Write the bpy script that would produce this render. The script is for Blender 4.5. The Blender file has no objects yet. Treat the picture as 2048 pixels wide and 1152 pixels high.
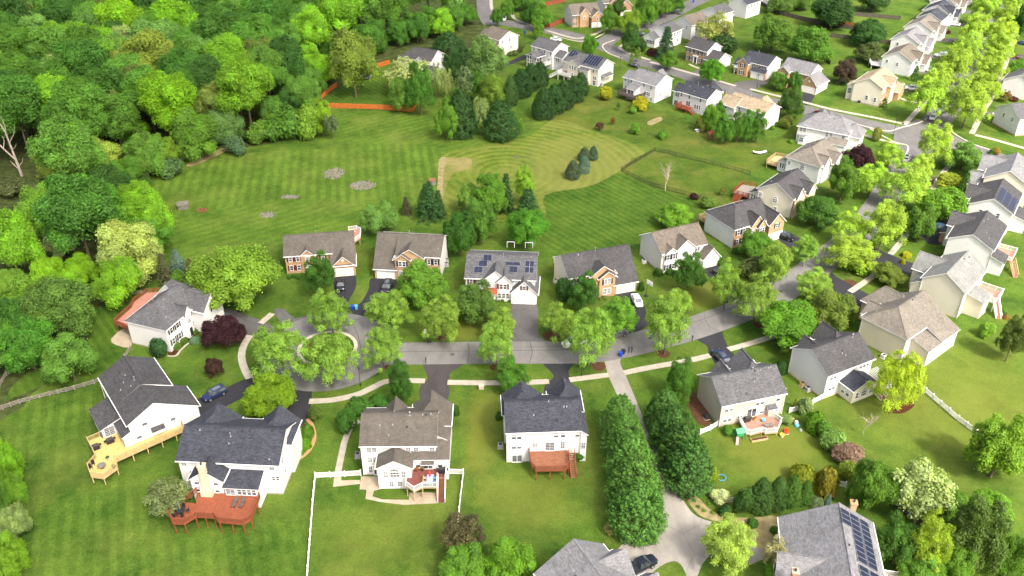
import bpy, math, random
from mathutils import Vector, Matrix
from mathutils.geometry import tessellate_polygon
sc = bpy.context.scene
COL = sc.collection
R = math.radians
rnd = random.Random(11)

# ------------------------------------------------------------------ camera, sky, sun, exposure
CAM_H, CAM_F, CAM_P = 110.0, 1800.0, R(32.35)
cam = bpy.data.objects.new('camera', bpy.data.cameras.new('camera'))
cam.location = (0, 0, CAM_H)
cam.rotation_euler = (math.pi / 2 - CAM_P, 0, 0)
cam.data.sensor_width = 36
cam.data.lens = 36 * CAM_F / 2048
cam.data.clip_end = 4000
COL.objects.link(cam)
sc.camera = cam

SUN_EL, SUN_AZ = R(50), R(-55)          # azimuth measured from +x towards +y: where the sun stands
world = bpy.data.worlds.new('World')
sc.world = world
world.use_nodes = True
wn = world.node_tree.nodes
sky = wn.new('ShaderNodeTexSky')
sky.sky_type = 'NISHITA'
sky.sun_disc = False
sky.sun_elevation = SUN_EL
sky.sun_rotation = math.pi / 2 - SUN_AZ
sky.air_density, sky.dust_density, sky.ozone_density = .55, 8.0, .2
world.node_tree.links.new(sky.outputs[0], wn['Background'].inputs[0])
wn['Background'].inputs[1].default_value = 0.15
sd = bpy.data.lights.new('sun', 'SUN')
sd.energy, sd.angle, sd.color = 2.4, R(5.0), (1, 0.95, 0.86)
sun = bpy.data.objects.new('sun', sd)
dv = Vector((math.cos(SUN_EL) * math.cos(SUN_AZ), math.cos(SUN_EL) * math.sin(SUN_AZ), math.sin(SUN_EL)))
sun.rotation_euler = dv.to_track_quat('Z', 'Y').to_euler()
COL.objects.link(sun)
vs = sc.view_settings
vs.view_transform, vs.look, vs.exposure, vs.gamma = 'Standard', 'None', 1.44, 1.0
try:
    sc.cycles.max_bounces, sc.cycles.diffuse_bounces, sc.cycles.glossy_bounces = 5, 3, 2
    sc.cycles.transparent_max_bounces = 6
    sc.cycles.use_denoising = True
except Exception:
    pass

# ------------------------------------------------------------------ small helpers
def at(px, py, z=0.0):
    """the point of the place at height z that the photograph shows at pixel px, py (2048 wide)"""
    a, b = (px - 1024) / CAM_F, -(py - 576) / CAM_F
    dy = math.cos(CAM_P) + b * math.sin(CAM_P)
    dz = -math.sin(CAM_P) + b * math.cos(CAM_P)
    t = (z - CAM_H) / dz
    return Vector((a * t, dy * t, z))

def mpp(px, py, z=0.0):
    p = at(px, py, z)
    return (p.y * math.cos(CAM_P) - (z - CAM_H) * math.sin(CAM_P)) / CAM_F

def tag(o, label=None, cat=None, group=None, kind=None):
    if label: o['label'] = label
    if cat: o['category'] = cat
    if group: o['group'] = group
    if kind: o['kind'] = kind
    return o

def empty(name, loc=(0, 0, 0), rz=0.0):
    o = bpy.data.objects.new(name, None)
    o.empty_display_size = 0.2
    o.location = loc
    o.rotation_euler = (0, 0, rz)
    COL.objects.link(o)
    return o

def inst(name, me, parent=None, loc=(0, 0, 0), rz=0.0, scale=None, color=None):
    o = bpy.data.objects.new(name, me)
    COL.objects.link(o)
    o.parent = parent
    o.location = loc
    if rz: o.rotation_euler = (0, 0, rz)
    if scale: o.scale = scale
    if color: o.color = (*color, 1)
    return o

class MB:
    """collects faces and turns them into one mesh"""
    def __init__(s):
        s.v, s.f, s.m = [], [], []
    def poly(s, pts, mi=0):
        n = len(s.v)
        s.v += [tuple(p) for p in pts]
        s.f.append(tuple(range(n, n + len(pts))))
        s.m.append(mi)
    def box(s, x0, x1, y0, y1, z0, z1, mi=0, bottom=True):
        n = len(s.v)
        s.v += [(x0, y0, z0), (x1, y0, z0), (x1, y1, z0), (x0, y1, z0), (x0, y0, z1), (x1, y0, z1), (x1, y1, z1), (x0, y1, z1)]
        fs = [(4, 5, 6, 7), (0, 1, 5, 4), (1, 2, 6, 5), (2, 3, 7, 6), (3, 0, 4, 7)]
        if bottom: fs.append((3, 2, 1, 0))
        s.f += [tuple(n + i for i in f) for f in fs]
        s.m += [mi] * len(fs)
    def prism(s, pts, z0, z1, mi=0, bottom=False):
        """upright prism over a convex or simple outline"""
        n = len(s.v); k = len(pts)
        ar = sum(pts[i][0] * pts[(i + 1) % k][1] - pts[(i + 1) % k][0] * pts[i][1] for i in range(k))
        if ar < 0: pts = list(reversed(pts))
        s.v += [(p[0], p[1], z0) for p in pts] + [(p[0], p[1], z1) for p in pts]
        for i in range(k):
            j = (i + 1) % k
            s.f.append((n + i, n + j, n + k + j, n + k + i)); s.m.append(mi)
        tri = [(0, 1, 2)] if k == 3 else tessellate_polygon([[Vector((p[0], p[1], 0)) for p in pts]])
        if k == 4:
            s.f.append((n + k, n + k + 1, n + k + 2, n + k + 3)); s.m.append(mi)
            if bottom: s.f.append((n + 3, n + 2, n + 1, n)); s.m.append(mi)
        else:
            for t in tri:
                a, b, c = [Vector((pts[q][0], pts[q][1], 0)) for q in t]
                if (b - a).cross(c - a).z < 0: t = (t[0], t[2], t[1])
                s.f.append(tuple(n + k + q for q in t)); s.m.append(mi)
    def bar(s, a, b, w, h=None, mi=0):
        """a square bar from a to b"""
        a, b = Vector(a), Vector(b); h = h or w
        d = (b - a)
        if d.length < 1e-6: return
        d.normalize()
        u = d.cross(Vector((0, 0, 1)))
        u = Vector((1, 0, 0)) if u.length < 1e-3 else u.normalized()
        v = u.cross(d)
        n = len(s.v)
        for p in (a, b):
            for i, j in ((-1, -1), (1, -1), (1, 1), (-1, 1)):
                s.v.append(tuple(p + u * (i * w / 2) + v * (j * h / 2)))
        for f in ((0, 1, 5, 4), (1, 2, 6, 5), (2, 3, 7, 6), (3, 0, 4, 7), (3, 2, 1, 0), (4, 5, 6, 7)):
            s.f.append(tuple(n + i for i in f)); s.m.append(mi)
    def tube(s, pts, rads, k=6, mi=0):
        n0 = len(s.v); N = len(pts)
        for i, p in enumerate(pts):
            p = Vector(p)
            d = (Vector(pts[min(i + 1, N - 1)]) - Vector(pts[max(i - 1, 0)])).normalized()
            u = d.cross(Vector((0.31, 0.95, 0.1))).normalized(); v = d.cross(u)
            for j in range(k):
                t = 2 * math.pi * j / k
                s.v.append(tuple(p + (u * math.cos(t) + v * math.sin(t)) * rads[i]))
        for i in range(N - 1):
            for j in range(k):
                a, b = n0 + i * k + j, n0 + i * k + (j + 1) % k
                s.f.append((a, b, b + k, a + k)); s.m.append(mi)
        s.f.append(tuple(n0 + (N - 1) * k + j for j in range(k))); s.m.append(mi)
    def lathe(s, prof, k=12, c=(0, 0), mi=0):
        n0 = len(s.v)
        for r, z in prof:
            for j in range(k):
                t = 2 * math.pi * j / k
                s.v.append((c[0] + r * math.cos(t), c[1] + r * math.sin(t), z))
        for i in range(len(prof) - 1):
            for j in range(k):
                a, b = n0 + i * k + j, n0 + i * k + (j + 1) % k
                s.f.append((a, b, b + k, a + k)); s.m.append(mi)
        if prof[-1][0] > 1e-4:
            s.f.append(tuple(n0 + (len(prof) - 1) * k + j for j in range(k))); s.m.append(mi)
    def mesh(s, name, mats, smooth=False):
        me = bpy.data.meshes.new(name)
        me.from_pydata(s.v, [], s.f)
        for m in (mats if isinstance(mats, (list, tuple)) else [mats]): me.materials.append(m)
        if any(s.m): me.polygons.foreach_set('material_index', s.m)
        if smooth: me.polygons.foreach_set('use_smooth', [True] * len(s.f))
        me.update()
        return me
    def build(s, name, mats, parent=None, loc=(0, 0, 0), rz=0.0, smooth=False, color=None):
        return inst(name, s.mesh(name, mats, smooth), parent, loc, rz, color=color)

def copy_tree(o, parent=None):
    c = o.copy(); COL.objects.link(c); c.parent = parent
    for ch in o.children: copy_tree(ch, c)
    return c

# ------------------------------------------------------------------ materials (all procedural)
class NT:
    def __init__(s, name):
        s.mat = bpy.data.materials.new(name); s.mat.use_nodes = True
        s.t = s.mat.node_tree; s.b = s.t.nodes['Principled BSDF']
        s.out = s.t.nodes['Material Output']
    def n(s, typ, **kw):
        o = s.t.nodes.new('ShaderNode' + typ)
        for k, v in kw.items():
            if k in ('i',):
                for kk, vv in v.items(): o.inputs[kk].default_value = vv
            else: setattr(o, k, v)
        return o
    def l(s, a, b): s.t.links.new(a, b)
    def noise(s, scale, co=None, detail=3, rough=.6, out='Fac'):
        o = s.n('TexNoise', i={'Scale': scale, 'Detail': detail, 'Roughness': rough})
        if co is not None: s.l(co, o.inputs['Vector'])
        return o.outputs[out]
    def ramp(s, fac, stops):
        o = s.n('ValToRGB'); e = o.color_ramp.elements
        while len(e) < len(stops): e.new(0.5)
        for el, (p, c) in zip(e, stops): el.position = p; el.color = (*c, 1)
        s.l(fac, o.inputs[0]); return o.outputs[0]
    def mix(s, fac, a, b, mode='MIX'):
        o = s.n('Mix', data_type='RGBA', blend_type=mode)
        for sock, v in ((o.inputs[0], fac), (o.inputs[6], a), (o.inputs[7], b)):
            if hasattr(v, 'links') or hasattr(v, 'is_linked'): s.l(v, sock)
            elif isinstance(v, (tuple, list)): sock.default_value = (*v, 1)
            else: sock.default_value = v
        return o.outputs[2]
    def math(s, op, a, b=None, c=None, clamp=False):
        o = s.n('Math', operation=op, use_clamp=clamp)
        for i, v in enumerate((a, b, c)):
            if v is None: continue
            if hasattr(v, 'is_linked'): s.l(v, o.inputs[i])
            else: o.inputs[i].default_value = v
        return o.outputs[0]
    def co(s, kind='Object'):
        return s.n('TexCoord').outputs[kind]
    def geo(s):
        return s.n('NewGeometry').outputs['Position']
    def mapping(s, vec, loc=(0, 0, 0), rot=(0, 0, 0), scale=(1, 1, 1)):
        o = s.n('Mapping'); o.inputs[1].default_value = loc; o.inputs[2].default_value = rot; o.inputs[3].default_value = scale
        s.l(vec, o.inputs[0]); return o.outputs[0]
    def bump(s, h, strength=.3, dist=.02):
        o = s.n('Bump', i={'Strength': strength, 'Distance': dist}); s.l(h, o.inputs['Height'])
        s.l(o.outputs[0], s.b.inputs['Normal'])
    def fin(s, col=None, rough=.8, spec=.3, metal=0.0):
        if col is not None:
            if hasattr(col, 'is_linked'): s.l(col, s.b.inputs['Base Color'])
            else: s.b.inputs['Base Color'].default_value = (*col, 1)
        s.b.inputs['Roughness'].default_value = rough
        s.b.inputs['Specular IOR Level'].default_value = spec
        s.b.inputs['Metallic'].default_value = metal
        return s.mat

def plain(name, col, rough=.7, var=.12, scale=3.0, spec=.3, metal=0.0):
    t = NT(name); c = t.geo()
    f = t.noise(scale, c)
    lo = tuple(x * (1 - var) for x in col); hi = tuple(min(1, x * (1 + var)) for x in col)
    return t.fin(t.ramp(f, [(.3, lo), (.7, hi)]), rough, spec, metal)

def grass(name, dark, light, dry=None, stripe=None, dry_amt=.5, arc=None, patch=9.0, dry_spots=()):
    """mown grass: blades, clumps, dry patches and, where mown in lanes, alternating lanes. stripe=(angle, lane width, strength)"""
    t = NT(name); g = t.geo()
    big = t.noise(1 / patch, g, 4, .55)
    mid = t.noise(.8, g, 5, .7)
    fine = t.noise(6.0, g, 4, .8)
    c = t.ramp(big, [(.36, dark), (.64, light)])
    m2 = t.ramp(mid, [(.3, (.78, .8, .75)), (.7, (1.16, 1.14, 1.1))])
    c = t.mix(1.0, c, m2, 'MULTIPLY')
    wd = t.ramp(t.noise(.33, t.mapping(g, loc=(40, 9, 3)), 5, .75), [(.45, (0,) * 3), (.72, (.6,) * 3)])
    c = t.mix(wd, c, (light[0] * 1.5, light[1] * 1.2, light[2] * 1.3))
    m3 = t.ramp(fine, [(.3, (.60, .63, .58)), (.7, (1.36, 1.32, 1.28))])
    c = t.mix(1.0, c, t.ramp(t.noise(2.3, g, 4, .75), [(.32, (.70, .74, .68)), (.68, (1.26, 1.22, 1.2))]), 'MULTIPLY')
    c = t.mix(1.0, c, m3, 'MULTIPLY')
    def lanes(v, strength, width):
        wob = t.noise(.25, g, 2)
        ph = t.math('ADD', t.math('MULTIPLY', v, 2 * math.pi / width), t.math('MULTIPLY', wob, 4.0))
        sgn = t.math('SINE', ph)
        sm = t.math('MULTIPLY_ADD', sgn, 1.6, 0.5, clamp=True)
        amp = t.math('MULTIPLY', t.ramp(t.noise(.05, g, 2), [(.3, (.3,) * 3), (.6, (1,) * 3)]), strength)
        return t.mix(amp, c, t.mix(sm, t.mix(1.0, c, (.66, .72, .62), 'MULTIPLY'), t.mix(1.0, c, (1.42, 1.32, 1.35), 'MULTIPLY')))
    if stripe:
        sep = t.n('SeparateXYZ'); t.l(t.mapping(g, rot=(0, 0, stripe[0])), sep.inputs[0])
        c = lanes(sep.outputs[0], stripe[2], stripe[1])
    if arc:
        dd = t.n('VectorMath', operation='DISTANCE'); t.l(g, dd.inputs[0]); dd.inputs[1].default_value = (arc[0], arc[1], 0)
        c = lanes(dd.outputs['Value'], arc[3], arc[2])
    if dry:
        f = t.ramp(t.noise(.07, t.mapping(g, loc=(17, 5, 0)), 5, .65), [(.48, (0,) * 3), (.7, (dry_amt,) * 3)])
        c = t.mix(f, c, t.mix(1.0, dry, m3, 'MULTIPLY'))
    for (x, y, rx, ry, amt, col) in dry_spots:
        mp = t.mapping(g, loc=(-x / rx, -y / ry, 0), scale=(1 / rx, 1 / ry, 0))
        ln = t.n('VectorMath', operation='LENGTH'); t.l(mp, ln.inputs[0])
        e = t.math('ADD', ln.outputs['Value'], t.math('MULTIPLY_ADD', t.noise(.18, g, 4, .7), 1.1, -.55))
        f = t.math('MULTIPLY', t.math('MULTIPLY_ADD', e, -1.6, 1.7, clamp=True), amt)
        c = t.mix(f, c, t.mix(1.0, col, m3, 'MULTIPLY'))
    t.bump(fine, .5, .06)
    return t.fin(c, .95, .1)

GD, GL, GY = (.029, .072, .009), (.068, .126, .017), (.155, .160, .036)
M = {}
a_arc = at(1010, 345); dry1 = at(1170, 345); dry2 = at(1290, 262); dry3 = at(960, 840); dryR = at(1900, 800)
def spots(*L): return [(at(a, b).x, at(a, b).y, rx, ry, k, (.125, .140, .024)) for a, b, rx, ry, k in L]
M['lawn'] = grass('lawn_grass', GD, GL, GY, dry_amt=.35, dry_spots=spots((1900, 800, 30, 26, .45), (965, 860, 4, 16, .75), (1060, 1000, 10, 9, .5), (1540, 900, 11, 12, .7), (930, 660, 12, 5, .7), (1395, 590, 9, 8, .7), (770, 1060, 12, 9, .3), (1160, 880, 4, 12, .3)))
M['lawn_stripes'] = grass('lawn_mown_in_lanes', GD, GL, GY, stripe=(R(-20), 2.3, .36), dry_amt=.25)
M['meadow'] = grass('meadow_grass_mown_in_lanes', (.044, .092, .010), (.074, .138, .018), (.14, .160, .035), stripe=(R(-9), 2.7, .42), dry_amt=.35)
M['meadow_plain'] = grass('meadow_grass', (.040, .090, .010), (.076, .138, .018), (.14, .160, .035), stripe=(R(55), 2.6, .3), dry_amt=.5)
M['arcs'] = grass('meadow_grass_mown_in_arcs', (.064, .108, .014), (.100, .145, .022), (.17, .165, .05), arc=(a_arc.x, a_arc.y, 2.7, .55), dry_amt=.6,
                  dry_spots=[(dry1.x, dry1.y, 24, 34, .55, (.150, .158, .042))])
M['yard_dark'] = grass('deep_green_yard_grass', (.028, .070, .008), (.058, .110, .014), stripe=(R(-38), 1.9, .45))  # darker green grass with mown lanes
M['far_lawn'] = grass('far_lawn_grass', (.034, .072, .009), (.066, .108, .015), (.15, .14, .035), dry_amt=.55)
M['dry_strip'] = grass('dry_verge_grass', (.058, .086, .014), (.090, .110, .022), (.19, .15, .055), dry_amt=.8, patch=4)
M['tan_patch'] = grass('thin_tan_grass', (.105, .125, .026), (.165, .165, .055), (.24, .205, .10), dry_amt=.9, patch=3)
M['forest_floor'] = plain('forest_floor_litter', (.045, .060, .018), .95, .5, .4, .05)
M['bare_soil'] = plain('bare_straw_soil', (.215, .185, .09), .95, .3, .8, .05)
M['mulch'] = plain('bark_mulch', (.075, .038, .022), .95, .45, 3, .05)
M['red_mulch'] = plain('red_brown_mulch', (.060, .022, .012), .95, .4, 3, .05)

def asphalt(name, col, var=.16, cracks=.4):
    t = NT(name); g = t.geo()
    a = t.noise(.12, g, 4, .6); b = t.noise(14, g, 3, .7); st = t.noise(.5, t.mapping(g, scale=(1, .25, 1)), 4, .7)
    c = t.ramp(a, [(.3, tuple(x * (1 - var) for x in col)), (.7, tuple(x * (1 + var) for x in col))])
    c = t.mix(1.0, c, t.ramp(b, [(.3, (.85,) * 3), (.7, (1.15,) * 3)]), 'MULTIPLY')
    c = t.mix(1.0, c, t.ramp(st, [(.35, (.88,) * 3), (.65, (1.08,) * 3)]), 'MULTIPLY')
    if cracks:
        vo = t.n('TexVoronoi', feature='DISTANCE_TO_EDGE', i={'Scale': .11, 'Randomness': 1.0})
        t.l(t.mapping(g, loc=(3, 7, 0)), vo.inputs['Vector'])
        k = t.ramp(vo.outputs['Distance'], [(.0, (1,) * 3), (.012, (0,) * 3)])
        c = t.mix(t.math('MULTIPLY', k, cracks), c, tuple(x * .45 for x in col))
    t.bump(b, .25, .01)
    return t.fin(c, .9, .25)
M['road'] = asphalt('worn_grey_asphalt', (.150, .148, .140))
M['road_dark'] = asphalt('grey_asphalt', (.120, .118, .115))
M['drive_black'] = asphalt('fresh_black_asphalt', (.024, .025, .029), .12, 0)
M['drive_grey'] = asphalt('faded_driveway_asphalt', (.088, .086, .084), .25)
M['drive_brown'] = asphalt('brown_grey_driveway_asphalt', (.050, .044, .043), .12, 0)
M['drive_pale'] = asphalt('pale_worn_asphalt', (.245, .232, .205), .2)
M['concrete'] = plain('pale_concrete', (.33, .305, .245), .9, .14, .9)
M['curb'] = plain('curb_concrete', (.44, .40, .31), .9, .12, .9)
M['patio'] = plain('patio_concrete', (.33, .28, .20), .9, .2, .5)

def siding(name, col, lap=.2):
    t = NT(name); g = t.co(); sep = t.n('SeparateXYZ'); t.l(g, sep.inputs[0])
    fr = t.math('FRACT', t.math('DIVIDE', sep.outputs[2], lap))
    edge = t.ramp(fr, [(.0, (.74,) * 3), (.16, (1,) * 3), (1.0, (1,) * 3)])
    f = t.noise(.35, t.mapping(g, scale=(1, 1, .4)), 4, .6)
    c = t.mix(1.0, t.ramp(f, [(.3, tuple(x * .93 for x in col)), (.7, col)]), edge, 'MULTIPLY')
    t.bump(fr, .5, .02)
    return t.fin(c, .55, .3)
M['white'] = siding('white_vinyl_siding', (.66, .66, .645))
M['cream'] = siding('cream_vinyl_siding', (.64, .60, .49))
M['beige'] = siding('beige_vinyl_siding', (.50, .455, .375))
M['tan'] = siding('tan_vinyl_siding', (.60, .54, .43))
M['palegrey'] = siding('pale_grey_vinyl_siding', (.66, .66, .63))

def brick(name, a, b, mortar):
    t = NT(name); g = t.co(); sep = t.n('SeparateXYZ'); t.l(g, sep.inputs[0])
    cm = t.n('CombineXYZ'); t.l(t.math('ADD', sep.outputs[0], sep.outputs[1]), cm.inputs[0]); t.l(sep.outputs[2], cm.inputs[1])
    br = t.n('TexBrick', i={'Color1': (*a, 1), 'Color2': (*b, 1), 'Mortar': (*mortar, 1), 'Scale': 1.0, 'Mortar Size': .012, 'Brick Width': .22, 'Row Height': .075})
    t.l(cm.outputs[0], br.inputs['Vector'])
    f = t.noise(.6, g, 3)
    c = t.mix(1.0, br.outputs[0], t.ramp(f, [(.3, (.82,) * 3), (.7, (1.15,) * 3)]), 'MULTIPLY')
    return t.fin(c, .85, .2)
M['brick'] = brick('orange_tan_brick', (.33, .175, .075), (.40, .23, .105), (.42, .34, .24))
M['brick_red'] = brick('red_brown_brick', (.27, .115, .060), (.34, .16, .085), (.40, .32, .24))
M['brick_pale'] = brick('pale_peach_brick', (.58, .40, .25), (.66, .48, .32), (.6, .5, .4))

def shingle(name, col, var=.22):
    t = NT(name); g = t.co(); sep = t.n('SeparateXYZ'); t.l(g, sep.inputs[0])
    row = t.math('DIVIDE', sep.outputs[2], .085)
    fr = t.math('FRACT', row)
    cm = t.n('CombineXYZ'); t.l(sep.outputs[0], cm.inputs[0]); t.l(sep.outputs[1], cm.inputs[1]); t.l(t.math('MULTIPLY', t.math('FLOOR', row), .37), cm.inputs[2])
    vo = t.n('TexVoronoi', i={'Scale': 2.6}); t.l(cm.outputs[0], vo.inputs['Vector'])
    sp = t.n('SeparateColor'); t.l(vo.outputs['Color'], sp.inputs[0])
    c = t.ramp(sp.outputs[0], [(.0, tuple(x * (1 - var) for x in col)), (1.0, tuple(x * (1 + var) for x in col))])
    c = t.mix(1.0, c, t.ramp(t.noise(.22, g, 4, .65), [(.3, (.84,) * 3), (.7, (1.14,) * 3)]), 'MULTIPLY')
    c = t.mix(1.0, c, t.ramp(t.noise(1.2, t.mapping(g, scale=(1, 1, .12)), 4, .7), [(.35, (.86,) * 3), (.65, (1.08,) * 3)]), 'MULTIPLY')
    c = t.mix(1.0, c, t.ramp(fr, [(.0, (.72,) * 3), (.22, (1,) * 3)]), 'MULTIPLY')
    t.bump(fr, .35, .015)
    return t.fin(c, .9, .2)
M['roof_dark'] = shingle('charcoal_blue_shingles', (.042, .046, .058), .34)
M['roof_char'] = shingle('charcoal_shingles', (.060, .060, .062), .26)
M['roof_greybrown'] = shingle('weathered_grey_brown_shingles', (.096, .088, .074), .16)
M['roof_grey'] = shingle('mid_grey_shingles', (.092, .094, .098), .3)
M['roof_light'] = shingle('light_grey_shingles', (.165, .168, .174), .24)
M['roof_taupe'] = shingle('taupe_shingles', (.135, .118, .096), .2)
M['roof_tan'] = shingle('tan_shingles', (.30, .245, .165), .18)
M['roof_warm'] = shingle('warm_grey_shingles', (.150, .137, .115), .2)
M['roof_green'] = shingle('pale_green_grey_shingles', (.175, .182, .172), .18)

def paint(name, col, rough=.5, spec=.4, metal=0): return plain(name, col, rough, .04, 2, spec, metal)
M['trim'] = paint('white_trim_paint', (.74, .74, .72))
M['door_white'] = paint('white_door_paint', (.78, .78, .75))
M['door_cream'] = paint('cream_door_paint', (.70, .66, .56))
M['shutter_black'] = paint('black_shutter_paint', (.022, .022, .026))
M['shutter_red'] = paint('maroon_shutter_paint', (.10, .018, .018))
M['door_red'] = paint('red_door_paint', (.22, .02, .02))
M['dark_metal'] = paint('dark_metal', (.03, .03, .032), .4)
M['metal'] = paint('galvanised_metal', (.45, .46, .47), .35, .5, .8)
M['black_plastic'] = paint('black_plastic', (.018, .018, .020), .5)
M['grey_plastic'] = paint('grey_plastic', (.30, .30, .31), .6)
M['white_plastic'] = paint('white_plastic', (.8, .8, .8), .4)
M['blue_plastic'] = paint('blue_plastic', (.01, .05, .42), .4)
M['sky_plastic'] = paint('light_blue_plastic', (.10, .36, .62), .4)
M['green_plastic'] = paint('green_plastic', (.03, .27, .10), .5)
M['red_plastic'] = paint('red_plastic', (.60, .05, .02), .45)
M['yellow_plastic'] = paint('yellow_plastic', (.62, .42, .05), .45)
M['lilac'] = paint('lilac_cloth', (.42, .36, .62), .8)
M['purple_tarp'] = paint('dusty_pink_tarp', (.32, .25, .24), .8)
M['stone'] = plain('pale_rubble_stone', (.15, .14, .115), .9, .3, 2)
M['wood_red'] = plain('red_stained_wood', (.21, .064, .030), .6, .2, 2)
M['wood_brown'] = plain('brown_stained_wood', (.20, .085, .045), .7, .22, 2)
M['wood_maroon'] = plain('maroon_composite_boards', (.15, .052, .040), .7, .15, 2)
M['wood_rose'] = plain('rose_composite_boards', (.36, .17, .125), .7, .15, 2)
M['wood_yellow'] = plain('new_yellow_pine', (.50, .37, .13), .7, .18, 2)
M['wood_pale'] = plain('pale_treated_wood', (.42, .31, .16), .8, .2, 2)
M['wood_grey'] = plain('weathered_grey_wood', (.22, .20, .165), .9, .25, 2)
M['wood_dark'] = plain('weathered_dark_wood', (.085, .070, .058), .9, .3, 2)
M['wood_orange'] = plain('orange_cedar_boards', (.40, .115, .022), .75, .22, 1.6)
M['wood_redfence'] = plain('red_stained_fence_boards', (.24, .060, .030), .8, .22, 1.6)
M['bark'] = plain('grey_brown_bark', (.105, .085, .062), .95, .35, 4, .05)
M['bark_dead'] = plain('bleached_dead_wood', (.36, .30, .25), .9, .25, 3, .05)

def glass_mat():
    t = NT('window_glass'); g = t.geo()
    f = t.noise(.5, g, 2)
    c = t.ramp(f, [(.35, (.035, .042, .050)), (.62, (.125, .14, .155))])
    return t.fin(c, .06, .8)
M['glass'] = glass_mat()
M['blind'] = plain('white_window_blind', (.48, .49, .49), .25, .1, 4, .6)
def solar_mat():
    t = NT('solar_cells'); g = t.co(); sep = t.n('SeparateXYZ'); t.l(g, sep.inputs[0])
    lx = t.math('LESS_THAN', t.math('FRACT', t.math('DIVIDE', sep.outputs[0], .165)), .07)
    ly = t.math('LESS_THAN', t.math('FRACT', t.math('DIVIDE', sep.outputs[1], .165)), .07)
    c = t.mix(t.math('MAXIMUM', lx, ly), (.010, .014, .034), (.05, .06, .085))
    return t.fin(c, .35, .25)
M['solar'] = solar_mat()
M['solar_frame'] = paint('solar_panel_frame', (.42, .44, .47), .35, .5, .6)

def obj_paint():
    t = NT('car_paint'); oi = t.n('ObjectInfo')
    t.b.inputs['Coat Weight'].default_value = .6; t.b.inputs['Coat Roughness'].default_value = .06
    return t.fin(oi.outputs['Color'], .32, .5)
M['car_paint'] = obj_paint()
M['tyre'] = paint('tyre_rubber', (.015, .015, .016), .8, .2)
M['rim'] = paint('alloy_rim', (.42, .43, .45), .3, .5, .7)
M['lamp'] = paint('clear_lamp_lens', (.70, .72, .74), .15, .7)
M['lamp_red'] = paint('red_lamp_lens', (.35, .01, .01), .2, .6)

def leaf_mat(name, trans=.42, var=.5):
    t = NT(name); oi = t.n('ObjectInfo'); at_ = t.n('Attribute', attribute_name='tint')
    sp = t.n('SeparateColor'); t.l(at_.outputs['Color'], sp.inputs[0])
    g = t.geo(); big = t.noise(.35, g, 3, .6)
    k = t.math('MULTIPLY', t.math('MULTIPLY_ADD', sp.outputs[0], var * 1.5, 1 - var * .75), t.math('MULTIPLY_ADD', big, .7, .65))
    cm = t.n('CombineColor')
    for i in range(3): t.l(k, cm.inputs[i])
    c = t.mix(1.0, oi.outputs['Color'], cm.outputs[0], 'MULTIPLY')
    yl = t.mix(1.0, c, (1.25, 1.14, .7), 'MULTIPLY')
    c = t.mix(t.math('MULTIPLY', sp.outputs[1], .6), c, yl)
    t.fin(c, .62, .25)
    tr = t.n('BsdfTranslucent'); t.l(t.mix(1.0, c, (1.45, 1.4, .68), 'MULTIPLY'), tr.inputs[0])
    mx = t.n('MixShader', i={0: trans}); t.l(t.b.outputs[0], mx.inputs[1]); t.l(tr.outputs[0], mx.inputs[2])
    t.l(mx.outputs[0], t.out.inputs[0])
    return t.mat
M['leaf'] = leaf_mat('tree_leaves')
M['needle'] = leaf_mat('evergreen_needles', .2, .6)

# ------------------------------------------------------------------ ground, roads, drives, pavements
def smooth_line(pts, k=6, closed=False):
    out = []; n = len(pts)
    P = [Vector((p[0], p[1])) for p in pts]
    rng = n if closed else n - 1
    for i in range(rng):
        p0 = P[(i - 1) % n] if closed or i > 0 else P[0]
        p1, p2 = P[i], P[(i + 1) % n]
        p3 = P[(i + 2) % n] if closed or i + 2 < n else P[-1]
        for j in range(k):
            t = j / k
            out.append(.5 * ((2 * p1) + (p2 - p0) * t + (2 * p0 - 5 * p1 + 4 * p2 - p3) * t * t + (3 * p1 - p0 - 3 * p2 + p3) * t ** 3))
    if not closed: out.append(P[-1])
    return [(p.x, p.y) for p in out]

def gpx(pts): return [tuple(at(*p)[:2]) for p in pts]

def sheet(name, pts, z, mat, smooth=0, kind='structure', thick=0.0):
    """a flat area of ground with the given outline (world metres)"""
    if smooth: pts = smooth_line(pts, smooth, True)
    mb = MB()
    mb.prism(pts, z - max(thick, .003), z)
    if not thick:                                   # keep only the top
        k = len(pts); mb.f = mb.f[k:]; mb.m = mb.m[k:]
    return tag(mb.build(name, mat), kind=kind)

def offset_line(line, d):
    out = []; n = len(line)
    for i, p in enumerate(line):
        a = Vector(line[max(i - 1, 0)]); b = Vector(line[min(i + 1, n - 1)])
        t = (b - a).normalized()
        out.append((p[0] - t.y * d, p[1] + t.x * d))
    return out

def strip_mb(line, w, z0, z1):
    mb = MB(); L, Rr = offset_line(line, w / 2), offset_line(line, -w / 2)
    for i in range(len(line) - 1):
        mb.poly([(*Rr[i], z1), (*Rr[i + 1], z1), (*L[i + 1], z1), (*L[i], z1)])
        if z1 - z0 > .01:
            mb.poly([(*L[i], z0), (*L[i], z1), (*L[i + 1], z1), (*L[i + 1], z0)])
            mb.poly([(*Rr[i], z1), (*Rr[i], z0), (*Rr[i + 1], z0), (*Rr[i + 1], z1)])
    return mb

def road(name, px, w, z, mat, k=6):
    return tag(strip_mb(smooth_line(gpx(px), k), w, z, z).build(name, mat), kind='structure')

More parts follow.
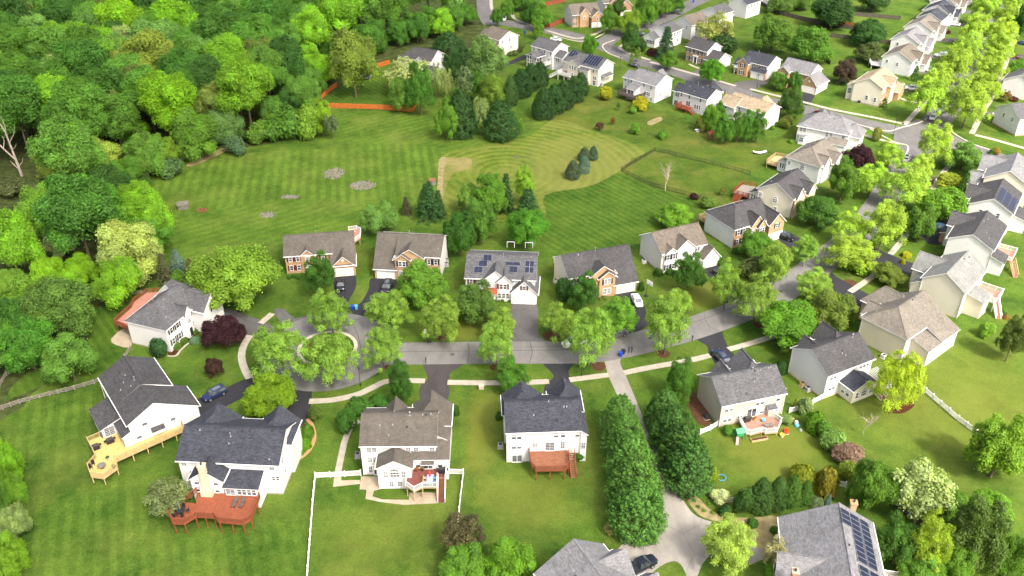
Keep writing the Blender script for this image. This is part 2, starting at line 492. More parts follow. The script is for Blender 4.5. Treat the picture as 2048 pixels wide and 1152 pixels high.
gm = MB()
gm.poly([(-1800, -600, 0), (1800, -600, 0), (1800, 2600, 0), (-1800, 2600, 0)])
tag(gm.build('ground', M['lawn']), kind='structure')
sheet('forest_floor', gpx([(-900, 1250), (-60, 1152), (45, 1060), (30, 900), (60, 790), (170, 720), (190, 620), (310, 560), (330, 500), (300, 440), (255, 400), (330, 345), (430, 305), (520, 290),
      (660, 250), (650, 200), (720, 190), (760, 140), (900, 130), (960, 100), (960, 20), (900, -80), (400, -180), (-900, -180)]), .004, M['forest_floor'], 3)
sheet('meadow', gpx([(240, 405), (330, 335), (420, 312), (640, 297), (760, 288), (880, 300), (885, 420), (780, 440), (720, 410), (560, 400), (400, 425), (300, 440)]), .012, M['meadow'], 4)
sheet('meadow_slope', gpx([(290, 440), (400, 425), (560, 400), (720, 408), (790, 430), (740, 455), (700, 470), (560, 490), (520, 520), (400, 520), (330, 520), (310, 480)]), .008, M['meadow_plain'], 4)
sheet('meadow_margin', gpx([(640, 300), (660, 240), (650, 222), (840, 228), (900, 262), (1040, 272), (1080, 236), (1120, 250), (1060, 300), (980, 330), (880, 310), (760, 300)]), .010, M['meadow_plain'], 4)
sheet('meadow_arcs', gpx([(885, 310), (1000, 285), (1060, 272), (1110, 240), (1190, 262), (1290, 300), (1245, 338), (1180, 372), (1090, 390), (1080, 440), (900, 430), (885, 370)]), .014, M['arcs'], 4)
sheet('bare_strip', gpx([(878, 319), (893, 317), (886, 345), (886, 372), (880, 398), (872, 400), (876, 360)]), .018, M['bare_soil'], 3)
sheet('thin_grass_patch', gpx([(880, 318), (910, 316), (941, 317), (942, 334), (922, 342), (904, 350), (893, 372), (884, 398), (872, 400), (876, 360)]), .016, M['tan_patch'], 3)
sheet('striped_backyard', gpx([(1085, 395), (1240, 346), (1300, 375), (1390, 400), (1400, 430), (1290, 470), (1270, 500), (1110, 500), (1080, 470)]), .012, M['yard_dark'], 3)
sheet('fenced_backyard', gpx([(1245, 342), (1308, 302), (1490, 350), (1480, 400), (1400, 420), (1390, 398), (1300, 372)]), .0175, M['far_lawn'], 2)
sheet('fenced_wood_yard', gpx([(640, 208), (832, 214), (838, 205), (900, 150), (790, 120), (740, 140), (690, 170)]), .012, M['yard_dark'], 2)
sheet('side_lawn', gpx([(0, 840), (180, 770), (215, 850), (250, 960), (330, 1000), (340, 1090), (600, 1040), (618, 1152), (600, 1220), (20, 1220), (45, 1060), (35, 920)]), .008, M['lawn_stripes'], 3)
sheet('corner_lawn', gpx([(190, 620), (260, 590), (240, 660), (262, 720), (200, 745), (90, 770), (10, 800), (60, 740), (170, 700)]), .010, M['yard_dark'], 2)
sheet('far_green', gpx([(1100, 240), (1180, 180), (1340, 230), (1480, 290), (1560, 270), (1600, 230), (1640, 300), (1480, 345), (1310, 298), (1200, 262)]), .006, M['far_lawn'], 2)
sheet('worn_path', gpx([(372, 330), (405, 312), (445, 296), (452, 302), (420, 318), (385, 332)]), .016, M['bare_soil'], 3)
sheet('orchard_bed', gpx([(1296, 243), (1318, 234), (1325, 238), (1320, 243), (1304, 250), (1296, 249)]), .024, M['bare_soil'], 4)

# --- asphalt
main_px = [(735, 708), (800, 707), (900, 706), (1000, 705), (1100, 705), (1180, 703), (1260, 690), (1370, 661), (1460, 630), (1530, 600), (1590, 565), (1650, 520), (1700, 480), (1735, 445), (1762, 405), (1790, 358), (1812, 318), (1832, 280)]
road('road', main_px, 7.6, .026, M['road'])
cc = at(655, 700)
disc = [(cc.x + 13.6 * math.cos(t), cc.y + 13.6 * math.sin(t)) for t in [2 * math.pi * i / 40 for i in range(40)]]
sheet('cul_de_sac', disc, .030, M['road'])
road('cross_road', [(2070, 345), (1985, 312), (1920, 290), (1850, 272), (1780, 258), (1700, 240), (1620, 222), (1540, 203), (1480, 186), (1400, 160), (1330, 137), (1260, 116), (1205, 92), (1140, 70), (1080, 58), (1020, 47), (975, 40)], 8.0, .030, M['road_dark'])
road('avenue', [(1832, 280), (1860, 255), (1890, 222), (1922, 165), (1955, 85), (1988, 20), (2010, -30)], 8.6, .034, M['road_dark'])
road('side_road', [(1200, 95), (1222, 76), (1260, 60), (1320, 40), (1375, 12), (1420, -10)], 8.0, .034, M['road_dark'])
road('far_road', [(985, 50), (972, 25), (968, -20)], 7.5, .034, M['road_dark'])
sheet('junction', gpx([(1790, 262), (1850, 236), (1880, 250), (1905, 270), (1950, 296), (1880, 300), (1830, 318), (1800, 318)]), .038, M['road_dark'], 3)

def drive(px, mat, z=.022, sm=3): return sheet('driveway', gpx(px), z, mat, sm)
drive([(669, 553), (671, 589), (682, 612), (684, 632), (700, 632), (698, 602), (711, 577), (709, 550)], M['drive_black'])
drive([(743, 557), (738, 577), (723, 604), (704, 622), (720, 645), (756, 650), (742, 615), (764, 596), (788, 578), (792, 557)], M['drive_black'])
drive([(1023, 608), (1073, 608), (1075, 640), (1077, 668), (1092, 690), (1020, 690), (1023, 668)], M['drive_grey'], sm=2)
drive([(1230, 588), (1272, 584), (1285, 604), (1292, 625), (1290, 640), (1297, 650), (1255, 672), (1272, 640), (1262, 608)], M['drive_black'])
drive([(1407, 541), (1440, 531), (1462, 555), (1490, 590), (1480, 622), (1455, 620), (1448, 580)], M['drive_black'])
drive([(1550, 472), (1582, 466), (1640, 505), (1660, 520), (1625, 545), (1600, 512)], M['drive_black'])
drive([(392, 800), (453, 775), (523, 744), (560, 742), (625, 735), (624, 785), (622, 812), (606, 850), (578, 845), (576, 812), (556, 788), (490, 795), (450, 814), (395, 835)], M['drive_black'])
drive([(445, 618), (486, 628), (550, 655), (540, 690), (500, 676), (470, 665), (415, 640)], M['drive_grey'], .021)
drive([(547, 619), (569, 619), (590, 637), (630, 630), (600, 690), (566, 652)], M['drive_grey'], .0235, 2)
drive([(850, 722), (935, 722), (905, 742), (897, 760), (895, 800), (842, 800), (842, 768), (856, 757)], M['drive_brown'])
drive([(1085, 722), (1150, 720), (1137, 742), (1140, 768), (1110, 800), (1090, 800), (1090, 770), (1108, 752)], M['drive_black'])
drive([(1380, 668), (1448, 650), (1445, 668), (1458, 696), (1470, 712), (1490, 745), (1450, 745), (1430, 727), (1418, 706), (1412, 690)], M['drive_black'])
drive([(1198, 708), (1250, 695), (1240, 722), (1252, 752), (1268, 790), (1300, 870), (1340, 950), (1368, 1003), (1396, 1034), (1450, 1050), (1520, 1070), (1560, 1100), (1500, 1130), (1455, 1160), (1430, 1240),
       (1200, 1240), (1230, 1110), (1262, 1080), (1310, 1060), (1326, 1035), (1318, 985), (1280, 895), (1234, 790), (1217, 752), (1209, 724)], M['drive_pale'], .021, 4)
drive([(1655, 540), (1672, 553), (1711, 575), (1752, 600), (1728, 622), (1693, 598), (1650, 580)], M['drive_black'])
drive([(1735, 490), (1768, 504), (1815, 523), (1845, 535), (1822, 552), (1748, 524), (1725, 512)], M['drive_black'])
drive([(1840, 470), (1862, 455), (1895, 440), (1898, 480), (1866, 490), (1850, 482)], M['drive_black'])
drive([(1800, 350), (1855, 352), (1880, 358), (1874, 370), (1848, 366)], M['drive_brown'], .0215)
drive([(1470, 165), (1520, 160), (1553, 160), (1532, 168), (1498, 185), (1470, 192)], M['drive_grey'], .0225)
drive([(1402, 135), (1415, 152), (1390, 168), (1365, 158), (1378, 150)], M['drive_grey'], .0225)
drive([(1607, 186), (1630, 192), (1612, 212), (1596, 208)], M['drive_black'], .0225, 2)
drive([(1008, 128), (1062, 104), (1062, 114), (1012, 132)], M['drive_black'], .0225, 2)
for y0 in (178, 142, 112, 80, 50, 24):
    a = at(1800 + (178 - y0) * .55, y0)
    sheet('driveway', [(a.x, a.y - 2.4), (a.x + 26, a.y - 2.4), (a.x + 26, a.y + 2.4), (a.x, a.y + 2.4)], .0245, M['drive_grey'])
for p, q in (((1935, 222), (2052, 236)), ((1950, 184), (2052, 190)), ((1975, 147), (2040, 152)), ((1990, 115), (2052, 118)), ((2000, 84), (2052, 88))):
    a, b = at(*p), at(*q)
    sheet('driveway', [(a.x, a.y - 2.2), (b.x, b.y - 2.2), (b.x, b.y + 2.2), (a.x, a.y + 2.2)], .0245, M['drive_grey'])

# --- cul-de-sac island with its stone curb
isl = at(655, 697)
curb = empty('island_curb', (isl.x, isl.y, 0)); tag(curb, kind='structure')
cs = MB()
cs.prism([(6.15, -.42), (6.15, .42), (5.45, .38), (5.45, -.38)], .031, .19)
cme = cs.mesh('curb_stone', M['curb'])
for i in range(42):
    t = 2 * math.pi * i / 42
    inst('curb_stone', cme, curb, (0, 0, rnd.uniform(-.015, .01)), t)
sheet('island_bed', [(isl.x + 5.5 * math.cos(2 * math.pi * i / 36), isl.y + 5.5 * math.sin(2 * math.pi * i / 36)) for i in range(36)], .10, M['lawn'])
sheet('island_mulch', [(isl.x - .8 + 3.4 * math.cos(2 * math.pi * i / 24), isl.y + 3.6 * math.sin(2 * math.pi * i / 24)) for i in range(24)], .106, M['mulch'])

# --- pavements: near ones are laid slab by slab
def sidewalk(px, w=1.5, slabs=True, k=5, closed=False):
    line = smooth_line(gpx(px), k)
    o = strip_mb(line, w - .06, .02, .040 if slabs else .06).build('sidewalk', M['concrete'])
    tag(o, kind='structure')
    if slabs:
        # resample to slab length
        seg = [line[0]]; acc = 0
        for a, b in zip(line, line[1:]):
            d = math.dist(a, b); t = 0
            while acc + d - t >= 1.5:
                t += 1.5 - acc; acc = 0
                seg.append((a[0] + (b[0] - a[0]) * t / d, a[1] + (b[1] - a[1]) * t / d))
            acc += d - t
        Ls, Rs = offset_line(seg, w / 2), offset_line(seg, -w / 2)
        for i in range(len(seg) - 1):
            g = .012
            def lerp(p, q, t): return (p[0] + (q[0] - p[0]) * t, p[1] + (q[1] - p[1]) * t)
            q = [lerp(Rs[i], Rs[i + 1], g), lerp(Rs[i], Rs[i + 1], 1 - g), lerp(Ls[i], Ls[i + 1], 1 - g), lerp(Ls[i], Ls[i + 1], g)]
            mb = MB(); mb.prism(q, .02, .064 + rnd.uniform(-.006, .006))
            mb.build('slab', M['concrete'], o)
    return o
sidewalk([(500, 671), (488, 690), (483, 712), (488, 735), (499, 757)])
sidewalk([(545, 627), (521, 647)])
sidewalk([(618, 803), (666, 800), (715, 789), (748, 774), (778, 762), (850, 762)])
sidewalk([(895, 765), (989, 766), (1055, 765), (1098, 763)])
sidewalk([(1139, 760), (1217, 750)])
sidewalk([(1248, 746), (1295, 736), (1374, 722), (1420, 711)])
sidewalk([(1457, 699), (1500, 687), (1556, 669), (1600, 650)])
sidewalk([(1700, 584), (1749, 550), (1768, 530)], slabs=False)
sidewalk([(1781, 509), (1800, 486), (1822, 457)], slabs=False)
sidewalk([(1860, 388), (1882, 352), (1905, 322)], slabs=False)
sidewalk([(1943, 268), (1955, 245), (1968, 219), (1981, 200), (1994, 175), (2012, 125), (2027, 73), (2040, 20), (2046, -10)], 1.7, False)
sidewalk([(1808, 250), (1830, 226), (1850, 203), (1870, 170)], 1.7, False)
sidewalk([(1300, 124), (1388, 148), (1472, 172)], 1.5, False)
sidewalk([(1500, 178), (1556, 192), (1614, 206), (1665, 219), (1742, 234), (1808, 248)], 1.5, False)
sidewalk([(1722, 269), (1767, 281), (1800, 288)], 1.5, False)
sidewalk([(1950, 270), (1990, 280), (2060, 300)], 1.6, False)
sidewalk([(1025, 28), (1030, 38), (1060, 50), (1094, 61), (1130, 72), (1157, 77), (1185, 70), (1209, 59), (1240, 46)], 1.5, False)
sidewalk([(1238, 95), (1247, 102), (1262, 108), (1300, 120)], 1.5, False)
sidewalk([(982, 0), (984, 18), (996, 24), (1025, 29)], 1.5, False)
sidewalk([(1255, 84), (1240, 94)], 1.5, False)
def curb_line(px, w=.45):
    return tag(strip_mb(smooth_line(gpx(px), 6), w, .02, .13).build('curb', M['curb']), kind='structure')
curb_line([(1700, 245), (1770, 262), (1800, 256), (1820, 251), (1842, 244), (1855, 236)])
curb_line([(1740, 258), (1790, 285), (1812, 290), (1816, 300), (1806, 318)])
curb_line([(1905, 250), (1903, 262), (1920, 275), (1955, 292), (2000, 305)])
curb_line([(1230, 80), (1209, 88), (1206, 96), (1220, 108), (1245, 117)])
curb_line([(1105, 70), (1150, 82), (1180, 80), (1210, 66)])
# --- footpaths and patios of single houses
def path(px, w, z=.03, mat='concrete'): return tag(strip_mb(smooth_line(gpx(px), 5), w, z, z).build('garden_path', M[mat]), kind='structure')
path([(720, 842), (705, 850), (692, 875), (684, 905), (676, 945)], 1.15)
sheet('patio', gpx([(668, 958), (672, 943), (681, 945), (683, 961), (720, 960), (720, 968), (666, 974)]), .03, M['patio'])
sheet('patio', gpx([(722, 953), (760, 953), (763, 978), (748, 982), (745, 993), (765, 999), (818, 1000), (818, 985), (872, 985), (874, 1007), (808, 1010), (760, 1004), (731, 998), (733, 980), (719, 979)]), .034, M['patio'])
sheet('patio', gpx([(222, 678), (250, 655), (262, 668), (262, 695), (232, 690)]), .03, M['patio'], 2)
sheet('planting_bed', gpx([(338, 700), (350, 672), (375, 655), (400, 650), (404, 662), (382, 678), (362, 695), (352, 708), (338, 712)]), .03, M['red_mulch'], 3)
path([(335, 712), (352, 712), (362, 700), (380, 685), (400, 676)], .45, .06)
path([(615, 838), (626, 855), (628, 880), (615, 905), (592, 921)], .7, .03, 'brick')
sheet('planting_bed', gpx([(606, 848), (620, 856), (622, 880), (606, 902), (594, 912), (592, 890)]), .028, M['mulch'], 3)
sheet('gravel_bed', gpx([(1362, 975), (1385, 975), (1405, 1005), (1440, 1030), (1500, 1036), (1560, 1036), (1562, 1110), (1500, 1085), (1470, 1060), (1440, 1045), (1395, 1028)]), .026, M['bare_soil'], 3)
sheet('planting_bed', gpx([(1790, 812), (1822, 800), (1828, 812), (1808, 826), (1785, 826)]), .028, M['red_mulch'], 3)
sheet('planting_bed', gpx([(1360, 1008 - 240), (1395, 790), (1425, 845), (1400, 850), (1380, 820)]), .012, M['mulch'], 2)
path([(1850, 205), (1820, 203), (1800, 196)], 1.2)
path([(1378, 128), (1388, 133), (1402, 138)], 1.1)
sheet('turf_corner', gpx([(1300, 1152), (1330, 1128), (1355, 1124), (1372, 1150), (1375, 1200), (1290, 1200)]), .030, M['lawn'], 3)
sheet('lawn_patch', gpx([(1395, 1152), (1420, 1110), (1475, 1105), (1510, 1152), (1515, 1200), (1390, 1200)]), .030, M['lawn'], 2)
for (px, py, r) in ((650, 775, 1.3), (766, 735, 1.0), (1197, 733, 1.5), (1327, 708, 1.4), (1518, 650, 1.2), (1105, 672, 2.0), (880, 676, .9), (988, 735, .9), (1700, 760, 1.0), (1632, 618, 1.2), (1700, 566, 1.6)):
    p = at(px, py)
    sheet('mulch_ring', [(p.x + r * (1 + .15 * math.sin(3 * t)) * math.cos(t), p.y + r * math.sin(t)) for t in [2 * math.pi * i / 14 for i in range(14)]], .016, M['mulch'])

# ------------------------------------------------------------------ houses
WIN_CACHE = {}
def win_mesh(w, h, style):
    key = (round(w, 2), round(h, 2), style)
    if key in WIN_CACHE: return WIN_CACHE[key]
    f, p = MB(), MB(); t = .075
    # local: x across, -y outwards, z up, origin at the sill centre on the wall
    f.box(-w / 2 - t, -w / 2 + .02, -.09, .03, -t, h + t); f.box(w / 2 - .02, w / 2 + t, -.09, .03, -t, h + t)
    f.box(-w / 2 + .02, w / 2 - .02, -.09, .03, h - .02, h + t); f.box(-w / 2 + .02, w / 2 - .02, -.11, .03, -t - .02, .02)
    if style in ('hung', 'grid', 'blind'):
        f.box(-w / 2 + .02, w / 2 - .02, -.075, .0, h / 2 - .03, h / 2 + .03)
    if style in ('grid', 'french'):
        f.box(-.018, .018, -.07, .0, .02, h - .02)
        for q in ((.25, .75) if style == 'grid' else (.2, .4, .6, .8)):
            f.box(-w / 2 + .02, w / 2 - .02, -.068, .0, h * q - .015, h * q + .015)
    if style == 'slider':
        f.box(-.04, .04, -.07, .0, .02, h - .02)
    p.poly([(-w / 2, -.035, 0), (w / 2, -.035, 0), (w / 2, -.035, h), (-w / 2, -.035, h)])
    if style == 'blind':
        p.poly([(-w / 2, -.045, h * .45), (w / 2, -.045, h * .45), (w / 2, -.045, h), (-w / 2, -.045, h)], 1)
    if style == 'arch':                                             # half-round top with radial bars
        n = 10; r = w / 2
        for i in range(n):
            a, b = math.pi * i / n, math.pi * (i + 1) / n
            p.poly([(0, -.035, h), (r * math.cos(a), -.035, h + r * math.sin(a)), (r * math.cos(b), -.035, h + r * math.sin(b))])
            f.bar(((r + .03) * math.cos(a), -.04, h + .02 + (r + .03) * math.sin(a)), ((r + .03) * math.cos(b), -.04, h + .02 + (r + .03) * math.sin(b)), .09, .1)
        for a in (.5, 1.05, 1.57, 2.1, 2.64): f.bar((0, -.05, h), (r * math.cos(a), -.05, h + r * math.sin(a)), .035)
        for q in (-.17, .17): f.box(w * q - .02, w * q + .02, -.07, .0, .02, h - .02)
        f.box(-w / 2 + .02, w / 2 - .02, -.075, .0, h / 2 - .03, h / 2 + .03)
    res = (f.mesh('window_frame', M['trim']), p.mesh('window_pane', [M['glass'], M['blind']]))
    WIN_CACHE[key] = res
    return res

SHUT = {}
def shutter_mesh(h, mat):
    key = (round(h, 2), mat)
    if key not in SHUT:
        b = MB(); b.box(-.19, .19, -.06, .0, 0, h)
        for i in range(int(h / .22)): b.box(-.15, .15, -.075, -.06, .06 + i * .22, .17 + i * .22)
        SHUT[key] = b.mesh('shutter', M[mat])
    return SHUT[key]

SIDE_RZ = {'n': 0, 'r': math.pi / 2, 'f': math.pi, 'l': -math.pi / 2}

class House:
    def __init__(s, label, x, y, yaw, wall='white', roof='roof_char', name='house', group=None):
        s.root = tag(empty(name, (x, y, 0), yaw), label, 'house', group)
        s.wall, s.roof, s.blocks, s.yaw, s.n = wall, roof, [], yaw, 0
    def block(s, x0, x1, y0, y1, he, zr, axis='x', hip=(0, 0), zf=None, vr=None, wall=None, roof=None, z0=0, oh=.38, rake=.32, ends=(1, 1), face=None, walls=True):
        """a wing under one ridge. he / zf: eave heights on the near and far side, zr: ridge height, vr: where the ridge runs, hip: hip insets at both ends"""
        s.n += 1; e = .004 * s.n
        x0, x1, y0, y1 = x0 + e, x1 - e, y0 + e, y1 - e
        zf = he if zf is None else zf
        u0, u1, v0, v1 = (x0, x1, y0, y1) if axis == 'x' else (y0, y1, x0, x1)
        vr = (v0 + v1) / 2 if vr is None else vr
        P = (lambda u, v, z: (u, v, z)) if axis == 'x' else (lambda u, v, z: (v, u, z))
        sn, sf = (zr - he) / (vr - v0), (zr - zf) / (v1 - vr)
        if walls:
            w = MB(); d = .10
            w.poly([P(u0, v0, z0), P(u1, v0, z0), P(u1, v0, he - d), P(u0, v0, he - d)])
            w.poly([P(u1, v1, z0), P(u0, v1, z0), P(u0, v1, zf - d), P(u1, v1, zf - d)])
            for u, hp in ((u0, hip[0]), (u1, hip[1])):
                pts = [P(u, v0, z0), P(u, v1, z0), P(u, v1, zf - d)] + ([] if hp else [P(u, vr, zr - d)]) + [P(u, v0, he - d)]
                w.poly(pts)
            w.build('wall', M[wall or s.wall], s.root)
        # roof slab with white fascia
        r = MB(); t = .17
        ua, ub = u0 - (oh if hip[0] else rake), u1 + (oh if hip[1] else rake)
        va, vb = v0 - oh, v1 + oh
        za, zb = he - oh * sn, zf - oh * sf
        ra, rb = (u0 + hip[0] if hip[0] else ua), (u1 - hip[1] if hip[1] else ub)
        top = [(ua, va, za), (ub, va, za), (ub, vb, zb), (ua, vb, zb), (ra, vr, zr), (rb, vr, zr)]
        T = [P(*q) for q in top]; B = [P(q[0], q[1], q[2] - t) for q in top]
        faces = [(0, 1, 5, 4), (2, 3, 4, 5)]
        if hip[0]: faces.append((3, 0, 4))
        if hip[1]: faces.append((1, 2, 5))
        for f in faces:
            r.poly([T[i] for i in f]); r.poly([B[i] for i in reversed(f)], 1)
        edges = [(0, 1), (2, 3)] + ([(3, 0)] if hip[0] else [(3, 4), (4, 0)]) + ([(1, 2)] if hip[1] else [(1, 5), (5, 2)])
        for i, j in edges: r.poly([B[i], B[j], T[j], T[i]], 1)
        cap = MB()                                                   # ridge cap shingles
        cap.bar(Vector(P(ra, vr, zr + .02)), Vector(P(rb, vr, zr + .02)), .26, .07)
        if hip[0]:
            cap.bar(T[0], T[4], .22, .06); cap.bar(T[3], T[4], .22, .06)
        if hip[1]:
            cap.bar(T[1], T[5], .22, .06); cap.bar(T[2], T[5], .22, .06)
        ro = r.build('roof', [M[roof or s.roof], M['trim']], s.root)
        cap.build('ridge_cap', M[roof or s.roof], ro)
        for vv, zz in ((va - .06, za - .10), (vb + .06, zb - .10)):  # gutters along the eaves
            g = MB(); g.bar(Vector(P(ua, vv, zz)), Vector(P(ub, vv, zz)), .12, .13); g.build('gutter', M['trim'], ro)
        b = dict(x0=x0, x1=x1, y0=y0, y1=y1, axis=axis, u0=u0, u1=u1, v0=v0, v1=v1, vr=vr, he=he, zf=zf, zr=zr, sn=sn, sf=sf, P=P, roof=ro)
        s.blocks.append(b)
        return b
    def shed(s, x0, x1, y0, y1, zlo, zhi, low='n', wall=None, roof=None, walls=True, z0=0, oh=.3):
        """a lean-to roof, low on side 'n','f','l' or 'r'"""
        s.n += 1; e = .004 * s.n; x0, x1, y0, y1 = x0 + e, x1 - e, y0 + e, y1 - e
        zc = {'n': (zlo, zlo, zhi, zhi), 'f': (zhi, zhi, zlo, zlo), 'l': (zlo, zhi, zhi, zlo), 'r': (zhi, zlo, zlo, zhi)}[low]
        if walls:
            w = MB(); c = [(x0, y0), (x1, y0), (x1, y1), (x0, y1)]
            for i in range(4):
                j = (i + 1) % 4
                w.poly([(*c[i], z0), (*c[j], z0), (*c[j], zc[j] - .08), (*c[i], zc[i] - .08)])
            w.build('wall', M[wall or s.wall], s.root)
        gx, gy = (zhi - zlo) / (x1 - x0), (zhi - zlo) / (y1 - y0)
        ex0, ex1, ey0, ey1 = oh if low != 'r' else 0, oh if low != 'l' else 0, oh if low != 'f' else 0, oh if low != 'n' else 0
        X0, X1, Y0, Y1 = x0 - ex0, x1 + ex1, y0 - ey0, y1 + ey1
        zz = list(zc)
        if low == 'n': zz[0] -= ey0 * gy; zz[1] -= ey0 * gy
        if low == 'f': zz[2] -= ey1 * gy; zz[3] -= ey1 * gy
        if low == 'l': zz[0] -= ex0 * gx; zz[3] -= ex0 * gx
        if low == 'r': zz[1] -= ex1 * gx; zz[2] -= ex1 * gx
        c = [(X0, Y0, zz[0]), (X1, Y0, zz[1]), (X1, Y1, zz[2]), (X0, Y1, zz[3])]; B = [(q[0], q[1], q[2] - .15) for q in c]
        r = MB(); r.poly(c); r.poly(list(reversed(B)), 1)
        for i in range(4): r.poly([B[i], B[(i + 1) % 4], c[(i + 1) % 4], c[i]], 1)
        return r.build('roof', [M[roof or s.roof], M['trim']], s.root)
    def put(s, name, me, side, u, v, z, parent=None):
        """place a mesh made for the near wall on any side; v is the wall plane"""
        loc = {'n': (u, v, z), 'f': (u, v, z), 'l': (v, u, z), 'r': (v, u, z)}[side]
        return inst(name, me, parent or s.root, loc, SIDE_RZ[side])
    def win(s, side, v, items, w=.95, h=1.45, style='hung', shutter=None, double=False):
        for (u, z) in items:
            us = (u - w / 2 - .07, u + w / 2 + .07) if double else (u,)
            for q in us:
                fm, pm = win_mesh(w, h, style)
                sg = 1 if side in ('n', 'r') else 1
                o = s.put('window', fm, side, q, v, z)
                inst('pane', pm, o)
                if shutter:
                    for sx in (-1, 1):
                        if double and ((sx > 0) != (q > u)): continue
                        inst('shutter', shutter_mesh(h + .1, shutter), o, (sx * (w / 2 + .29), 0, -.05))
    def door(s, side, v, u, z=0, mat='door_red', w=1.0, h=2.1):
        b = MB(); b.box(-w / 2, w / 2, -.06, 0, 0, h)
        for q in (-.22, .22):
            b.box(q - .15, q + .15, -.075, -.06, .2, .9); b.box(q - .15, q + .15, -.075, -.06, 1.1, h - .2)
        d = s.put('door', b.mesh('door', M[mat]), side, u, v, z)
        f = MB(); f.box(-w / 2 - .14, -w / 2, -.09, 0, 0, h + .14); f.box(w / 2, w / 2 + .14, -.09, 0, 0, h + .14); f.box(-w / 2, w / 2, -.09, 0, h, h + .14)
        f.build('door_frame', M['trim'], d)
        k = MB(); k.box(w / 2 - .14, w / 2 - .08, -.12, -.06, .95, 1.05); k.build('handle', M['dark_metal'], d)
        return d
    def slider(s, side, v, u, z, w=1.8, h=2.05, style='slider'):
        fm, pm = win_mesh(w, h, style)
        o = s.put('glass_door', fm, side, u, v, z); inst('pane', pm, o); return o
    def garage(s, side, v, u, w=4.4, h=2.1, mat='door_white', double=False):
        for q, ww in (((u - w / 4 - .12, w / 2 - .3), (u + w / 4 + .12, w / 2 - .3)) if double else ((u, w),)):
            b = MB()
            for i in range(4):
                z = .02 + i * h / 4
                b.box(-ww / 2, ww / 2, -.03, .02, z, z + h / 4 - .02)
                n = max(2, int(ww / .62))
                for j in range(n):
                    x = -ww / 2 + ww * (j + .5) / n
                    b.box(x - ww / n * .38, x + ww / n * .38, -.05, -.03, z + .1, z + h / 4 - .12)
            d = s.put('garage_door', b.mesh('garage_door', M[mat]), side, q, v, 0)
            f = MB(); f.box(-ww / 2 - .16, -ww / 2, -.08, 0, 0, h + .18); f.box(ww / 2, ww / 2 + .16, -.08, 0, 0, h + .18); f.box(-ww / 2, ww / 2, -.08, 0, h, h + .18)
            f.build('door_frame', M['trim'], d)
    def rp(s, b, side, u, t):
        """a point on a roof slope: t = 0 at the eave, 1 at the ridge"""
        if side == 'n': v, z = b['v0'] + (b['vr'] - b['v0']) * t, b['he'] + (b['zr'] - b['he']) * t
        else: v, z = b['v1'] - (b['v1'] - b['vr']) * t, b['zf'] + (b['zr'] - b['zf']) * t
        return Vector(b['P'](u, v, z))
    def vents(s, b, side, items, tall=()):
        for i, (u, t) in enumerate(items):
            p = s.rp(b, side, u, t); m = MB()
            if i in tall:
                m.lathe([(.2, -.1), (.18, .06), (.08, .1), (.08, .6), (.13, .61), (.13, .76), (.08, .8)], 8)
                m.build('flue', M['metal'], b['roof'], p)
            elif i % 3 == 2:
                m.box(-.15, .15, -.15, .15, -.12, .11); m.build('vent_box', M['dark_metal'], b['roof'], p)
            else:
                m.lathe([(.12, -.1), (.11, .04), (.05, .07), (.05, .28), (.04, .3)], 8)
                m.build('vent_pipe', M['grey_plastic'], b['roof'], p)
    def solar(s, b, side, items, pw=1.0, ph=1.65, land=False):
        """panels at (u, t) = centre along the ridge direction and up the slope"""
        if land: pw, ph = ph, pw
        g = MB(); g.poly([(-pw / 2 + .03, -ph / 2 + .03, .06), (pw / 2 - .03, -ph / 2 + .03, .06), (pw / 2 - .03, ph / 2 - .03, .06), (-pw / 2 + .03, ph / 2 - .03, .06)])
        fme = MB(); fme.box(-pw / 2, pw / 2, -ph / 2, ph / 2, .0, .055)
        fm, gm_ = fme.mesh('solar_panel', M['solar_frame']), g.mesh('solar_cells', M['solar'])
        sl = b['sn'] if side == 'n' else b['sf']
        d = Vector(b['P'](0, 1 if side == 'n' else -1, sl)).normalized()    # up the slope
        ax = Vector(b['P'](1, 0, 0)); nz = ax.cross(d)
        if nz.z < 0: ax = -ax; nz = -nz
        rot = Matrix((ax, d, nz)).transposed().to_quaternion()
        for (u, t) in items:
            p = s.rp(b, side, u, t) + nz * .10
            o = inst('solar_panel', fm, s.root, p); o.rotation_mode = 'QUATERNION'; o.rotation_quaternion = rot
            inst('cells', gm_, o)
    def downspouts(s, pts):
        for (x, y, z) in pts:
            m = MB(); m.box(-.05, .05, -.05, .05, .1, z); m.build('downspout', M['trim'], s.root, (x, y, 0))
    def band(s, x0, x1, y0, y1, z0=0, z1=.35, mat='brick_pale'):
        """low foundation course just proud of the walls"""
        m = MB(); o = .02
        for q in ((x0 - o, x1 + o, y0 - o, y0), (x0 - o, x1 + o, y1, y1 + o), (x0 - o, x0, y0, y1), (x1, x1 + o, y0, y1)):
            m.box(*q, z0, z1)
        m.build('foundation', M[mat], s.root)
    def chimney(s, x, y, z0, z1, mat='brick_pale', w=1.0, d=.7, base=None):
        c = MB()
        if base: c.box(x - w * .95, x + w * .95, y - d * .75, y + d * .5, z0, base); c.prism([(x - w * .8, y - d * .65), (x + w * .8, y - d * .65), (x + w * .8, y + d * .5), (x - w * .8, y + d * .5)], base, base + .5)
        c.box(x - w / 2, x + w / 2, y - d / 2, y + d / 2, z0, z1)
        c.box(x - w / 2 - .1, x + w / 2 + .1, y - d / 2 - .1, y + d / 2 + .1, z1, z1 + .22)
        o = c.build('chimney', M[mat], s.root)
        f = MB(); f.lathe([(.16, z1 + .2), (.16, z1 + .55), (.2, z1 + .58)], 8, (x, y)); f.build('chimney_pot', M['dark_metal'], o)

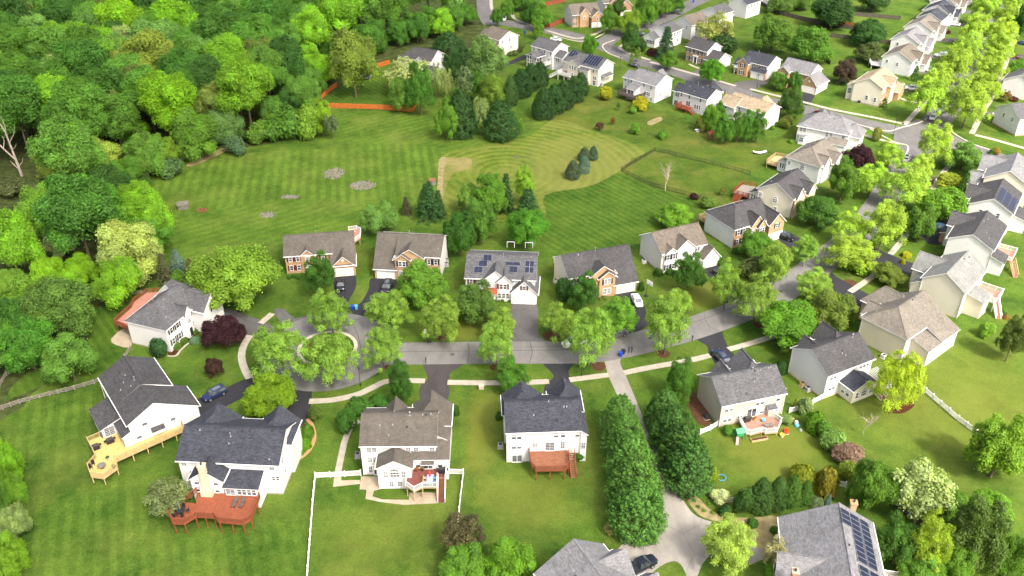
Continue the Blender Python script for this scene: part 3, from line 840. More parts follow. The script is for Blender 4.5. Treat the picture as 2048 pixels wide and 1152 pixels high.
def clip_strip(poly, a0, a1, ax):
    """the part of a convex outline between a0 and a1 along axis ax"""
    def cut(ps, val, keep):
        out = []
        for i, p in enumerate(ps):
            q = ps[(i + 1) % len(ps)]; ip, iq = keep(p[ax], val), keep(q[ax], val)
            if ip: out.append(p)
            if ip != iq:
                t = (val - p[ax]) / (q[ax] - p[ax]); out.append((p[0] + (q[0] - p[0]) * t, p[1] + (q[1] - p[1]) * t))
        return out
    p = cut(poly, a0, lambda x, v: x >= v)
    return cut(p, a1, lambda x, v: x <= v) if len(p) > 2 else []

def deck(parent, polys, z, board, post, rails=(), posts=(), rail_mat=None, ang=0.0, rail_h=1.0, z0=0.0, baluster=True, skirt=None):
    """a raised deck: boards laid over convex outlines, posts to the ground, railings along edges"""
    dk = MB(); c, s_ = math.cos(ang), math.sin(ang)
    for poly in polys:
        rp_ = [(x * c + y * s_, -x * s_ + y * c) for x, y in poly]
        lo, hi = min(p[1] for p in rp_), max(p[1] for p in rp_); y = lo
        while y < hi:
            q = clip_strip(rp_, y, min(y + .142, hi), 1)
            if len(q) > 2: dk.prism([(x * c - yy * s_, x * s_ + yy * c) for x, yy in q], z - .04, z + rnd.uniform(-.003, .003))
            y += .15
    root = tag(empty('deck', (0, 0, 0)), None); root.parent = parent
    bo = dk.build('deck_boards', M[board], root); bo['kind'] = 'stuff'
    rim = MB()
    for poly in polys:
        k = len(poly)
        for i in range(k): rim.bar((*poly[i], z - .17), (*poly[(i + 1) % k], z - .17), .06, .26)
    rim.build('rim_joist', M[post], root)
    pm = MB(); pm.box(-.075, .075, -.075, .075, z0, z - .05); pme = pm.mesh('deck_post', M[post])
    for (x, y) in posts: inst('post', pme, root, (x, y, 0))
    rm = rail_mat or post
    rpm = MB(); rpm.box(-.055, .055, -.055, .055, z - .2, z + rail_h + .06); rpm.box(-.075, .075, -.075, .075, z + rail_h + .06, z + rail_h + .1); rpme = rpm.mesh('rail_post', M[rm])
    done = set()
    for (a, b) in rails:
        A, B = Vector((*a, 0)), Vector((*b, 0)); L = (B - A).length; n = max(1, round(L / 1.7))
        for zz, ww, hh in ((z + rail_h, .12, .05), (z + .1, .05, .08)):
            r = MB(); r.bar(A + Vector((0, 0, zz)), B + Vector((0, 0, zz)), ww, hh); r.build('rail', M[rm], root)
        bl = MB(); k = int(L / .13)
        for i in range(1, k):
            p = A + (B - A) * (i / k); bl.box(p.x - .02, p.x + .02, p.y - .02, p.y + .02, z + .12, z + rail_h - .02, bottom=False)
        if k > 1:
            ob = bl.build('balusters', M[rm], root); ob['kind'] = 'stuff'
        for i in range(n + 1):
            p = A + (B - A) * (i / n); key = (round(p.x, 1), round(p.y, 1))
            if key in done: continue
            done.add(key); inst('rail_post', rpme, root, (p.x, p.y, 0))
    return root

def stairs(parent, a, b, z, w, tread, rail=None, n=None):
    """a straight flight from a (at height z) to b on the ground"""
    A, B = Vector((*a, z)), Vector((*b, 0)); n = n or max(3, int(z / .19))
    d = Vector((B.x - A.x, B.y - A.y, 0)); run = d.length / n; d.normalize(); sd_ = Vector((-d.y, d.x, 0))
    st = empty('stairs'); st.parent = parent
    t = MB(); t.box(-run / 2 - .02, run / 2 + .02, -w / 2, w / 2, -.05, 0); tm = t.mesh('tread', M[tread])
    rz = math.atan2(d.y, d.x)
    for i in range(n):
        p = A + (B - A) * ((i + .5) / n)
        inst('tread', tm, st, (p.x, p.y, p.z), rz)
    for sg in (-1, 1):
        m = MB(); m.bar(A + sd_ * (sg * w / 2) - Vector((0, 0, .12)), B + sd_ * (sg * w / 2), .06, .28); m.build('stringer', M[rail or tread], st)
        if rail:
            m = MB(); up = Vector((0, 0, .95)); m.bar(A + sd_ * (sg * w / 2) + up, B + sd_ * (sg * w / 2) + up, .09, .07)
            for i in range(n + 1):
                p = A + (B - A) * (i / n) + sd_ * (sg * w / 2); m.bar(p, p + up, .05)
            m.build('stair_rail', M[rail], st)
    return st

# ---- nearest row, seen from behind
h = House('white house with charcoal roof, peach brick chimney and red deck', -55.09, 110.15, -.07, 'white', 'roof_dark')
b = h.block(0, 16.8, 0, 10.5, 7.0, 9.75)
h.block(0, 6.9, 5.3, 11.1, 7.0, 9.72, 'y', (3.0, 0)); h.block(11.3, 17.3, 5.3, 11.1, 7.0, 9.7, 'y', (3, 0))
h.block(2.9, 8.2, -2.9, 4.2, 5.6, 7.5, 'y'); h.shed(8.5, 14.0, -3.2, .02, 4.4, 5.3)
h.chimney(5.6, -3.3, 0, 8.9, 'brick_pale', 1.0, .9, 3.9)
h.vents(b, 'n', [(2.6, .85), (8.0, .72), (14.8, .93), (8.0, .5), (15.3, .1), (9.8, .9)], (1,))
h.win('n', .0, [(.9, 5.5), (15.7, 5.5)], .85, 1.1, 'grid'); h.win('n', .0, [(1.9, 3.2)], .8, 1.2); h.win('n', .0, [(16.0, 3.2)], .55, .9, 'hung', None, True)
h.win('n', -2.9, [(3.9, 4.3), (7.1, 4.3)], .8, 1.2, 'blind'); h.win('n', -2.9, [(3.9, 2.7), (7.1, 2.7)], .8, 1.15, 'blind')
h.slider('n', -3.2, 9.4, 2.65, 1.5, 1.6, 'french'); h.win('n', -3.2, [(10.9, 2.8), (11.7, 2.8), (12.5, 2.8), (13.3, 2.8)], .68, 1.4, 'hung')
h.win('r', 16.78, [(2, 5.2), (2.6, 2.6), (5.4, 4.9), (8.6, 5.3)], .7, 1.3); h.band(0, 16.8, 0, 10.5, 0, .3, 'concrete')
deck(h.root, [[(8.4, -3.25), (14.2, -3.25), (14.4, -8), (13.4, -9.2), (9.3, -9.0), (8.4, -8.2)], [(3.6, -2.95), (8.38, -2.95), (8.38, -8.18), (5.4, -8.18), (4.3, -5.5)],
     [(5.38, -8.2), (4.1, -9.8), (2.2, -9.8), (1.1, -8.4), (1.4, -6.5), (2.4, -5.3), (4.28, -5.5)]], 2.6, 'wood_red', 'wood_red',
     [((14.2, -3.3), (14.4, -8)), ((14.4, -8), (13.4, -9.2)), ((13.4, -9.2), (9.3, -9)), ((9.3, -9), (8.4, -8.2)), ((8.4, -8.2), (5.4, -8.2)), ((5.4, -8.2), (4.1, -9.8)), ((4.1, -9.8), (2.2, -9.8)), ((2.2, -9.8), (1.1, -8.4)), ((1.1, -8.4), (1.4, -6.5)), ((1.4, -6.5), (2.4, -5.3)), ((2.4, -5.3), (3.6, -3.0))],
     [(1.3, -8.3), (2.3, -9.6), (4.0, -9.6), (5.3, -8.2), (8.3, -8.1), (9.4, -8.8), (11.4, -8.9), (13.3, -9.0), (14.2, -7.9), (6.8, -8.0), (2.5, -5.5), (14.1, -4.5)])

h = House('white house with weathered roof and new yellow pine deck', -76.8, 132.98, -.93, 'white', 'roof_char')
b = h.block(0, 10.0, 0, 9.6, 6.2, 8.7, vr=4.8); b2 = h.block(10.0, 16.6, 0, 12.1, 6.2, 8.68, zf=4.5, vr=4.8)
h.shed(5.2, 12.0, -3.8, .02, 3.7, 4.9); h.shed(12.0, 16.8, -1.4, .02, 4.15, 4.75, z0=0)
h.vents(b, 'n', [(5.0, .72), (6.4, .55), (8.0, .9), (7.6, .35), (8.8, .7), (3.0, .6)], (2,))
h.win('n', -.0, [(2.0, 4.2), (3.6, 4.2)], .8, 1.3); h.slider('r', 12.0, -2.6, 1.75, 1.7, 1.85, 'french')
h.win('n', -3.8, [(6.6, 2.2), (8.2, 2.2), (9.8, 2.2)], .9, 1.3)
h.win('r', 16.6, [(2.6, 4.5)], .9, 1.3, 'blind'); h.win('r', 16.6, [(1.2, 2.2), (7.4, 3.2)], .9, 1.3, 'blind')
h.shed(16.6, 17.1, 3.6, 5.4, 3.1, 3.5, 'r', z0=2.0); h.band(0, 16.6, 0, 9.6, 0, .3, 'concrete')
h.garage('f', 12.1, 13.4); h.downspouts([(-.06, -.3, 6)])
deck(h.root, [[(12.0, -1.45), (12.0, -3.85), (11.1, -4.2), (11.2, -6.3), (16.4, -6.3), (18.6, -3.9), (17.4, -1.45)], [(16.42, -6.3), (18.1, -8.1), (20.5, -8.3), (22.2, -6.7), (21.1, -4.1), (18.62, -3.9)],
     [(16.65, -1.43), (17.4, -1.43), (18.6, -3.88), (19.2, -3.7), (18.4, 8.6), (16.65, 8.6)]], 1.6, 'wood_yellow', 'wood_pale',
     [((11.1, -4.2), (11.2, -6.3)), ((11.2, -6.3), (16.4, -6.3)), ((16.4, -6.3), (18.1, -8.1)), ((18.1, -8.1), (20.5, -8.3)), ((20.5, -8.3), (22.2, -6.7)), ((22.2, -6.7), (21.1, -4.1)), ((21.1, -4.1), (19.2, -3.7)), ((19.2, -3.7), (18.4, 8.6)), ((18.4, 8.6), (16.8, 8.6))],
     [(18.2, -8.0), (20.4, -8.2), (22.0, -6.7), (21.0, -4.2), (18.7, -4.1), (19.1, -1.0), (18.9, 1.6), (18.7, 4.2), (18.5, 6.8), (12, -6.2), (16.4, -6.1), (17, -5)], ang=.45)

h = House('white house with weathered grey-brown roof and maroon deck with white railings', -25.38, 113.56, .01, 'white', 'roof_greybrown')
b = h.block(0, 12.5, 0, 9.3, 7.05, 9.8)
h.block(8.2, 14.6, 5.4, 10.7, 6.9, 9.72, 'y', (2.5, 0)); h.shed(12.5, 14.6, 2.2, 10.0, 6.0, 7.2, 'r'); h.shed(8.6, 14.6, -1.2, .02, 4.9, 5.45)
h.shed(12.5, 14.6, .0, 2.2, 5.3, 6.2, 'n')
h.block(3.0, 8.55, -3.3, 3.0, 5.0, 6.5, 'y'); h.block(3.4, 6.8, 6.5, 9.9, 7.0, 9.0, 'y')
h.vents(b, 'n', [(8.0, .93), (5.2, .62), (7.6, .55), (4.6, .28), (10.2, .94), (10.8, .94), (11.6, .97), (3.0, .6)], (0,))
h.win('n', 0, [(1.7, 5.2), (1.7, 3.0)], .72, 1.15, 'grid', None, True); h.win('n', 0, [(1.2, .6)], .6, 1.5, 'grid'); h.slider('n', 0, 2.2, .1, .9, 2.1)
h.win('n', 0, [(7.9, 5.2), (9.2, 5.2), (11.9, 5.2)], .8, 1.15, 'grid')
h.win('n', -3.3, [(5.75, 2.7)], 1.5, 1.1, 'arch'); h.win('n', -3.3, [(4.3, 2.7), (7.25, 2.7)], .75, 1.2, 'grid'); h.win('n', -3.3, [(5.1, .6), (6.5, .6)], .75, 1.1, 'grid')
h.win('n', -1.2, [(9.5, 2.9), (13.2, 2.9)], .8, 1.2, 'blind'); h.slider('n', -1.2, 11.2, 2.55, 1.5, 1.9)
h.shed(10.4, 12.0, -1.75, -1.2, 4.3, 4.6, z0=4.0); h.band(0, 12.5, 0, 9.3, 0, .25, 'concrete'); h.downspouts([(-.06, -.06, 6.9), (12.6, -.06, 4.9), (3.0, -3.36, 4.8)])
deck(h.root, [[(7.8, -3.35), (7.7, -5.1), (9.2, -6.4), (10.5, -5.5), (10.5, -3.35)], [(8.6, -1.25), (8.6, -3.33), (14.3, -3.33), (14.3, -1.25)], [(10.52, -3.35), (10.52, -5.5), (12.9, -5.5), (12.9, -3.35)]], 2.5, 'wood_maroon', 'wood_pale',
     [((7.7, -3.6), (7.7, -5.1)), ((7.7, -5.1), (9.2, -6.4)), ((9.2, -6.4), (10.5, -5.5)), ((10.5, -5.5), (12.9, -5.5)), ((14.3, -3.3), (14.3, -1.3)), ((12.9, -5.5), (12.9, -3.4))],
     [(7.9, -5.0), (9.2, -6.2), (10.5, -5.4), (12.8, -5.4), (14.2, -3.2)], 'trim')
stairs(h.root, (13.6, -3.35), (13.6, -6.6), 2.5, 1.2, 'wood_maroon', 'trim')

h = House('white house with charcoal roof and brown deck with side stairs', -.82, 116.65, .05, 'white', 'roof_dark')
b = h.block(0, 12.6, 0, 9.3, 7.25, 9.9)
h.block(-.3, 6.4, 4.9, 9.9, 7.2, 9.86, 'y', (2.6, 0)); h.block(8.0, 13.4, 5.4, 10.8, 7.1, 9.8, 'y', (2.6, 0)); h.shed(12.6, 13.7, -.3, 9.3, 6.4, 7.25, 'r')
h.vents(b, 'n', [(7.4, .95), (4.7, .5), (8.6, .3), (10.0, .75), (10.5, .75)])
h.win('n', 0, [(1.6, 5.3), (1.6, 3.1)], .78, 1.2, 'blind', None, True); h.win('n', 0, [(8.4, 5.4), (9.6, 5.4), (12.1, 5.4)], .8, 1.15, 'blind')
h.win('n', 0, [(4.8, 3.4)], .95, .95, 'grid'); h.slider('n', 0, 7.4, 2.5, 1.6, 1.8, 'french'); h.win('n', 0, [(9.6, 2.9)], .75, 1.5, 'grid'); h.win('n', -.3, [(13.15, 2.9)], .75, 1.4, 'grid'); h.slider('n', 0, 1.7, .1, 1.7, 1.6)
h.band(0, 12.6, 0, 9.3, 0, .2, 'concrete'); h.downspouts([(-.06, -.06, 7.1), (12.5, -.08, 7.1)])
deck(h.root, [[(3.8, -.02), (3.9, -3.6), (4.6, -4.7), (9.7, -4.8), (10.5, -3.6), (10.5, -.02)]], 2.4, 'wood_brown', 'wood_red',
     [((3.8, -.2), (3.9, -3.6)), ((3.9, -3.6), (4.6, -4.7)), ((4.6, -4.7), (9.7, -4.8)), ((9.7, -4.8), (10.5, -3.6)), ((10.5, -3.6), (10.5, -1.2))],
     [(4.0, -3.6), (4.7, -4.6), (7.1, -4.6), (9.6, -4.6), (10.4, -3.6)])
stairs(h.root, (11.1, -.6), (11.2, -4.4), 2.4, 1.0, 'wood_brown', 'wood_red')

h = House('beige house with mottled grey roof and rose deck with white railing', 38.0, 126.0, .29, 'beige', 'roof_grey')
b = h.block(0, 12.8, 0, 9.0, 5.35, 8.25); h.block(7.0, 12.0, 4.4, 10.8, 5.3, 8.2, 'y', (2.5, 0)); h.block(2.8, 6.0, 5.5, 9.6, 5.3, 7.5, 'y')
h.shed(12.8, 14.0, 2.0, 8.8, 4.6, 5.3, 'r')
h.vents(b, 'n', [(3.6, .35), (7.6, .55), (8.3, .93), (8.0, .95), (11.8, .95), (5.2, .2), (11.3, .93), (9.6, .9)], (3,))
h.win('n', 0, [(1.5, 3.3), (1.5, .9), (7.8, 3.4)], .8, 1.2, 'blind', None, True); h.win('n', 0, [(11.6, 3.4), (11.7, 1.0)], .85, 1.25, 'blind')
h.slider('n', 0, 6.4, .85, 1.9, 2.0); h.win('n', 0, [(4.0, 1.2), (8.5, 1.2)], .85, 1.1, 'blind'); h.shed(9.4, 10.9, -.9, .0, 2.7, 3.0, z0=0)
h.downspouts([(-.06, -.06, 5.2), (12.9, -.06, 5.2)]); h.band(0, 12.8, 0, 9, 0, .25, 'concrete')
deck(h.root, [[(3.9, -.02), (3.3, -3.8), (4.0, -4.3), (6.3, -4.2), (6.3, -.02)], [(6.32, -.02), (6.32, -4.2), (6.7, -4.8), (8.9, -5.1), (11.0, -2.9), (9.3, -.02)]], .85, 'wood_rose', 'wood_pale',
     [((3.9, -.1), (3.3, -3.8)), ((3.3, -3.8), (4, -4.3)), ((4, -4.3), (6.3, -4.2)), ((6.3, -4.2), (6.7, -4.8)), ((6.7, -4.8), (8.9, -5.1)), ((8.9, -5.1), (11, -2.9)), ((11, -2.9), (10.4, -1.2))],
     [(3.5, -3.7), (6.3, -4.1), (8.8, -5.0), (10.8, -2.9)], 'trim')

h = House('white house with dark roof, sunroom and two air conditioners by its gable', 59.33, 133.96, .48, 'white', 'roof_char')
b = h.block(0, 11.6, 0, 9.5, 6.0, 8.8); h.block(6.4, 10.6, 4.6, 10.8, 6.0, 8.7, 'y', (2.6, 0)); h.block(1.8, 4.4, 6.0, 9.9, 6.0, 7.7, 'y')
h.block(3.8, 9.6, -3.5, 2.0, 3.3, 4.7, 'y', roof='roof_dark', wall='cream')
h.vents(b, 'n', [(5.5, .5), (9.8, .92), (5.9, .6), (6.0, .4)], (1,))
h.win('n', 0, [(1.6, 4.2), (1.8, 1.6)], .75, 1.25, 'blind', None, True); h.win('n', 0, [(8.6, 4.3), (9.5, 4.3), (10.4, 4.3)], .65, 1.15, 'hung')
h.win('l', 3.8, [(-1.1, 1.0), (-2.3, 1.0)], .8, 1.3, 'blind'); h.win('n', -3.5, [(6.7, .9)], 1.3, 1.3, 'arch'); h.win('n', -3.5, [(4.9, .9), (8.5, .9)], .75, 1.4, 'hung')
h.band(0, 11.6, 0, 9.5, 0, .35, 'brick_pale'); h.downspouts([(-.08, 9.4, 5.9), (-.06, -.06, 5.9)])
deck(h.root, [[(9.7, -.02), (9.7, -3.6), (13.6, -4.2), (13.6, -.02)]], .75, 'wood_maroon', 'wood_brown', [((9.9, -3.6), (13.6, -4.2)), ((13.6, -4.2), (13.6, -.4))], [(13.4, -4), (9.9, -3.5)], 'trim')
stairs(h.root, (10.2, -3.7), (10.4, -5.4), .75, 1.6, 'wood_maroon', 'trim', 4)
pg = MB()
for i in range(9): pg.box(9.9 + i * .42, 9.98 + i * .42, -3.3, 0, 3.0, 3.12)
for q in ((9.9, -3.3), (13.4, -3.3)): pg.box(q[0], q[0] + .12, q[1], q[1] + .12, .7, 3.0)
pg.box(9.7, 13.8, -3.3, -3.18, 2.85, 3.0); pg.build('pergola', M['trim'], h.root)

h = House('tan house with warm grey hip roof and row of sunroom windows', 78.5, 145.8, .68, 'tan', 'roof_warm')
b = h.block(0, 13.6, 0, 9.9, 6.0, 9.2, hip=(3.8, 0)); h.block(7.0, 13.4, 5.0, 14.2, 5.2, 8.3, 'y', (2.5, 2.5)); h.block(2.0, 6.0, 5.5, 11.0, 5.6, 7.6, 'y')
h.shed(2.2, 7.0, -3.9, .02, 4.0, 5.2, wall='tan'); h.shed(7.0, 13.6, -3.9, .02, 4.3, 6.0, wall='white')
w = MB(); w.box(0, 13.6, -.03, -.004, 0, 5.85); w.build('siding_panel', M['white'], h.root)  # white over the sunlit side: the sun's brightness is put into the siding
w = MB(); w.box(2.2, 7.0, -3.95, -3.9, 0, 3.85); w.build('siding_panel', M['white'], h.root)  # sunroom front likewise whitened, sunlight held in the siding colour
h.vents(b, 'n', [(4.5, .35), (5.4, .38), (9.5, .92), (7.6, .7), (8.0, .95), (8.6, .95), (3.5, .6), (10.5, .55)], (2,)); h.vents(b, 'f', [(2.2, .3)])
h.win('n', -.03, [(1.0, 4.2), (1.0, 1.6)], .6, 1.1, 'hung', None, True)
h.win('n', -3.95, [(2.9 + i * .85, 2.0) for i in range(5)], .55, 1.2, 'blind'); h.win('n', -3.9, [(7.8 + i * 1.0, 2.1) for i in range(6)], .55, 1.2, 'hung')
h.band(2.2, 13.6, -3.9, 0, 0, .3, 'brick_pale'); h.downspouts([(-.06, -.06, 5.8), (-.08, 9.8, 5.8)]); h.garage('f', 14.2, 10.2)

# ---- right-hand row beyond
h = House('cream-white house with pale green-grey roof and white-railed deck', 96.3, 161.29, .83, 'cream', 'roof_green')
b = h.block(0, 12.7, 0, 8.9, 6.9, 9.85); h.block(5.4, 10.6, 4.0, 12.8, 5.6, 8.4, 'y', (2.2, 0)); h.shed(0.2, 5.4, 8.9, 11.0, 4.6, 5.9, 'f')
h.shed(3.0, 7.6, -3.6, .02, 4.3, 5.2); h.band(0, 12.7, 0, 8.9, 0, .3, 'brick_pale')
h.vents(b, 'n', [(3.2, .6), (5.0, .25), (9.0, .9), (8.5, .8), (7.5, .4), (11.0, .8)]); h.downspouts([(-.08, -.06, 6.8), (-.08, 8.85, 6.8)])
h.slider('n', -3.6, 6.3, .1, 1.6, 2.0); h.win('n', 0, [(9.4, 4.9), (11.4, 4.9)], .85, 1.3); h.win('n', 0, [(9.0, 2.9)], .85, 1.3); h.win('n', -3.6, [(4.0, 2.4)], .8, 1.2)
deck(h.root, [[(7.7, -.02), (7.7, -4.8), (12.8, -4.8), (12.8, -.02)]], 2.6, 'wood_rose', 'trim', [((7.7, -3.6), (7.7, -4.8)), ((9.1, -4.8), (12.8, -4.8)), ((12.8, -4.8), (12.8, -.2))], [(7.8, -4.7), (10.3, -4.7), (12.7, -4.7)], 'trim')
stairs(h.root, (8.3, -4.8), (6.0, -6.8), 2.6, 1.1, 'wood_rose', 'trim')

h = House('white house with mid-grey roof and front porch beside a parked blue car', 111.16, 180.53, .94, 'white', 'roof_char')
b = h.block(0, 14.4, 0, 9.8, 6.2, 8.7); h.block(7.5, 13.0, 5.0, 11.6, 6.1, 8.4, 'y', (2, 0)); h.shed(8.5, 12.5, 9.8, 12.8, 2.9, 4.0, 'f', wall='brick_red')
h.shed(-.0, 4.4, -3.0, .02, 3.6, 4.6); h.vents(b, 'n', [(3.2, .35), (4.6, .55), (9.0, .6), (8.6, .9), (11, .8), (8.2, .8)])
h.win('n', -3.0, [(.9, 1.6), (2.6, 1.6)], .85, 1.2, 'grid'); h.win('n', 0, [(2, 4.6), (8.5, 4.4), (11, 4.4)], .85, 1.2); h.downspouts([(-.06, -.06, 6.1)])
deck(h.root, [[(4.5, -.02), (4.5, -4.2), (10, -4.2), (10, -.02)]], 2.3, 'wood_rose', 'wood_red', [((4.5, -3), (4.5, -4.2)), ((4.5, -4.2), (10, -4.2)), ((10, -4.2), (10, -.2))], [(4.6, -4.1), (7.2, -4.1), (9.9, -4.1)], 'trim')
stairs(h.root, (4.9, -4.2), (1.6, -6.2), 2.3, 1.1, 'wood_rose', 'wood_pale')

h = House('white house with grey roof and three columns of solar panels', 124.24, 198.6, .98, 'white', 'roof_char')
b = h.block(0, 13.6, 0, 10.0, 6.2, 8.9); h.block(4.0, 9.0, 5.0, 11.6, 6.1, 8.5, 'y', (2, 0)); h.shed(9, 13, 9.8, 12.6, 2.9, 4.0, 'f')
h.solar(b, 'n', [(u, t) for u in (1.3, 2.35, 3.4, 4.45, 5.5, 6.55, 7.6) for t in (.16, .47, .78)]); h.shed(3, 9, -3.4, .02, 3.6, 4.6)
h.win('l', 0, [(3, 4), (7, 4)], .8, 1.2); h.win('n', 0, [(1.5, 4.4)], .8, 1.1)
h = House('white house with pale grey stepped roof, first beyond the solar-panelled one', 135.6, 213.2, 1.0, 'cream', 'roof_light')
b = h.block(0, 13.5, 0, 11.0, 6.4, 9.6); h.block(6.5, 12.5, 5.5, 13.2, 6.0, 9.0, 'y', (2, 0)); h.block(.0, 5.0, 8.0, 14.5, 4.0, 6.4, 'y'); h.vents(b, 'n', [(3, .7), (5, .5), (8, .8)])

# ---- cul-de-sac houses
h = House('white house with long grey hip roof and curving red deck behind', -69.9, 148.9, 1.23, 'white', 'roof_grey')
b = h.block(0, 14.0, 0, 9.6, 6.0, 9.1, hip=(4.2, 3.6)); h.block(8.2, 14.4, -3.1, 5.0, 5.8, 8.5, 'y', (0, 2.5)); b3 = h.block(5.4, 7.4, -.5, 4.0, 6.1, 7.6, 'y'); h.block(10.5, 15.5, 4.0, 10.5, 5.6, 8.9, 'x', (0, 3))
h.vents(b, 'f', [(4.2, .55), (6.4, .4), (9.6, .75), (11, .85)]); h.vents(b, 'n', [(2.4, .3), (5.6, .85)])
h.win('n', 0, [(1.4, 4.0), (3.4, 4.0), (1.4, 1.3), (3.4, 1.3)], .85, 1.4, 'hung', 'shutter_black'); h.win('n', -.5, [(6.4, 3.5)], 1.15, .9, 'arch'); h.door('n', -.5, 6.4, .2, 'shutter_black', .9, 2.1)
h.win('n', 0, [(7.8, 4.0), (7.8, 1.3)], .7, 1.4, 'hung', 'shutter_black'); h.win('n', -3.1, [(11.3, 4.2)], .8, 1.3, 'hung', 'shutter_black'); h.garage('n', -3.1, 11.3, 5.0, 2.2, 'door_cream')
h.band(0, 14, 0, 9.6, 0, .25, 'concrete')
deck(h.root, [[(1.2, 9.62), (2.4, 15.6), (8.5, 16.2), (8.5, 9.62)], [(8.52, 9.62), (8.52, 16.2), (10.5, 17.2), (14.5, 17.0), (15.8, 14.6), (14.2, 9.62)]], 2.2, 'wood_rose', 'wood_red',
     [((1.2, 9.7), (2.4, 15.6)), ((2.4, 15.6), (8.5, 16.2)), ((8.5, 16.2), (10.5, 17.2)), ((10.5, 17.2), (14.5, 17.0)), ((14.5, 17.0), (15.8, 14.6))], [(1.6, 10), (2.6, 15.4), (5.4, 15.8), (8.5, 16), (10.6, 17), (14.4, 16.8)], ang=0)

h = House('tan brick house with grey-brown roof, maroon shutters and a shaded front tree', -52.64, 179.91, .151, 'brick', 'roof_greybrown')
b = h.block(0, 10.6, 0, 9.4, 5.0, 7.65); h.block(10.6, 15.9, -3.0, 9.4, 3.2, 7.63, vr=4.7, zf=5.0); h.block(10.7, 15.8, -3.1, 2.2, 3.0, 5.4, 'y'); h.block(3.6, 6.6, -.35, 3.4, 5.0, 6.3, 'y')
h.win('n', 0, [(1.2, 3.2), (2.9, 3.2), (1.2, .8), (2.9, .8), (8.6, 3.2)], .75, 1.3, 'hung', 'shutter_red'); h.win('n', -.35, [(5.1, 3.1)], .9, 1.2, 'arch'); h.door('n', -.35, 5.1, .2, 'door_white')
h.garage('n', -3.1, 13.25, 4.0, 2.0, 'door_cream'); h.vents(b, 'f', [(7.2, .9)], (0,))
st = MB(); st.prism([(0, .42), (.14, .14), (.42, 0), (.14, -.14), (0, -.42), (-.14, -.14), (-.42, 0), (-.14, .14)], 0, .06)
so = st.build('star_ornament', M['trim'], h.root, (13.25, -3.12, 4.3)); so.rotation_euler = (math.pi / 2, 0, 0)
deck(h.root, [[(14.4, 9.45), (14.4, 15.5), (16.4, 15.8), (17.4, 14.4), (17.2, 11.4), (15.9, 9.45)]], 2.0, 'wood_rose', 'wood_pale', [((14.4, 15.5), (16.4, 15.8)), ((16.4, 15.8), (17.4, 14.4)), ((17.4, 14.4), (17.2, 11.4)), ((17.2, 11.4), (15.9, 9.6))], [(14.5, 15.3), (16.3, 15.6), (17.1, 14.3), (17.0, 11.5)], 'trim')

h = House('tan brick house with grey-brown roof and garage at its left end', -31.65, 179.23, -.10, 'brick', 'roof_greybrown')
b = h.block(5.0, 15.2, 0, 10.2, 6.0, 8.55, vr=5.3); h.block(0, 5.1, -1.3, 10.2, 3.0, 8.52, vr=5.3, zf=6.0); h.block(5.3, 11.4, -.8, 4.6, 6.0, 8.0, 'y', (0, 2)); h.block(4.9, 8.3, -1.3, 2.5, 5.6, 6.9, 'y')
w = MB(); w.box(15.2, 15.23, .2, 10.0, 0, 5.9); w.poly([(15.23, .2, 5.9), (15.23, 10.0, 5.9), (15.23, 5.3, 8.3)]); w.build('siding_panel', M['white'], h.root)
h.win('n', -1.3, [(6.6, 3.6)], .75, 1.3, 'hung', 'shutter_black', True); h.win('n', -1.3, [(6.6, .9)], .8, 1.4, 'grid', None, True); h.win('n', -.8, [(10.1, 3.4)], .9, 1.1, 'arch'); h.win('n', 0, [(12.6, 3.7), (14.2, 3.7), (13.4, .9)], .7, 1.3, 'hung', 'shutter_black')
h.garage('n', -1.3, 2.6, 3.9, 2.0, 'door_white'); h.vents(b, 'f', [(7.2, .92)], (0,)); h.vents(b, 'n', [(14.6, .35)])

sy = math.sin(-.07); cy = math.cos(-.07)
h = House('white house with scattered solar panels, maroon shutters and a red porch roof', -9.98 + 4.2 * sy, 173.89 - 4.2 * cy, -.07, 'white', 'roof_grey')
b = h.block(0, 15.4, 0, 11.8, 5.5, 8.1); b2 = h.block(10.2, 15.9, -1.8, 5.5, 3.1, 6.0, 'y', (0, 2)); h.block(4.2, 9.2, -.6, 5.0, 5.6, 7.7, 'y', (0, 2)); h.block(7.0, 10.4, -1.1, 3.0, 5.2, 6.8, 'y')
h.solar(b, 'n', [(4.0, .82), (4.95, .82), (3.1, .57), (4.05, .57), (2.2, .30), (3.15, .30)]); h.solar(b, 'n', [(9.5, .60), (11.1, .60)], land=True); h.solar(b, 'n', [(10.0, .36), (10.95, .36)])
h.solar(b, 'n', [(13.5, .62), (14.5, .62), (13.5, .36), (14.5, .36)]); h.solar(b2, 'f', [(1.0, .4), (2.1, .4), (3.2, .4)])
h.win('n', 0, [(1.2, 3.6), (2.9, 3.6), (1.2, 1.0), (2.9, 1.0)], .75, 1.3, 'hung', 'shutter_red'); h.win('n', -.6, [(5.3, 3.4)], .8, .9, 'arch'); h.win('n', -1.1, [(8.4, 3.3)], .75, 1.3, 'hung', 'shutter_red', True); h.win('n', -1.1, [(7.6, .9), (8.5, .9), (9.4, .9)], .7, 1.3, 'hung')
h.win('n', -1.8, [(13.1, 3.7)], .75, 1.0, 'hung', 'shutter_red'); h.garage('n', -1.8, 13.1, 4.5, 2.1); h.shed(4.4, 6.9, -1.9, -.6, 2.6, 3.3, roof='wood_redfence', walls=False); h.door('n', -.6, 6.2, .2, 'door_white')
for x in (8.4, 12.6):
    fr = MB(); fr.bar((x, 11.0, 7.0), (x, 11.0, 8.5), .09); fr.bar((x + 1.7, 11.0, 7.0), (x + 1.7, 11.0, 8.5), .09); fr.bar((x, 11.0, 8.5), (x + 1.7, 11.0, 8.5), .09); fr.build('dormer_frame', M['trim'], h.root)
h.vents(b, 'n', [(8.0, .9), (14.2, .92)], (0,))

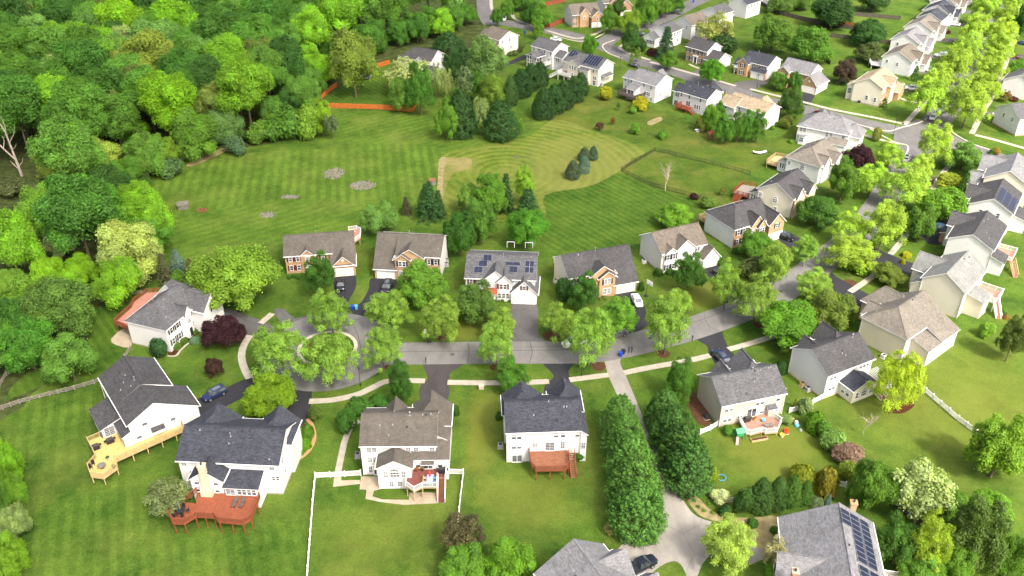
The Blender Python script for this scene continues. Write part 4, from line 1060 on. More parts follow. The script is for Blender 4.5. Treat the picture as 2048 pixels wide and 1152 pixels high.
h = House('brick house with dark roof, white gable end and cream garage door', 12.98, 166.63, .31, 'brick', 'roof_char')
b = h.block(.3, 10.8, 2.2, 11.6, 5.9, 8.85, vr=6.95); h.block(10.7, 16.3, 1.0, 11.6, 3.0, 8.83, vr=6.95, zf=5.9); h.block(5.2, 10.9, 1.3, 6.0, 5.9, 8.0, 'y', (0, 2)); h.block(7.0, 10.8, .7, 3.5, 5.3, 6.7, 'y')
w = MB(); w.box(.26, .30, 2.3, 11.5, 0, 5.7); w.poly([(.26, 11.5, 5.7), (.26, 2.3, 5.7), (.26, 6.95, 8.6)]); w.build('siding_panel', M['cream'], h.root)
h.win('n', 2.2, [(1.7, 3.6), (3.4, 3.6)], .75, 1.3, 'hung', 'shutter_black'); h.win('n', .7, [(8.9, 3.4)], .7, 1.3, 'grid', 'shutter_black', True); h.win('n', .7, [(8.9, .8)], .85, 1.4, 'grid', None, True)
h.garage('n', 1.0, 13.6, 4.2, 2.0, 'door_cream'); h.vents(b, 'n', [(8.2, .97), (4, .9)], (0,)); h.door('n', 1.3, 6.2, .2, 'door_white')
deck(h.root, [[(1.5, 11.65), (1.5, 15), (6, 15), (6, 11.65)]], 2.2, 'wood_rose', 'wood_pale', [((1.5, 11.8), (1.5, 15)), ((1.5, 15), (6, 15))], [(1.6, 14.9), (5.9, 14.9)], 'trim')

h = House('white house with taupe roof, black shutters and arched window over the door', 34.7, 180.24, .41, 'white', 'roof_taupe')
b = h.block(0, 12.3, 0, 9.4, 5.5, 8.5); h.block(10.2, 14.6, -2.4, 4.4, 2.9, 5.4, 'y', (0, 2)); h.block(3.6, 8.8, -.5, 4.6, 5.6, 7.9, 'y', (0, 2)); h.block(.6, 4.0, -.5, 2.6, 5.3, 6.6, 'y')
h.win('n', -.5, [(1.5, 3.5), (3.1, 3.5), (1.5, .8), (3.1, .8)], .75, 1.35, 'hung', 'shutter_black'); h.win('n', -.5, [(6.2, 3.3)], 1.3, .9, 'arch'); h.door('n', -.5, 6.0, .2, 'door_red'); h.win('n', 0, [(9.5, 3.8)], .75, 1.3, 'hung', 'shutter_black')
h.garage('n', -2.4, 12.4, 4.0, 2.1, 'door_cream'); h.vents(b, 'n', [(7.5, .97), (5.5, .95)]); h.band(0, 12.3, 0, 9.4, 0, .25, 'concrete')

h = House('brick-fronted house with white side, dark hip roof and wooden deck at the back', 54.0, 191.7, .508, 'brick', 'roof_char')
b = h.block(0, 12.0, 0, 10.8, 5.6, 8.7, hip=(4.2, 0)); h.block(9.6, 14.4, -1.8, 5.4, 5.2, 7.6, 'y', (0, 2)); h.block(4.6, 8.4, -.8, 4.6, 5.6, 7.9, 'y', (0, 2)); h.block(6.4, 9.0, -1.3, 2.6, 5.2, 6.8, 'y')
w = MB(); w.box(-.04, -.002, .1, 10.7, 0, 5.45); w.build('siding_panel', M['white'], h.root)
h.win('n', 0, [(1.3, 3.5), (3.0, 3.5), (1.3, .9), (3.0, .9)], .75, 1.35, 'hung', 'shutter_black'); h.win('n', -.8, [(5.4, 3.2)], .85, .9, 'arch'); h.win('n', -1.3, [(7.7, 3.2)], .7, 1.3, 'hung', 'shutter_black', True); h.win('n', -1.8, [(12.0, 3.6)], .75, 1.2, 'hung', 'shutter_black')
h.garage('n', -1.8, 12.0, 4.4, 2.1); h.shed(4.4, 7.0, -2.0, -.8, 2.5, 3.2, roof='wood_redfence', walls=False); h.vents(b, 'f', [(5, .8), (6.4, .85), (8, .4), (9, .5)])
deck(h.root, [[(1.0, 10.85), (1.0, 14.4), (6.0, 14.4), (6.0, 10.85)]], 1.6, 'wood_pale', 'wood_pale', [((1, 11), (1, 14.4)), ((1, 14.4), (6, 14.4))], [(1.1, 14.3), (5.9, 14.3)])

h = House('cream-sided house with dark roof, arched gable window and red deck', 72.14, 207.62, .85, 'cream', 'roof_char')
b = h.block(0, 11.6, 0, 9.8, 5.7, 8.7); h.block(6.4, 11.0, -1.2, 5.0, 5.2, 7.4, 'y', (0, 2)); h.block(1.0, 5.4, -.6, 4.4, 5.5, 7.8, 'y', (0, 2))
w = MB(); w.box(.1, 6.4, -.64, -.602, 0, 5.0); w.box(6.4, 11.0, -1.24, -1.202, 0, 4.9); w.build('brick_front', M['brick_pale'], h.root)
h.win('l', 0, [(4.7, 3.0)], 1.2, 1.1, 'arch'); h.win('l', 0, [(8.9, 3.4), (4.2, .7)], .8, 1.2, 'grid'); h.win('n', -.64, [(3.2, 3.2), (3.2, .8)], .8, 1.3, 'grid'); h.garage('n', -1.24, 8.7, 3.8, 2.1)
h.shed(1.4, 5.0, 9.8, 12.6, 3.0, 4.2, 'f'); h.win('l', 1.4, [(10.4, 1.2), (11.1, 1.2), (11.8, 1.2)], .5, 1.4); h.vents(b, 'f', [(2.6, .45), (3.2, .4), (7, .7), (9, .9)])
deck(h.root, [[(1.0, 12.65), (.6, 17.0), (6.8, 17.6), (8, 14), (6.5, 12.65)]], 1.6, 'wood_grey', 'wood_redfence', [((1, 12.7), (.6, 17)), ((.6, 17), (6.8, 17.6)), ((6.8, 17.6), (8, 14))], [(.8, 16.8), (4, 17.2), (6.7, 17.4)])
stairs(h.root, (.7, 15), (-1.2, 15.4), 1.6, 1.6, 'wood_redfence', 'wood_redfence')

h = House('white house with warm grey hip roof and arched side window', 84.87, 227.53, .84, 'white', 'roof_warm')
b = h.block(0, 12.0, 0, 9.8, 5.7, 8.7, hip=(4, 0)); h.block(6.0, 11.4, -1.6, 5.0, 5.0, 7.2, 'y', (0, 2)); h.block(1.6, 5.2, -.6, 4.6, 5.5, 7.6, 'y', (0, 2))
h.win('l', 0, [(4.9, 3.0)], 1.2, 1.1, 'arch'); h.win('l', 0, [(8.9, 3.4)], .8, 1.1, 'grid'); h.win('n', -.6, [(3.4, 3.4), (3.4, .9)], .8, 1.3); h.garage('n', -1.6, 8.7, 4.6, 2.1)
h.shed(1.2, 5.0, 9.8, 12.8, 3.0, 4.2, 'f'); h.win('l', 1.2, [(10.4, 1.2), (11.1, 1.2), (11.8, 1.2)], .5, 1.5); h.vents(b, 'f', [(4, .5), (6, .7), (3, .3), (8, .8)], (3,))
deck(h.root, [[(1.0, 12.85), (1.0, 16.2), (7.0, 16.6), (8.5, 12.85)]], 1.5, 'wood_pale', 'wood_pale', [((1, 13), (1, 16.2)), ((1, 16.2), (7, 16.6)), ((7, 16.6), (8.4, 13))], [(1.1, 16), (6.9, 16.4)])

h = House('white house with pale grey hip roof and bay window at the junction', 87.0, 257.5, -.52, 'white', 'roof_light')
b = h.block(0, 15.0, 0, 10.4, 5.6, 8.8, hip=(4.6, 4.2)); h.block(3.4, 7.0, 5.0, 12.0, 5.6, 8.4, 'y', (2, 2)); h.block(13.0, 18.0, 2.6, 9.6, 4.4, 7.0, 'x', (2, 2.5)); h.shed(10.0, 15.0, -3.0, .02, 3.0, 3.9, roof='roof_warm')
h.win('n', 0, [(1.6, 3.7)], .8, 1.3, 'grid', None, True); h.win('n', 0, [(8.8, 3.6), (10.0, 3.6), (13.6, 3.8)], .8, 1.2, 'grid'); h.vents(b, 'n', [(4.6, .7), (5.4, .72), (9.4, .75), (10, .78), (11.0, .9)], (4,))
bay = MB(); bay.prism([(.6, 0), (1.0, -1.1), (2.6, -1.1), (3.0, 0)], 0, 2.7); bay.build('bay_window_wall', M['white'], h.root)
br = MB(); br.prism([(.4, .0), (.9, -1.3), (2.7, -1.3), (3.2, .0)], 2.7, 2.85); br.build('bay_roof', M['roof_light'], h.root)
h.win('n', -1.1, [(1.8, .9)], 1.3, 1.4, 'hung')

# ---- back row along the cross road, seen from behind
h = House('white house with taupe-grey roof beside a black driveway, backed by the woods', -11.19, 346.47, -.83, 'cream', 'roof_taupe')
b = h.block(0, 9.4, 0, 9.8, 6.6, 9.1); h.block(-3.6, 4.0, 1.5, 7.0, 5.4, 7.6); h.shed(4.6, 9.4, -2.2, .02, 4.2, 5.0)
h.win('n', 0, [(1.2, 4.8), (4.4, 4.8), (8.8, 4.8)], .75, 1.25); h.win('r', 9.4, [(1.6, 4.8), (5.2, 5.0), (6.0, 2.0), (1.2, 1.6)], .75, 1.2); h.win('n', -2.2, [(8, 2)], .8, 1.2)
h = House('white house with grey roof and screened gable porch over white stairs', 7.36, 331.63, -.77, 'white', 'roof_grey')
b = h.block(0, 10.4, 0, 8.6, 7.1, 9.3); h.block(10.4, 14.2, 1.0, 6.6, 5.2, 6.8); h.block(1.6, 6.6, -4.4, 1.0, 5.0, 6.2, 'y', walls=False)
h.win('n', 0, [(1.2, 5.3), (3.8, 5.3), (6.6, 5.3), (9.6, 5.3), (8.8, 2.7)], .75, 1.3); h.win('n', 1.0, [(12.0, 3.2)], .8, 1.3, 'hung', None, True); h.slider('n', 0, 4.2, 2.5, 2.4, 2)
por = MB()
for x in (1.7, 2.9, 4.1, 5.3, 6.5): por.box(x - .07, x + .07, -4.4, -4.26, 0, 5.0)
for y in (-3, -1.5): por.box(6.43, 6.57, y - .07, y + .07, 2.4, 5.0); por.box(1.63, 1.77, y - .07, y + .07, 2.4, 5.0)
por.box(1.6, 6.6, -4.4, -4.2, 4.75, 4.95); por.box(1.6, 6.6, -4.42, -4.24, 3.3, 3.42); por.build('porch_frame', M['trim'], h.root)
deck(h.root, [[(1.6, -.02), (1.6, -4.4), (9.6, -4.4), (9.6, -.02)]], 2.4, 'wood_grey', 'trim', [((6.7, -4.4), (9.6, -4.4)), ((9.6, -4.4), (9.6, -.2))], [(1.7, -4.3), (6.6, -4.3), (9.5, -4.3)], 'trim')
stairs(h.root, (9.0, -4.4), (9.0, -7.6), 2.4, 1.1, 'wood_grey', 'trim')
h = House('cream house with grey roof carrying two big solar arrays', 18.58, 316.44, -.71, 'cream', 'roof_grey')
b = h.block(0, 15.3, 0, 9.2, 6.4, 8.9); h.block(2.8, 7.4, -1.4, 4.0, 6.2, 8.0, 'y', (0, 1.5)); h.shed(8.0, 12.0, -1.4, .02, 5.4, 6.3); h.shed(15.3, 16.6, 2, 7, 3.2, 3.8, 'r', walls=False)
h.solar(b, 'n', [(u, t) for u in (8.4, 9.45, 10.5, 11.55, 12.6, 13.65) for t in (.30, .60, .88)]); h.solar(b, 'n', [(.9, .6), (1.95, .6), (3.0, .75), (.9, .88), (1.95, .88)])
h.win('n', -1.4, [(4.0, 4.4), (5.1, 4.4), (6.2, 4.4), (5.1, 1.8)], .75, 1.3); h.win('n', 0, [(13.2, 4.6), (13.5, 2.2), (14.3, 2.2)], .75, 1.3); h.win('r', 15.3, [(2, 1.8), (5, 1.8)], .8, 1.3); h.slider('n', 0, 13.8, .1, 1.3, 1.8)
deck(h.root, [[(.2, -.02), (.2, -3.6), (5.6, -3.6), (5.6, -.02)]], 2.4, 'wood_grey', 'trim', [((.2, -.1), (.2, -3.6)), ((.2, -3.6), (5.6, -3.6))], [(.3, -3.5), (3, -3.5), (5.5, -3.5)], 'trim')
stairs(h.root, (-.1, -3.0), (-3.6, -4.2), 2.4, 1.1, 'wood_grey', 'trim')
h = House('white house with pale grey roof, small porch roof and dark deck', 40.39, 297.57, -.76, 'white', 'roof_light')
b = h.block(0, 10.6, 0, 9.6, 6.3, 8.6); h.block(-3.6, 3.0, 1.0, 7.2, 5.8, 7.4); h.block(4.0, 7.6, 6.0, 11.4, 6.2, 8.4, 'y', (2, 1)); h.shed(.6, 4.2, -2.6, .02, 3.6, 4.4)
h.win('n', 0, [(.6, 4.8), (5.8, 4.6), (8.8, 4.4), (6.6, 2.0), (7.4, 2.0), (8.2, 2.0), (9.2, .4)], .7, 1.2); h.win('n', 1.0, [(-2.8, 4.4), (-2.4, 1.6)], .7, 1.1); h.slider('n', -2.6, 2.4, 1.8, 2.4, 1.5); h.win('r', 10.6, [(3, 1.5)], .7, 1.1); h.vents(b, 'n', [(7.8, .9), (9, .8), (4, .95)], (2,))
deck(h.root, [[(-1.2, -.02), (-1.2, -5), (6.4, -5), (6.4, -.02)]], 1.8, 'wood_dark', 'wood_dark', [((-1.2, -.1), (-1.2, -5)), ((-1.2, -5), (6.4, -5)), ((6.4, -5), (6.4, -.1))], [(-1.1, -4.9), (2.5, -4.9), (6.3, -4.9)])
h = House('white house with charcoal roof and small red deck with side stairs', 55.41, 286.7, -.79, 'white', 'roof_dark')
b = h.block(0, 11.0, 0, 8.6, 5.8, 8.0); h.block(-2.8, 3.0, .8, 6.6, 5.2, 6.8); h.block(5.4, 9.4, 5.0, 10.8, 5.7, 8.0, 'y', (2, 1.5))
h.win('n', 0, [(1.0, 4.0), (4.2, 4.0), (8.6, 4.0), (6.8, 1.5), (7.7, 1.5), (8.6, 1.5)], .7, 1.3); h.win('n', .8, [(-1.6, 3.2), (-.8, 3.2)], .7, 1.3); h.slider('n', 0, 4.0, 1.5, 1.6, 1.7); h.slider('n', .8, -1.4, .1, 1.4, 1.8); h.vents(b, 'n', [(2.2, .6), (6.6, .85), (7.4, .9), (5, .3), (4.4, .95)], (4,))
deck(h.root, [[(1.4, -.02), (1.4, -3.0), (5.6, -3.0), (5.6, -.02)]], 1.5, 'wood_red', 'wood_redfence', [((1.4, -.1), (1.4, -3)), ((1.4, -3), (5.6, -3))], [(1.5, -2.9), (5.5, -2.9), (3.5, -2.9)])
stairs(h.root, (5.6, -2.0), (8.0, -2.0), 1.5, 1.2, 'wood_red', 'wood_redfence')
h = House('white house with tan-brown roof behind four column-shaped trees', 69.15, 276.69, -.84, 'white', 'roof_tan')
b = h.block(0, 14.4, 0, 8.4, 6.0, 8.0); h.block(-1.6, 4.0, -1.2, 5.0, 5.4, 7.6); h.block(7, 10.6, 4.6, 10.4, 5.9, 8.0, 'y', (2, 1.5))
h.win('n', -1.2, [(-.2, 4.0), (.7, 4.0)], .7, 1.3); h.win('n', 0, [(5, 3.8), (8.6, 3.8), (12, 3.8)], .7, 1.3); h.win('r', 14.4, [(3, 1.6)], .7, 1.1); h.vents(b, 'n', [(11, .4), (12.2, .7), (6, .95)], (2,))

# ---- across the cross road, seen from the front
def far_brick(label, x, y, yaw, L, W, he, zr, wall, roof, side='white', shut='shutter_black', wing=None, n=4, gables=()):
    h = House(label, x, y, yaw, wall, roof)
    b = h.block(0, L, 0, W, he, zr)
    for sx, nm in ((L + .01, 1), (-.04, -1)):
        w = MB(); w.box(sx, sx + .03, .1, W - .1, 0, he - .15); xx = sx + (.03 if nm > 0 else 0)
        tri = [(xx, .1, he - .15), (xx, W - .1, he - .15), (xx, W / 2, zr - .3)]
        w.poly(tri if nm > 0 else tri[::-1]); w.build('siding_panel', M[side], h.root)
    for (gx0, gx1, gy, ghe, gzr) in gables: h.block(gx0, gx1, gy, 3.5, ghe, gzr, 'y', (0, 1.5))
    if n: h.win('n', 0, [(1.0 + (L - 2) * i / (n - 1), he - 2.1) for i in range(n)] + [(1.0 + (L - 2) * i / (n - 1), .8) for i in range(n) if not (n > 4 and i == n // 2)], .75, 1.35, 'hung', shut)
    return h, b
h, b = far_brick('brick house with black shutters, charcoal roof and white-sided garage wing', 65.75, 335.63, -.82, 9.6, 8.9, 5.7, 8.2, 'brick', 'roof_char', n=5)
h.block(9.6, 15.0, -1.0, 8.0, 3.2, 5.6); h.door('n', 0, 4.8, .2, 'shutter_black'); h.garage('n', -1.0, 12.3)
w = MB(); w.box(15.01, 15.04, -.9, 7.9, 0, 3.1); w.poly([(15.04, -.9, 3.1), (15.04, 7.9, 3.1), (15.04, 3.5, 5.3)]); w.build('siding_panel', M['white'], h.root)
p = MB()
for x in (4.0, 5.6): p.box(x - .12, x + .12, -.4, -.16, 0, 2.6)
p.box(3.7, 5.9, -.5, 0, 2.6, 3.0); p.build('door_surround', M['trim'], h.root)
h, b = far_brick('brick and white house with dark roof, porch column and two garage doors', 83.75, 320.36, -.74, 10.2, 9.7, 5.2, 7.6, 'white', 'roof_dark', n=0)
h.block(-.4, 3.4, -2.4, 3.0, 5.1, 6.9, 'y', (0, 1.5), wall='brick'); h.block(-3.6, .2, .5, 6.5, 2.8, 4.4, wall='brick'); h.shed(4.4, 10.2, -1.4, .02, 2.7, 3.6, wall='brick')
h.win('n', 0, [(5.0, 3.6), (6.2, 3.6), (7.6, 3.6), (8.8, 3.6)], .65, 1.2, 'hung', 'shutter_black'); h.win('n', -2.4, [(1.5, 3.3), (1.5, .7)], .85, 1.3, 'hung', 'shutter_black'); h.garage('n', -1.4, 7.3, 4.9, 2.1, 'door_white', True); h.win('n', .5, [(-2.2, .8)], .8, 1.3, 'hung', 'shutter_black'); h.vents(b, 'n', [(3.6, .95)], (0,))
p = MB(); p.box(-1.8, -1.6, -1.9, -1.7, 0, 2.6); p.box(-.4, -.2, -2.3, -2.1, 0, 2.6); p.box(-2.0, .0, -2.4, .5, 2.6, 2.9); p.build('porch', M['trim'], h.root)
h, b = far_brick('brick house with grey roof and star over its side garage', 94.7, 308.75, -.74, 10.9, 9.0, 6.1, 8.8, 'brick', 'roof_light', n=0)
h.block(-.5, 3.6, -1.6, 4.0, 5.9, 7.4, 'y', (0, 2)); h.block(8.6, 14.4, -1.0, 8.0, 3.2, 6.2, 'y', (0, 2)); h.win('n', -1.6, [(1.5, 3.6), (1.5, .8)], .9, 1.4, 'hung', 'shutter_black', True); h.win('n', 0, [(6.6, 3.9)], .8, 1.3); h.garage('n', -1.0, 11.5, 4.6, 2.1)
w = MB(); w.box(14.41, 14.44, -.9, 7.9, 0, 3.1); w.build('siding_panel', M['white'], h.root)
so = st.build('star_ornament', M['trim'], h.root, (11.5, -1.03, 4.2)); so.rotation_euler = (math.pi / 2, 0, 0)
h = House('cream house with tan roof and brick front on the junction corner', 122.48, 286.72, .9, 'cream', 'roof_tan')
b = h.block(0, 13.6, 0, 9.4, 6.7, 9.2); h.block(5.0, 9.4, -1.4, 4.6, 6.4, 8.6, 'y', (0, 2), wall='brick_pale'); h.block(9.6, 15.4, -3.0, 6.0, 3.4, 5.6, 'y', (0, 2), wall='brick'); h.shed(1.0, 5.5, 9.4, 11.8, 5.2, 6.2, 'f')
w = MB(); w.box(.1, 5.0, -.04, -.002, 0, 6.4); w.build('brick_front', M['brick'], h.root)
h.win('l', 0, [(1.6, 1.4), (4.4, 1.6)], .85, 1.5); h.win('n', -.04, [(1.4, 4.2), (3.4, 4.2), (1.4, 1.2), (3.4, 1.2)], .8, 1.3); h.win('l', 1.0, [(10.8, 2.2)], 1.2, 1.8); h.door('n', -1.4, 7.2, .2, 'door_white'); h.band(0, 13.6, 0, 9.4, 0, .4, 'concrete')
h = House('white house with taupe roof and curving white back deck', 143.85, 316.98, .91, 'white', 'roof_taupe')
b = h.block(0, 12.4, 0, 10.4, 5.6, 8.4); h.block(5.0, 9.0, -1.2, 4.8, 5.2, 7.6, 'y', (0, 2)); h.block(8.4, 13.8, -3.0, 5, 3.2, 5.4, 'y', (0, 2)); h.win('l', 0, [(4.8, 3.0), (8.6, 3.4)], .75, 1.2); h.win('n', 0, [(1.6, 3.4), (3.6, 3.4)], .8, 1.3)
deck(h.root, [[(.4, 10.45), (.2, 14), (3.6, 16), (7.4, 14), (7, 10.45)]], 1.8, 'white_plastic', 'trim', [((.4, 10.5), (.2, 14)), ((.2, 14), (3.6, 16)), ((3.6, 16), (7.4, 14))], [(.4, 13.8), (3.6, 15.8)], 'trim')
def plain_house(label, x, y, yaw, L, W, he, zr, wall, roof, hip=(0, 0), wing=True):
    h = House(label, x, y, yaw, wall, roof)
    b = h.block(0, L, 0, W, he, zr, hip=hip)
    if wing: h.block(L * .62, L + 1.4, -2.4, W * .55, 3.3, 5.6, 'y', (0, 2)); h.block(L * .2, L * .52, -1.0, W * .5, he - .2, zr - .6, 'y', (0, 2))
    h.win('l', 0, [(W * .35, he - 2.2), (W * .75, he - 2.2)], .8, 1.25); h.win('n', 0, [(1.2, he - 2.1), (1.2, .8)], .8, 1.3); h.vents(b, 'n', [(L * .4, .8), (L * .6, .6)])
    return h
plain_house('white house with pale blue-grey roof and brick porch, beside the silver car', 154.5, 338.0, .92, 12.0, 10.4, 5.6, 8.4, 'palegrey', 'roof_light')
plain_house('white house with tan-grey roof overlooking a white deck', 166.0, 354.5, .93, 12.0, 10.6, 5.6, 8.6, 'white', 'roof_warm')
plain_house('white house with narrow dark roof, wedged between tan and charcoal roofs', 175.5, 369.5, .93, 9.5, 9.4, 5.4, 7.8, 'white', 'roof_dark', wing=False)
plain_house('white house with charcoal roof and brown deck, far up the avenue', 182.5, 379.0, .93, 11.0, 10.4, 5.6, 8.4, 'white', 'roof_dark')
plain_house('white house with taupe roof, last one up the avenue', 191.5, 394.0, .93, 11.0, 10.4, 5.6, 8.4, 'white', 'roof_taupe')
plain_house('white house with grey roof at the very end of the avenue row', 200.5, 408.5, .93, 11.0, 10.4, 5.6, 8.4, 'white', 'roof_grey')

# ---- top of the picture
h, b = far_brick('orange brick house with taupe roof and two white garage doors by the bend', 25.3, 378.4, .02, 12.2, 10.0, 5.4, 8.4, 'brick', 'roof_taupe', 'white', n=4)
h.root.rotation_euler = (0, 0, .28); h.block(7.6, 12.6, -2.8, 4.4, 4.8, 7.0, 'y', (0, 2)); h.block(3.0, 7.0, -1.0, 4.4, 5.6, 8.0, 'y', (0, 2)); h.garage('n', -2.8, 10.1, 4.8, 2.1, 'door_white', True); h.win('n', -2.8, [(10.1, 3.1)], .8, 1.1); h.win('n', -1.0, [(5, 3.4)], 1.0, 1.1, 'arch')
h, b = far_brick('red brick house with taupe roof behind the orange brick house', 40.0, 397.0, .2, 11.5, 10.0, 5.4, 8.2, 'brick_red', 'roof_taupe', 'white', n=4)
h.block(6.8, 11.8, -2.8, 4.4, 4.8, 7.0, 'y', (0, 2)); h.garage('n', -2.8, 9.3, 4.4, 2.1); h.block(2.4, 6.2, -1.0, 4.4, 5.4, 7.6, 'y', (0, 2))
h = House('white house with black shutters and grey roof beside a dark spruce', 61.66, 349.87, .86, 'white', 'roof_grey'); b = h.block(0, 9.0, 0, 9.2, 6.2, 8.2); h.block(-3.0, 3.0, 4.6, 10.0, 3.8, 5.6, 'x'); h.win('l', -3.0, [(6.0, 1.3), (8.0, 1.3)], .8, 1.4, 'hung', 'shutter_black'); h.win('n', 0, [(1.6, 4.2), (3.4, 4.2), (5.6, 4.2), (7.4, 4.2), (2, 1.4), (6, 1.4)], .8, 1.3); h.vents(b, 'f', [(4, .9), (4.6, .8)], (0,))
h = House('white house with taupe roof, next behind the grey-roofed white house', 72.0, 360.73, .68, 'white', 'roof_taupe'); b = h.block(0, 10.4, 0, 8.6, 6.2, 9.0); h.block(3.0, 7.0, -3.2, 4.0, 5.0, 7.0, 'y', (0, 2)); h.win('l', 0, [(2.4, 4.0)], .7, 1.2); h.win('n', -3.2, [(4, 3), (6, 3)], .7, 1.2)
h = House('white house with grey roof and long windowed back, near the top road', 86.25, 375.73, .76, 'white', 'roof_grey'); b = h.block(0, 9.2, 0, 9.3, 6.2, 8.5); h.block(7, 12, 1.4, 7.4, 4.2, 5.8); h.win('n', 0, [(1.2, 4.4), (3.2, 4.4), (5.2, 4.4), (7.2, 4.4), (2, 1.4), (5, 1.4)], .75, 1.25)
h = House('white house with blue-grey roof, topmost by the side road', 101.0, 391.5, .76, 'white', 'roof_dark'); b = h.block(0, 10.5, 0, 9.3, 6.2, 8.5); h.win('n', 0, [(1.2, 4.4), (3.4, 4.4), (5.6, 4.4), (7.8, 4.4), (2, 1.4), (5, 1.4)], .75, 1.25)
h = House('white house at the top edge beyond the weathered fence', 118.0, 408.0, .76, 'white', 'roof_grey'); b = h.block(0, 10.5, 0, 9.3, 6.2, 8.5); h.win('n', 0, [(1.2, 4.4), (4.4, 4.4), (7.8, 4.4)], .75, 1.25)
h = House('white house with dark grey roof hidden among trees behind the orange fence', -41.0, 321.5, -.42, 'white', 'roof_char'); b = h.block(0, 13.0, 0, 10.0, 6.0, 8.6, hip=(4, 0)); h.block(7.0, 12.5, -2.4, 5.0, 5.6, 8.0, 'y', (0, 2)); h.block(12.6, 17.0, -6.0, 2.0, 3.4, 5.0, 'x'); h.win('n', 0, [(1.6, 3.8), (4, 3.8), (1.6, 1), (4, 1)], .8, 1.3); h.win('n', -2.4, [(9.6, 3.6), (9.6, .9)], .8, 1.3)
h = House('white house at the right edge with a planted bed along it', 156.5, 262.0, .2, 'white', 'roof_grey'); b = h.block(0, 12.0, 0, 11.0, 5.8, 8.6); h.band(0, 12, 0, 11, 0, .35, 'brick'); h.win('l', 0, [(3, 3.6), (7, 3.6)], .8, 1.3)
h = House('white house at the right edge by the avenue sidewalk', 176.0, 292.0, .9, 'white', 'roof_grey'); b = h.block(0, 12.0, 0, 10.0, 5.8, 8.4)

# ---- at the bottom edge
p9 = at(1146.7, 1077.2, 9.0); q9 = at(1204, 1152, 9.0); yaw = math.atan2(q9.y - p9.y, q9.x - p9.x)
h = House('house with mottled light grey roof beside the dark pickup', p9.x, p9.y, yaw, 'beige', 'roof_light')
b = h.block(.3, 15.0, -6.2, 5.0, 5.4, 9.0, vr=0); h.block(1.8, 7.2, -.5, 6.0, 5.2, 7.9, 'y', (2, 0)); h.block(6.6, 11.5, .5, 8.6, 3.6, 6.2, 'y', (2, 0)); h.vents(b, 'n', [(4.4, .45), (4.0, .62), (4.9, .58), (5.4, .4)]); h.garage('f', 8.6, 9.0); h.win('l', .3, [(-3, 2.6), (2, 2.6)], .8, 1.3)
p9 = at(1340 + 980 / 2.893, 860 + 420 / 2.893, 9.0); q9 = at(1340 + 1040 / 2.893, 860 + 760 / 2.893, 9.0); yaw = math.atan2(q9.y - p9.y, q9.x - p9.x)
h = House('brick house with light grey roof and dark solar arrays', p9.x, p9.y, yaw, 'tan', 'roof_light')
b = h.block(.3, 17.0, -8.0, 5.2, 4.6, 9.0, vr=0, zf=6.0); h.block(7.4, 13.0, -9.4, 0, 4.6, 7.6, 'y', (0, 2), wall='brick_red')
h.solar(b, 'f', [(u, t) for u in (1.6, 2.65, 3.7, 4.75, 5.8, 6.85, 7.9, 8.95, 10.0) for t in (.28, .60)]); h.solar(b, 'f', [(u, .89) for u in (1.6, 2.65, 3.7)]); h.solar(b, 'f', [(u, t) for u in (11.6, 12.65, 13.7, 14.75, 15.8) for t in (.28, .60)])
h.vents(b, 'f', [(.9, .8), (1.4, .72), (8.2, .93), (10.8, .75), (9, .85)]); h.chimney(-.4, 2.2, 0, 8.9, 'brick', .9, .9); h.chimney(14.2, -7.6, 4, 8.4, 'brick_red', 1.0, .8)
h.win('n', -9.4, [(9.0, 3.2), (11.2, 3.2), (9, .8), (11.2, .8)], .8, 1.4, 'hung', 'shutter_black')
deck(h.root, [[(6.0, 5.3), (6.0, 9.0), (13.5, 9.0), (13.5, 5.3)]], 1.2, 'patio', 'wood_pale', [((6, 5.4), (6, 9)), ((6, 9), (13.5, 9))], [(6.1, 8.9), (10, 8.9), (13.4, 8.9)], 'trim')

# ------------------------------------------------------------------ trees and shrubs
import numpy as np
def leaves_mesh(name, C, N, S, tint, mat, extra=None, aspect=.75):
    """one small diamond-shaped leaf spray per entry: centres C, normals N, sizes S"""
    n = len(C); rg = np.random.default_rng(len(C) + 7)
    N = N / np.maximum(np.linalg.norm(N, axis=1, keepdims=True), 1e-6)
    A = np.cross(N, rg.normal(size=(n, 3))); A /= np.maximum(np.linalg.norm(A, axis=1, keepdims=True), 1e-6)
    B = np.cross(N, A)
    s = S[:, None]
    V = np.empty((n, 4, 3)); V[:, 0] = C + A * s; V[:, 1] = C + B * s * aspect + N * s * .18; V[:, 2] = C - A * s; V[:, 3] = C - B * s * aspect + N * s * .18
    me = bpy.data.meshes.new(name)
    me.vertices.add(4 * n); me.vertices.foreach_set('co', V.reshape(-1))
    me.loops.add(4 * n); me.loops.foreach_set('vertex_index', np.arange(4 * n, dtype=np.int32))
    me.polygons.add(n); me.polygons.foreach_set('loop_start', np.arange(0, 4 * n, 4, dtype=np.int32))
    try: me.polygons.foreach_set('loop_total', np.full(n, 4, dtype=np.int32))
    except Exception: pass
    at_ = me.color_attributes.new('tint', 'FLOAT_COLOR', 'POINT')
    T = np.repeat(np.concatenate([tint, np.ones((n, 4 - tint.shape[1]))], 1), 4, axis=0)
    at_.data.foreach_set('color', T.reshape(-1).astype(np.float32))
    me.materials.append(mat); me.update(calc_edges=True)
    return me

def rdir(rg, n):
    v = rg.normal(size=(n, 3)); return v / np.linalg.norm(v, axis=1, keepdims=True)

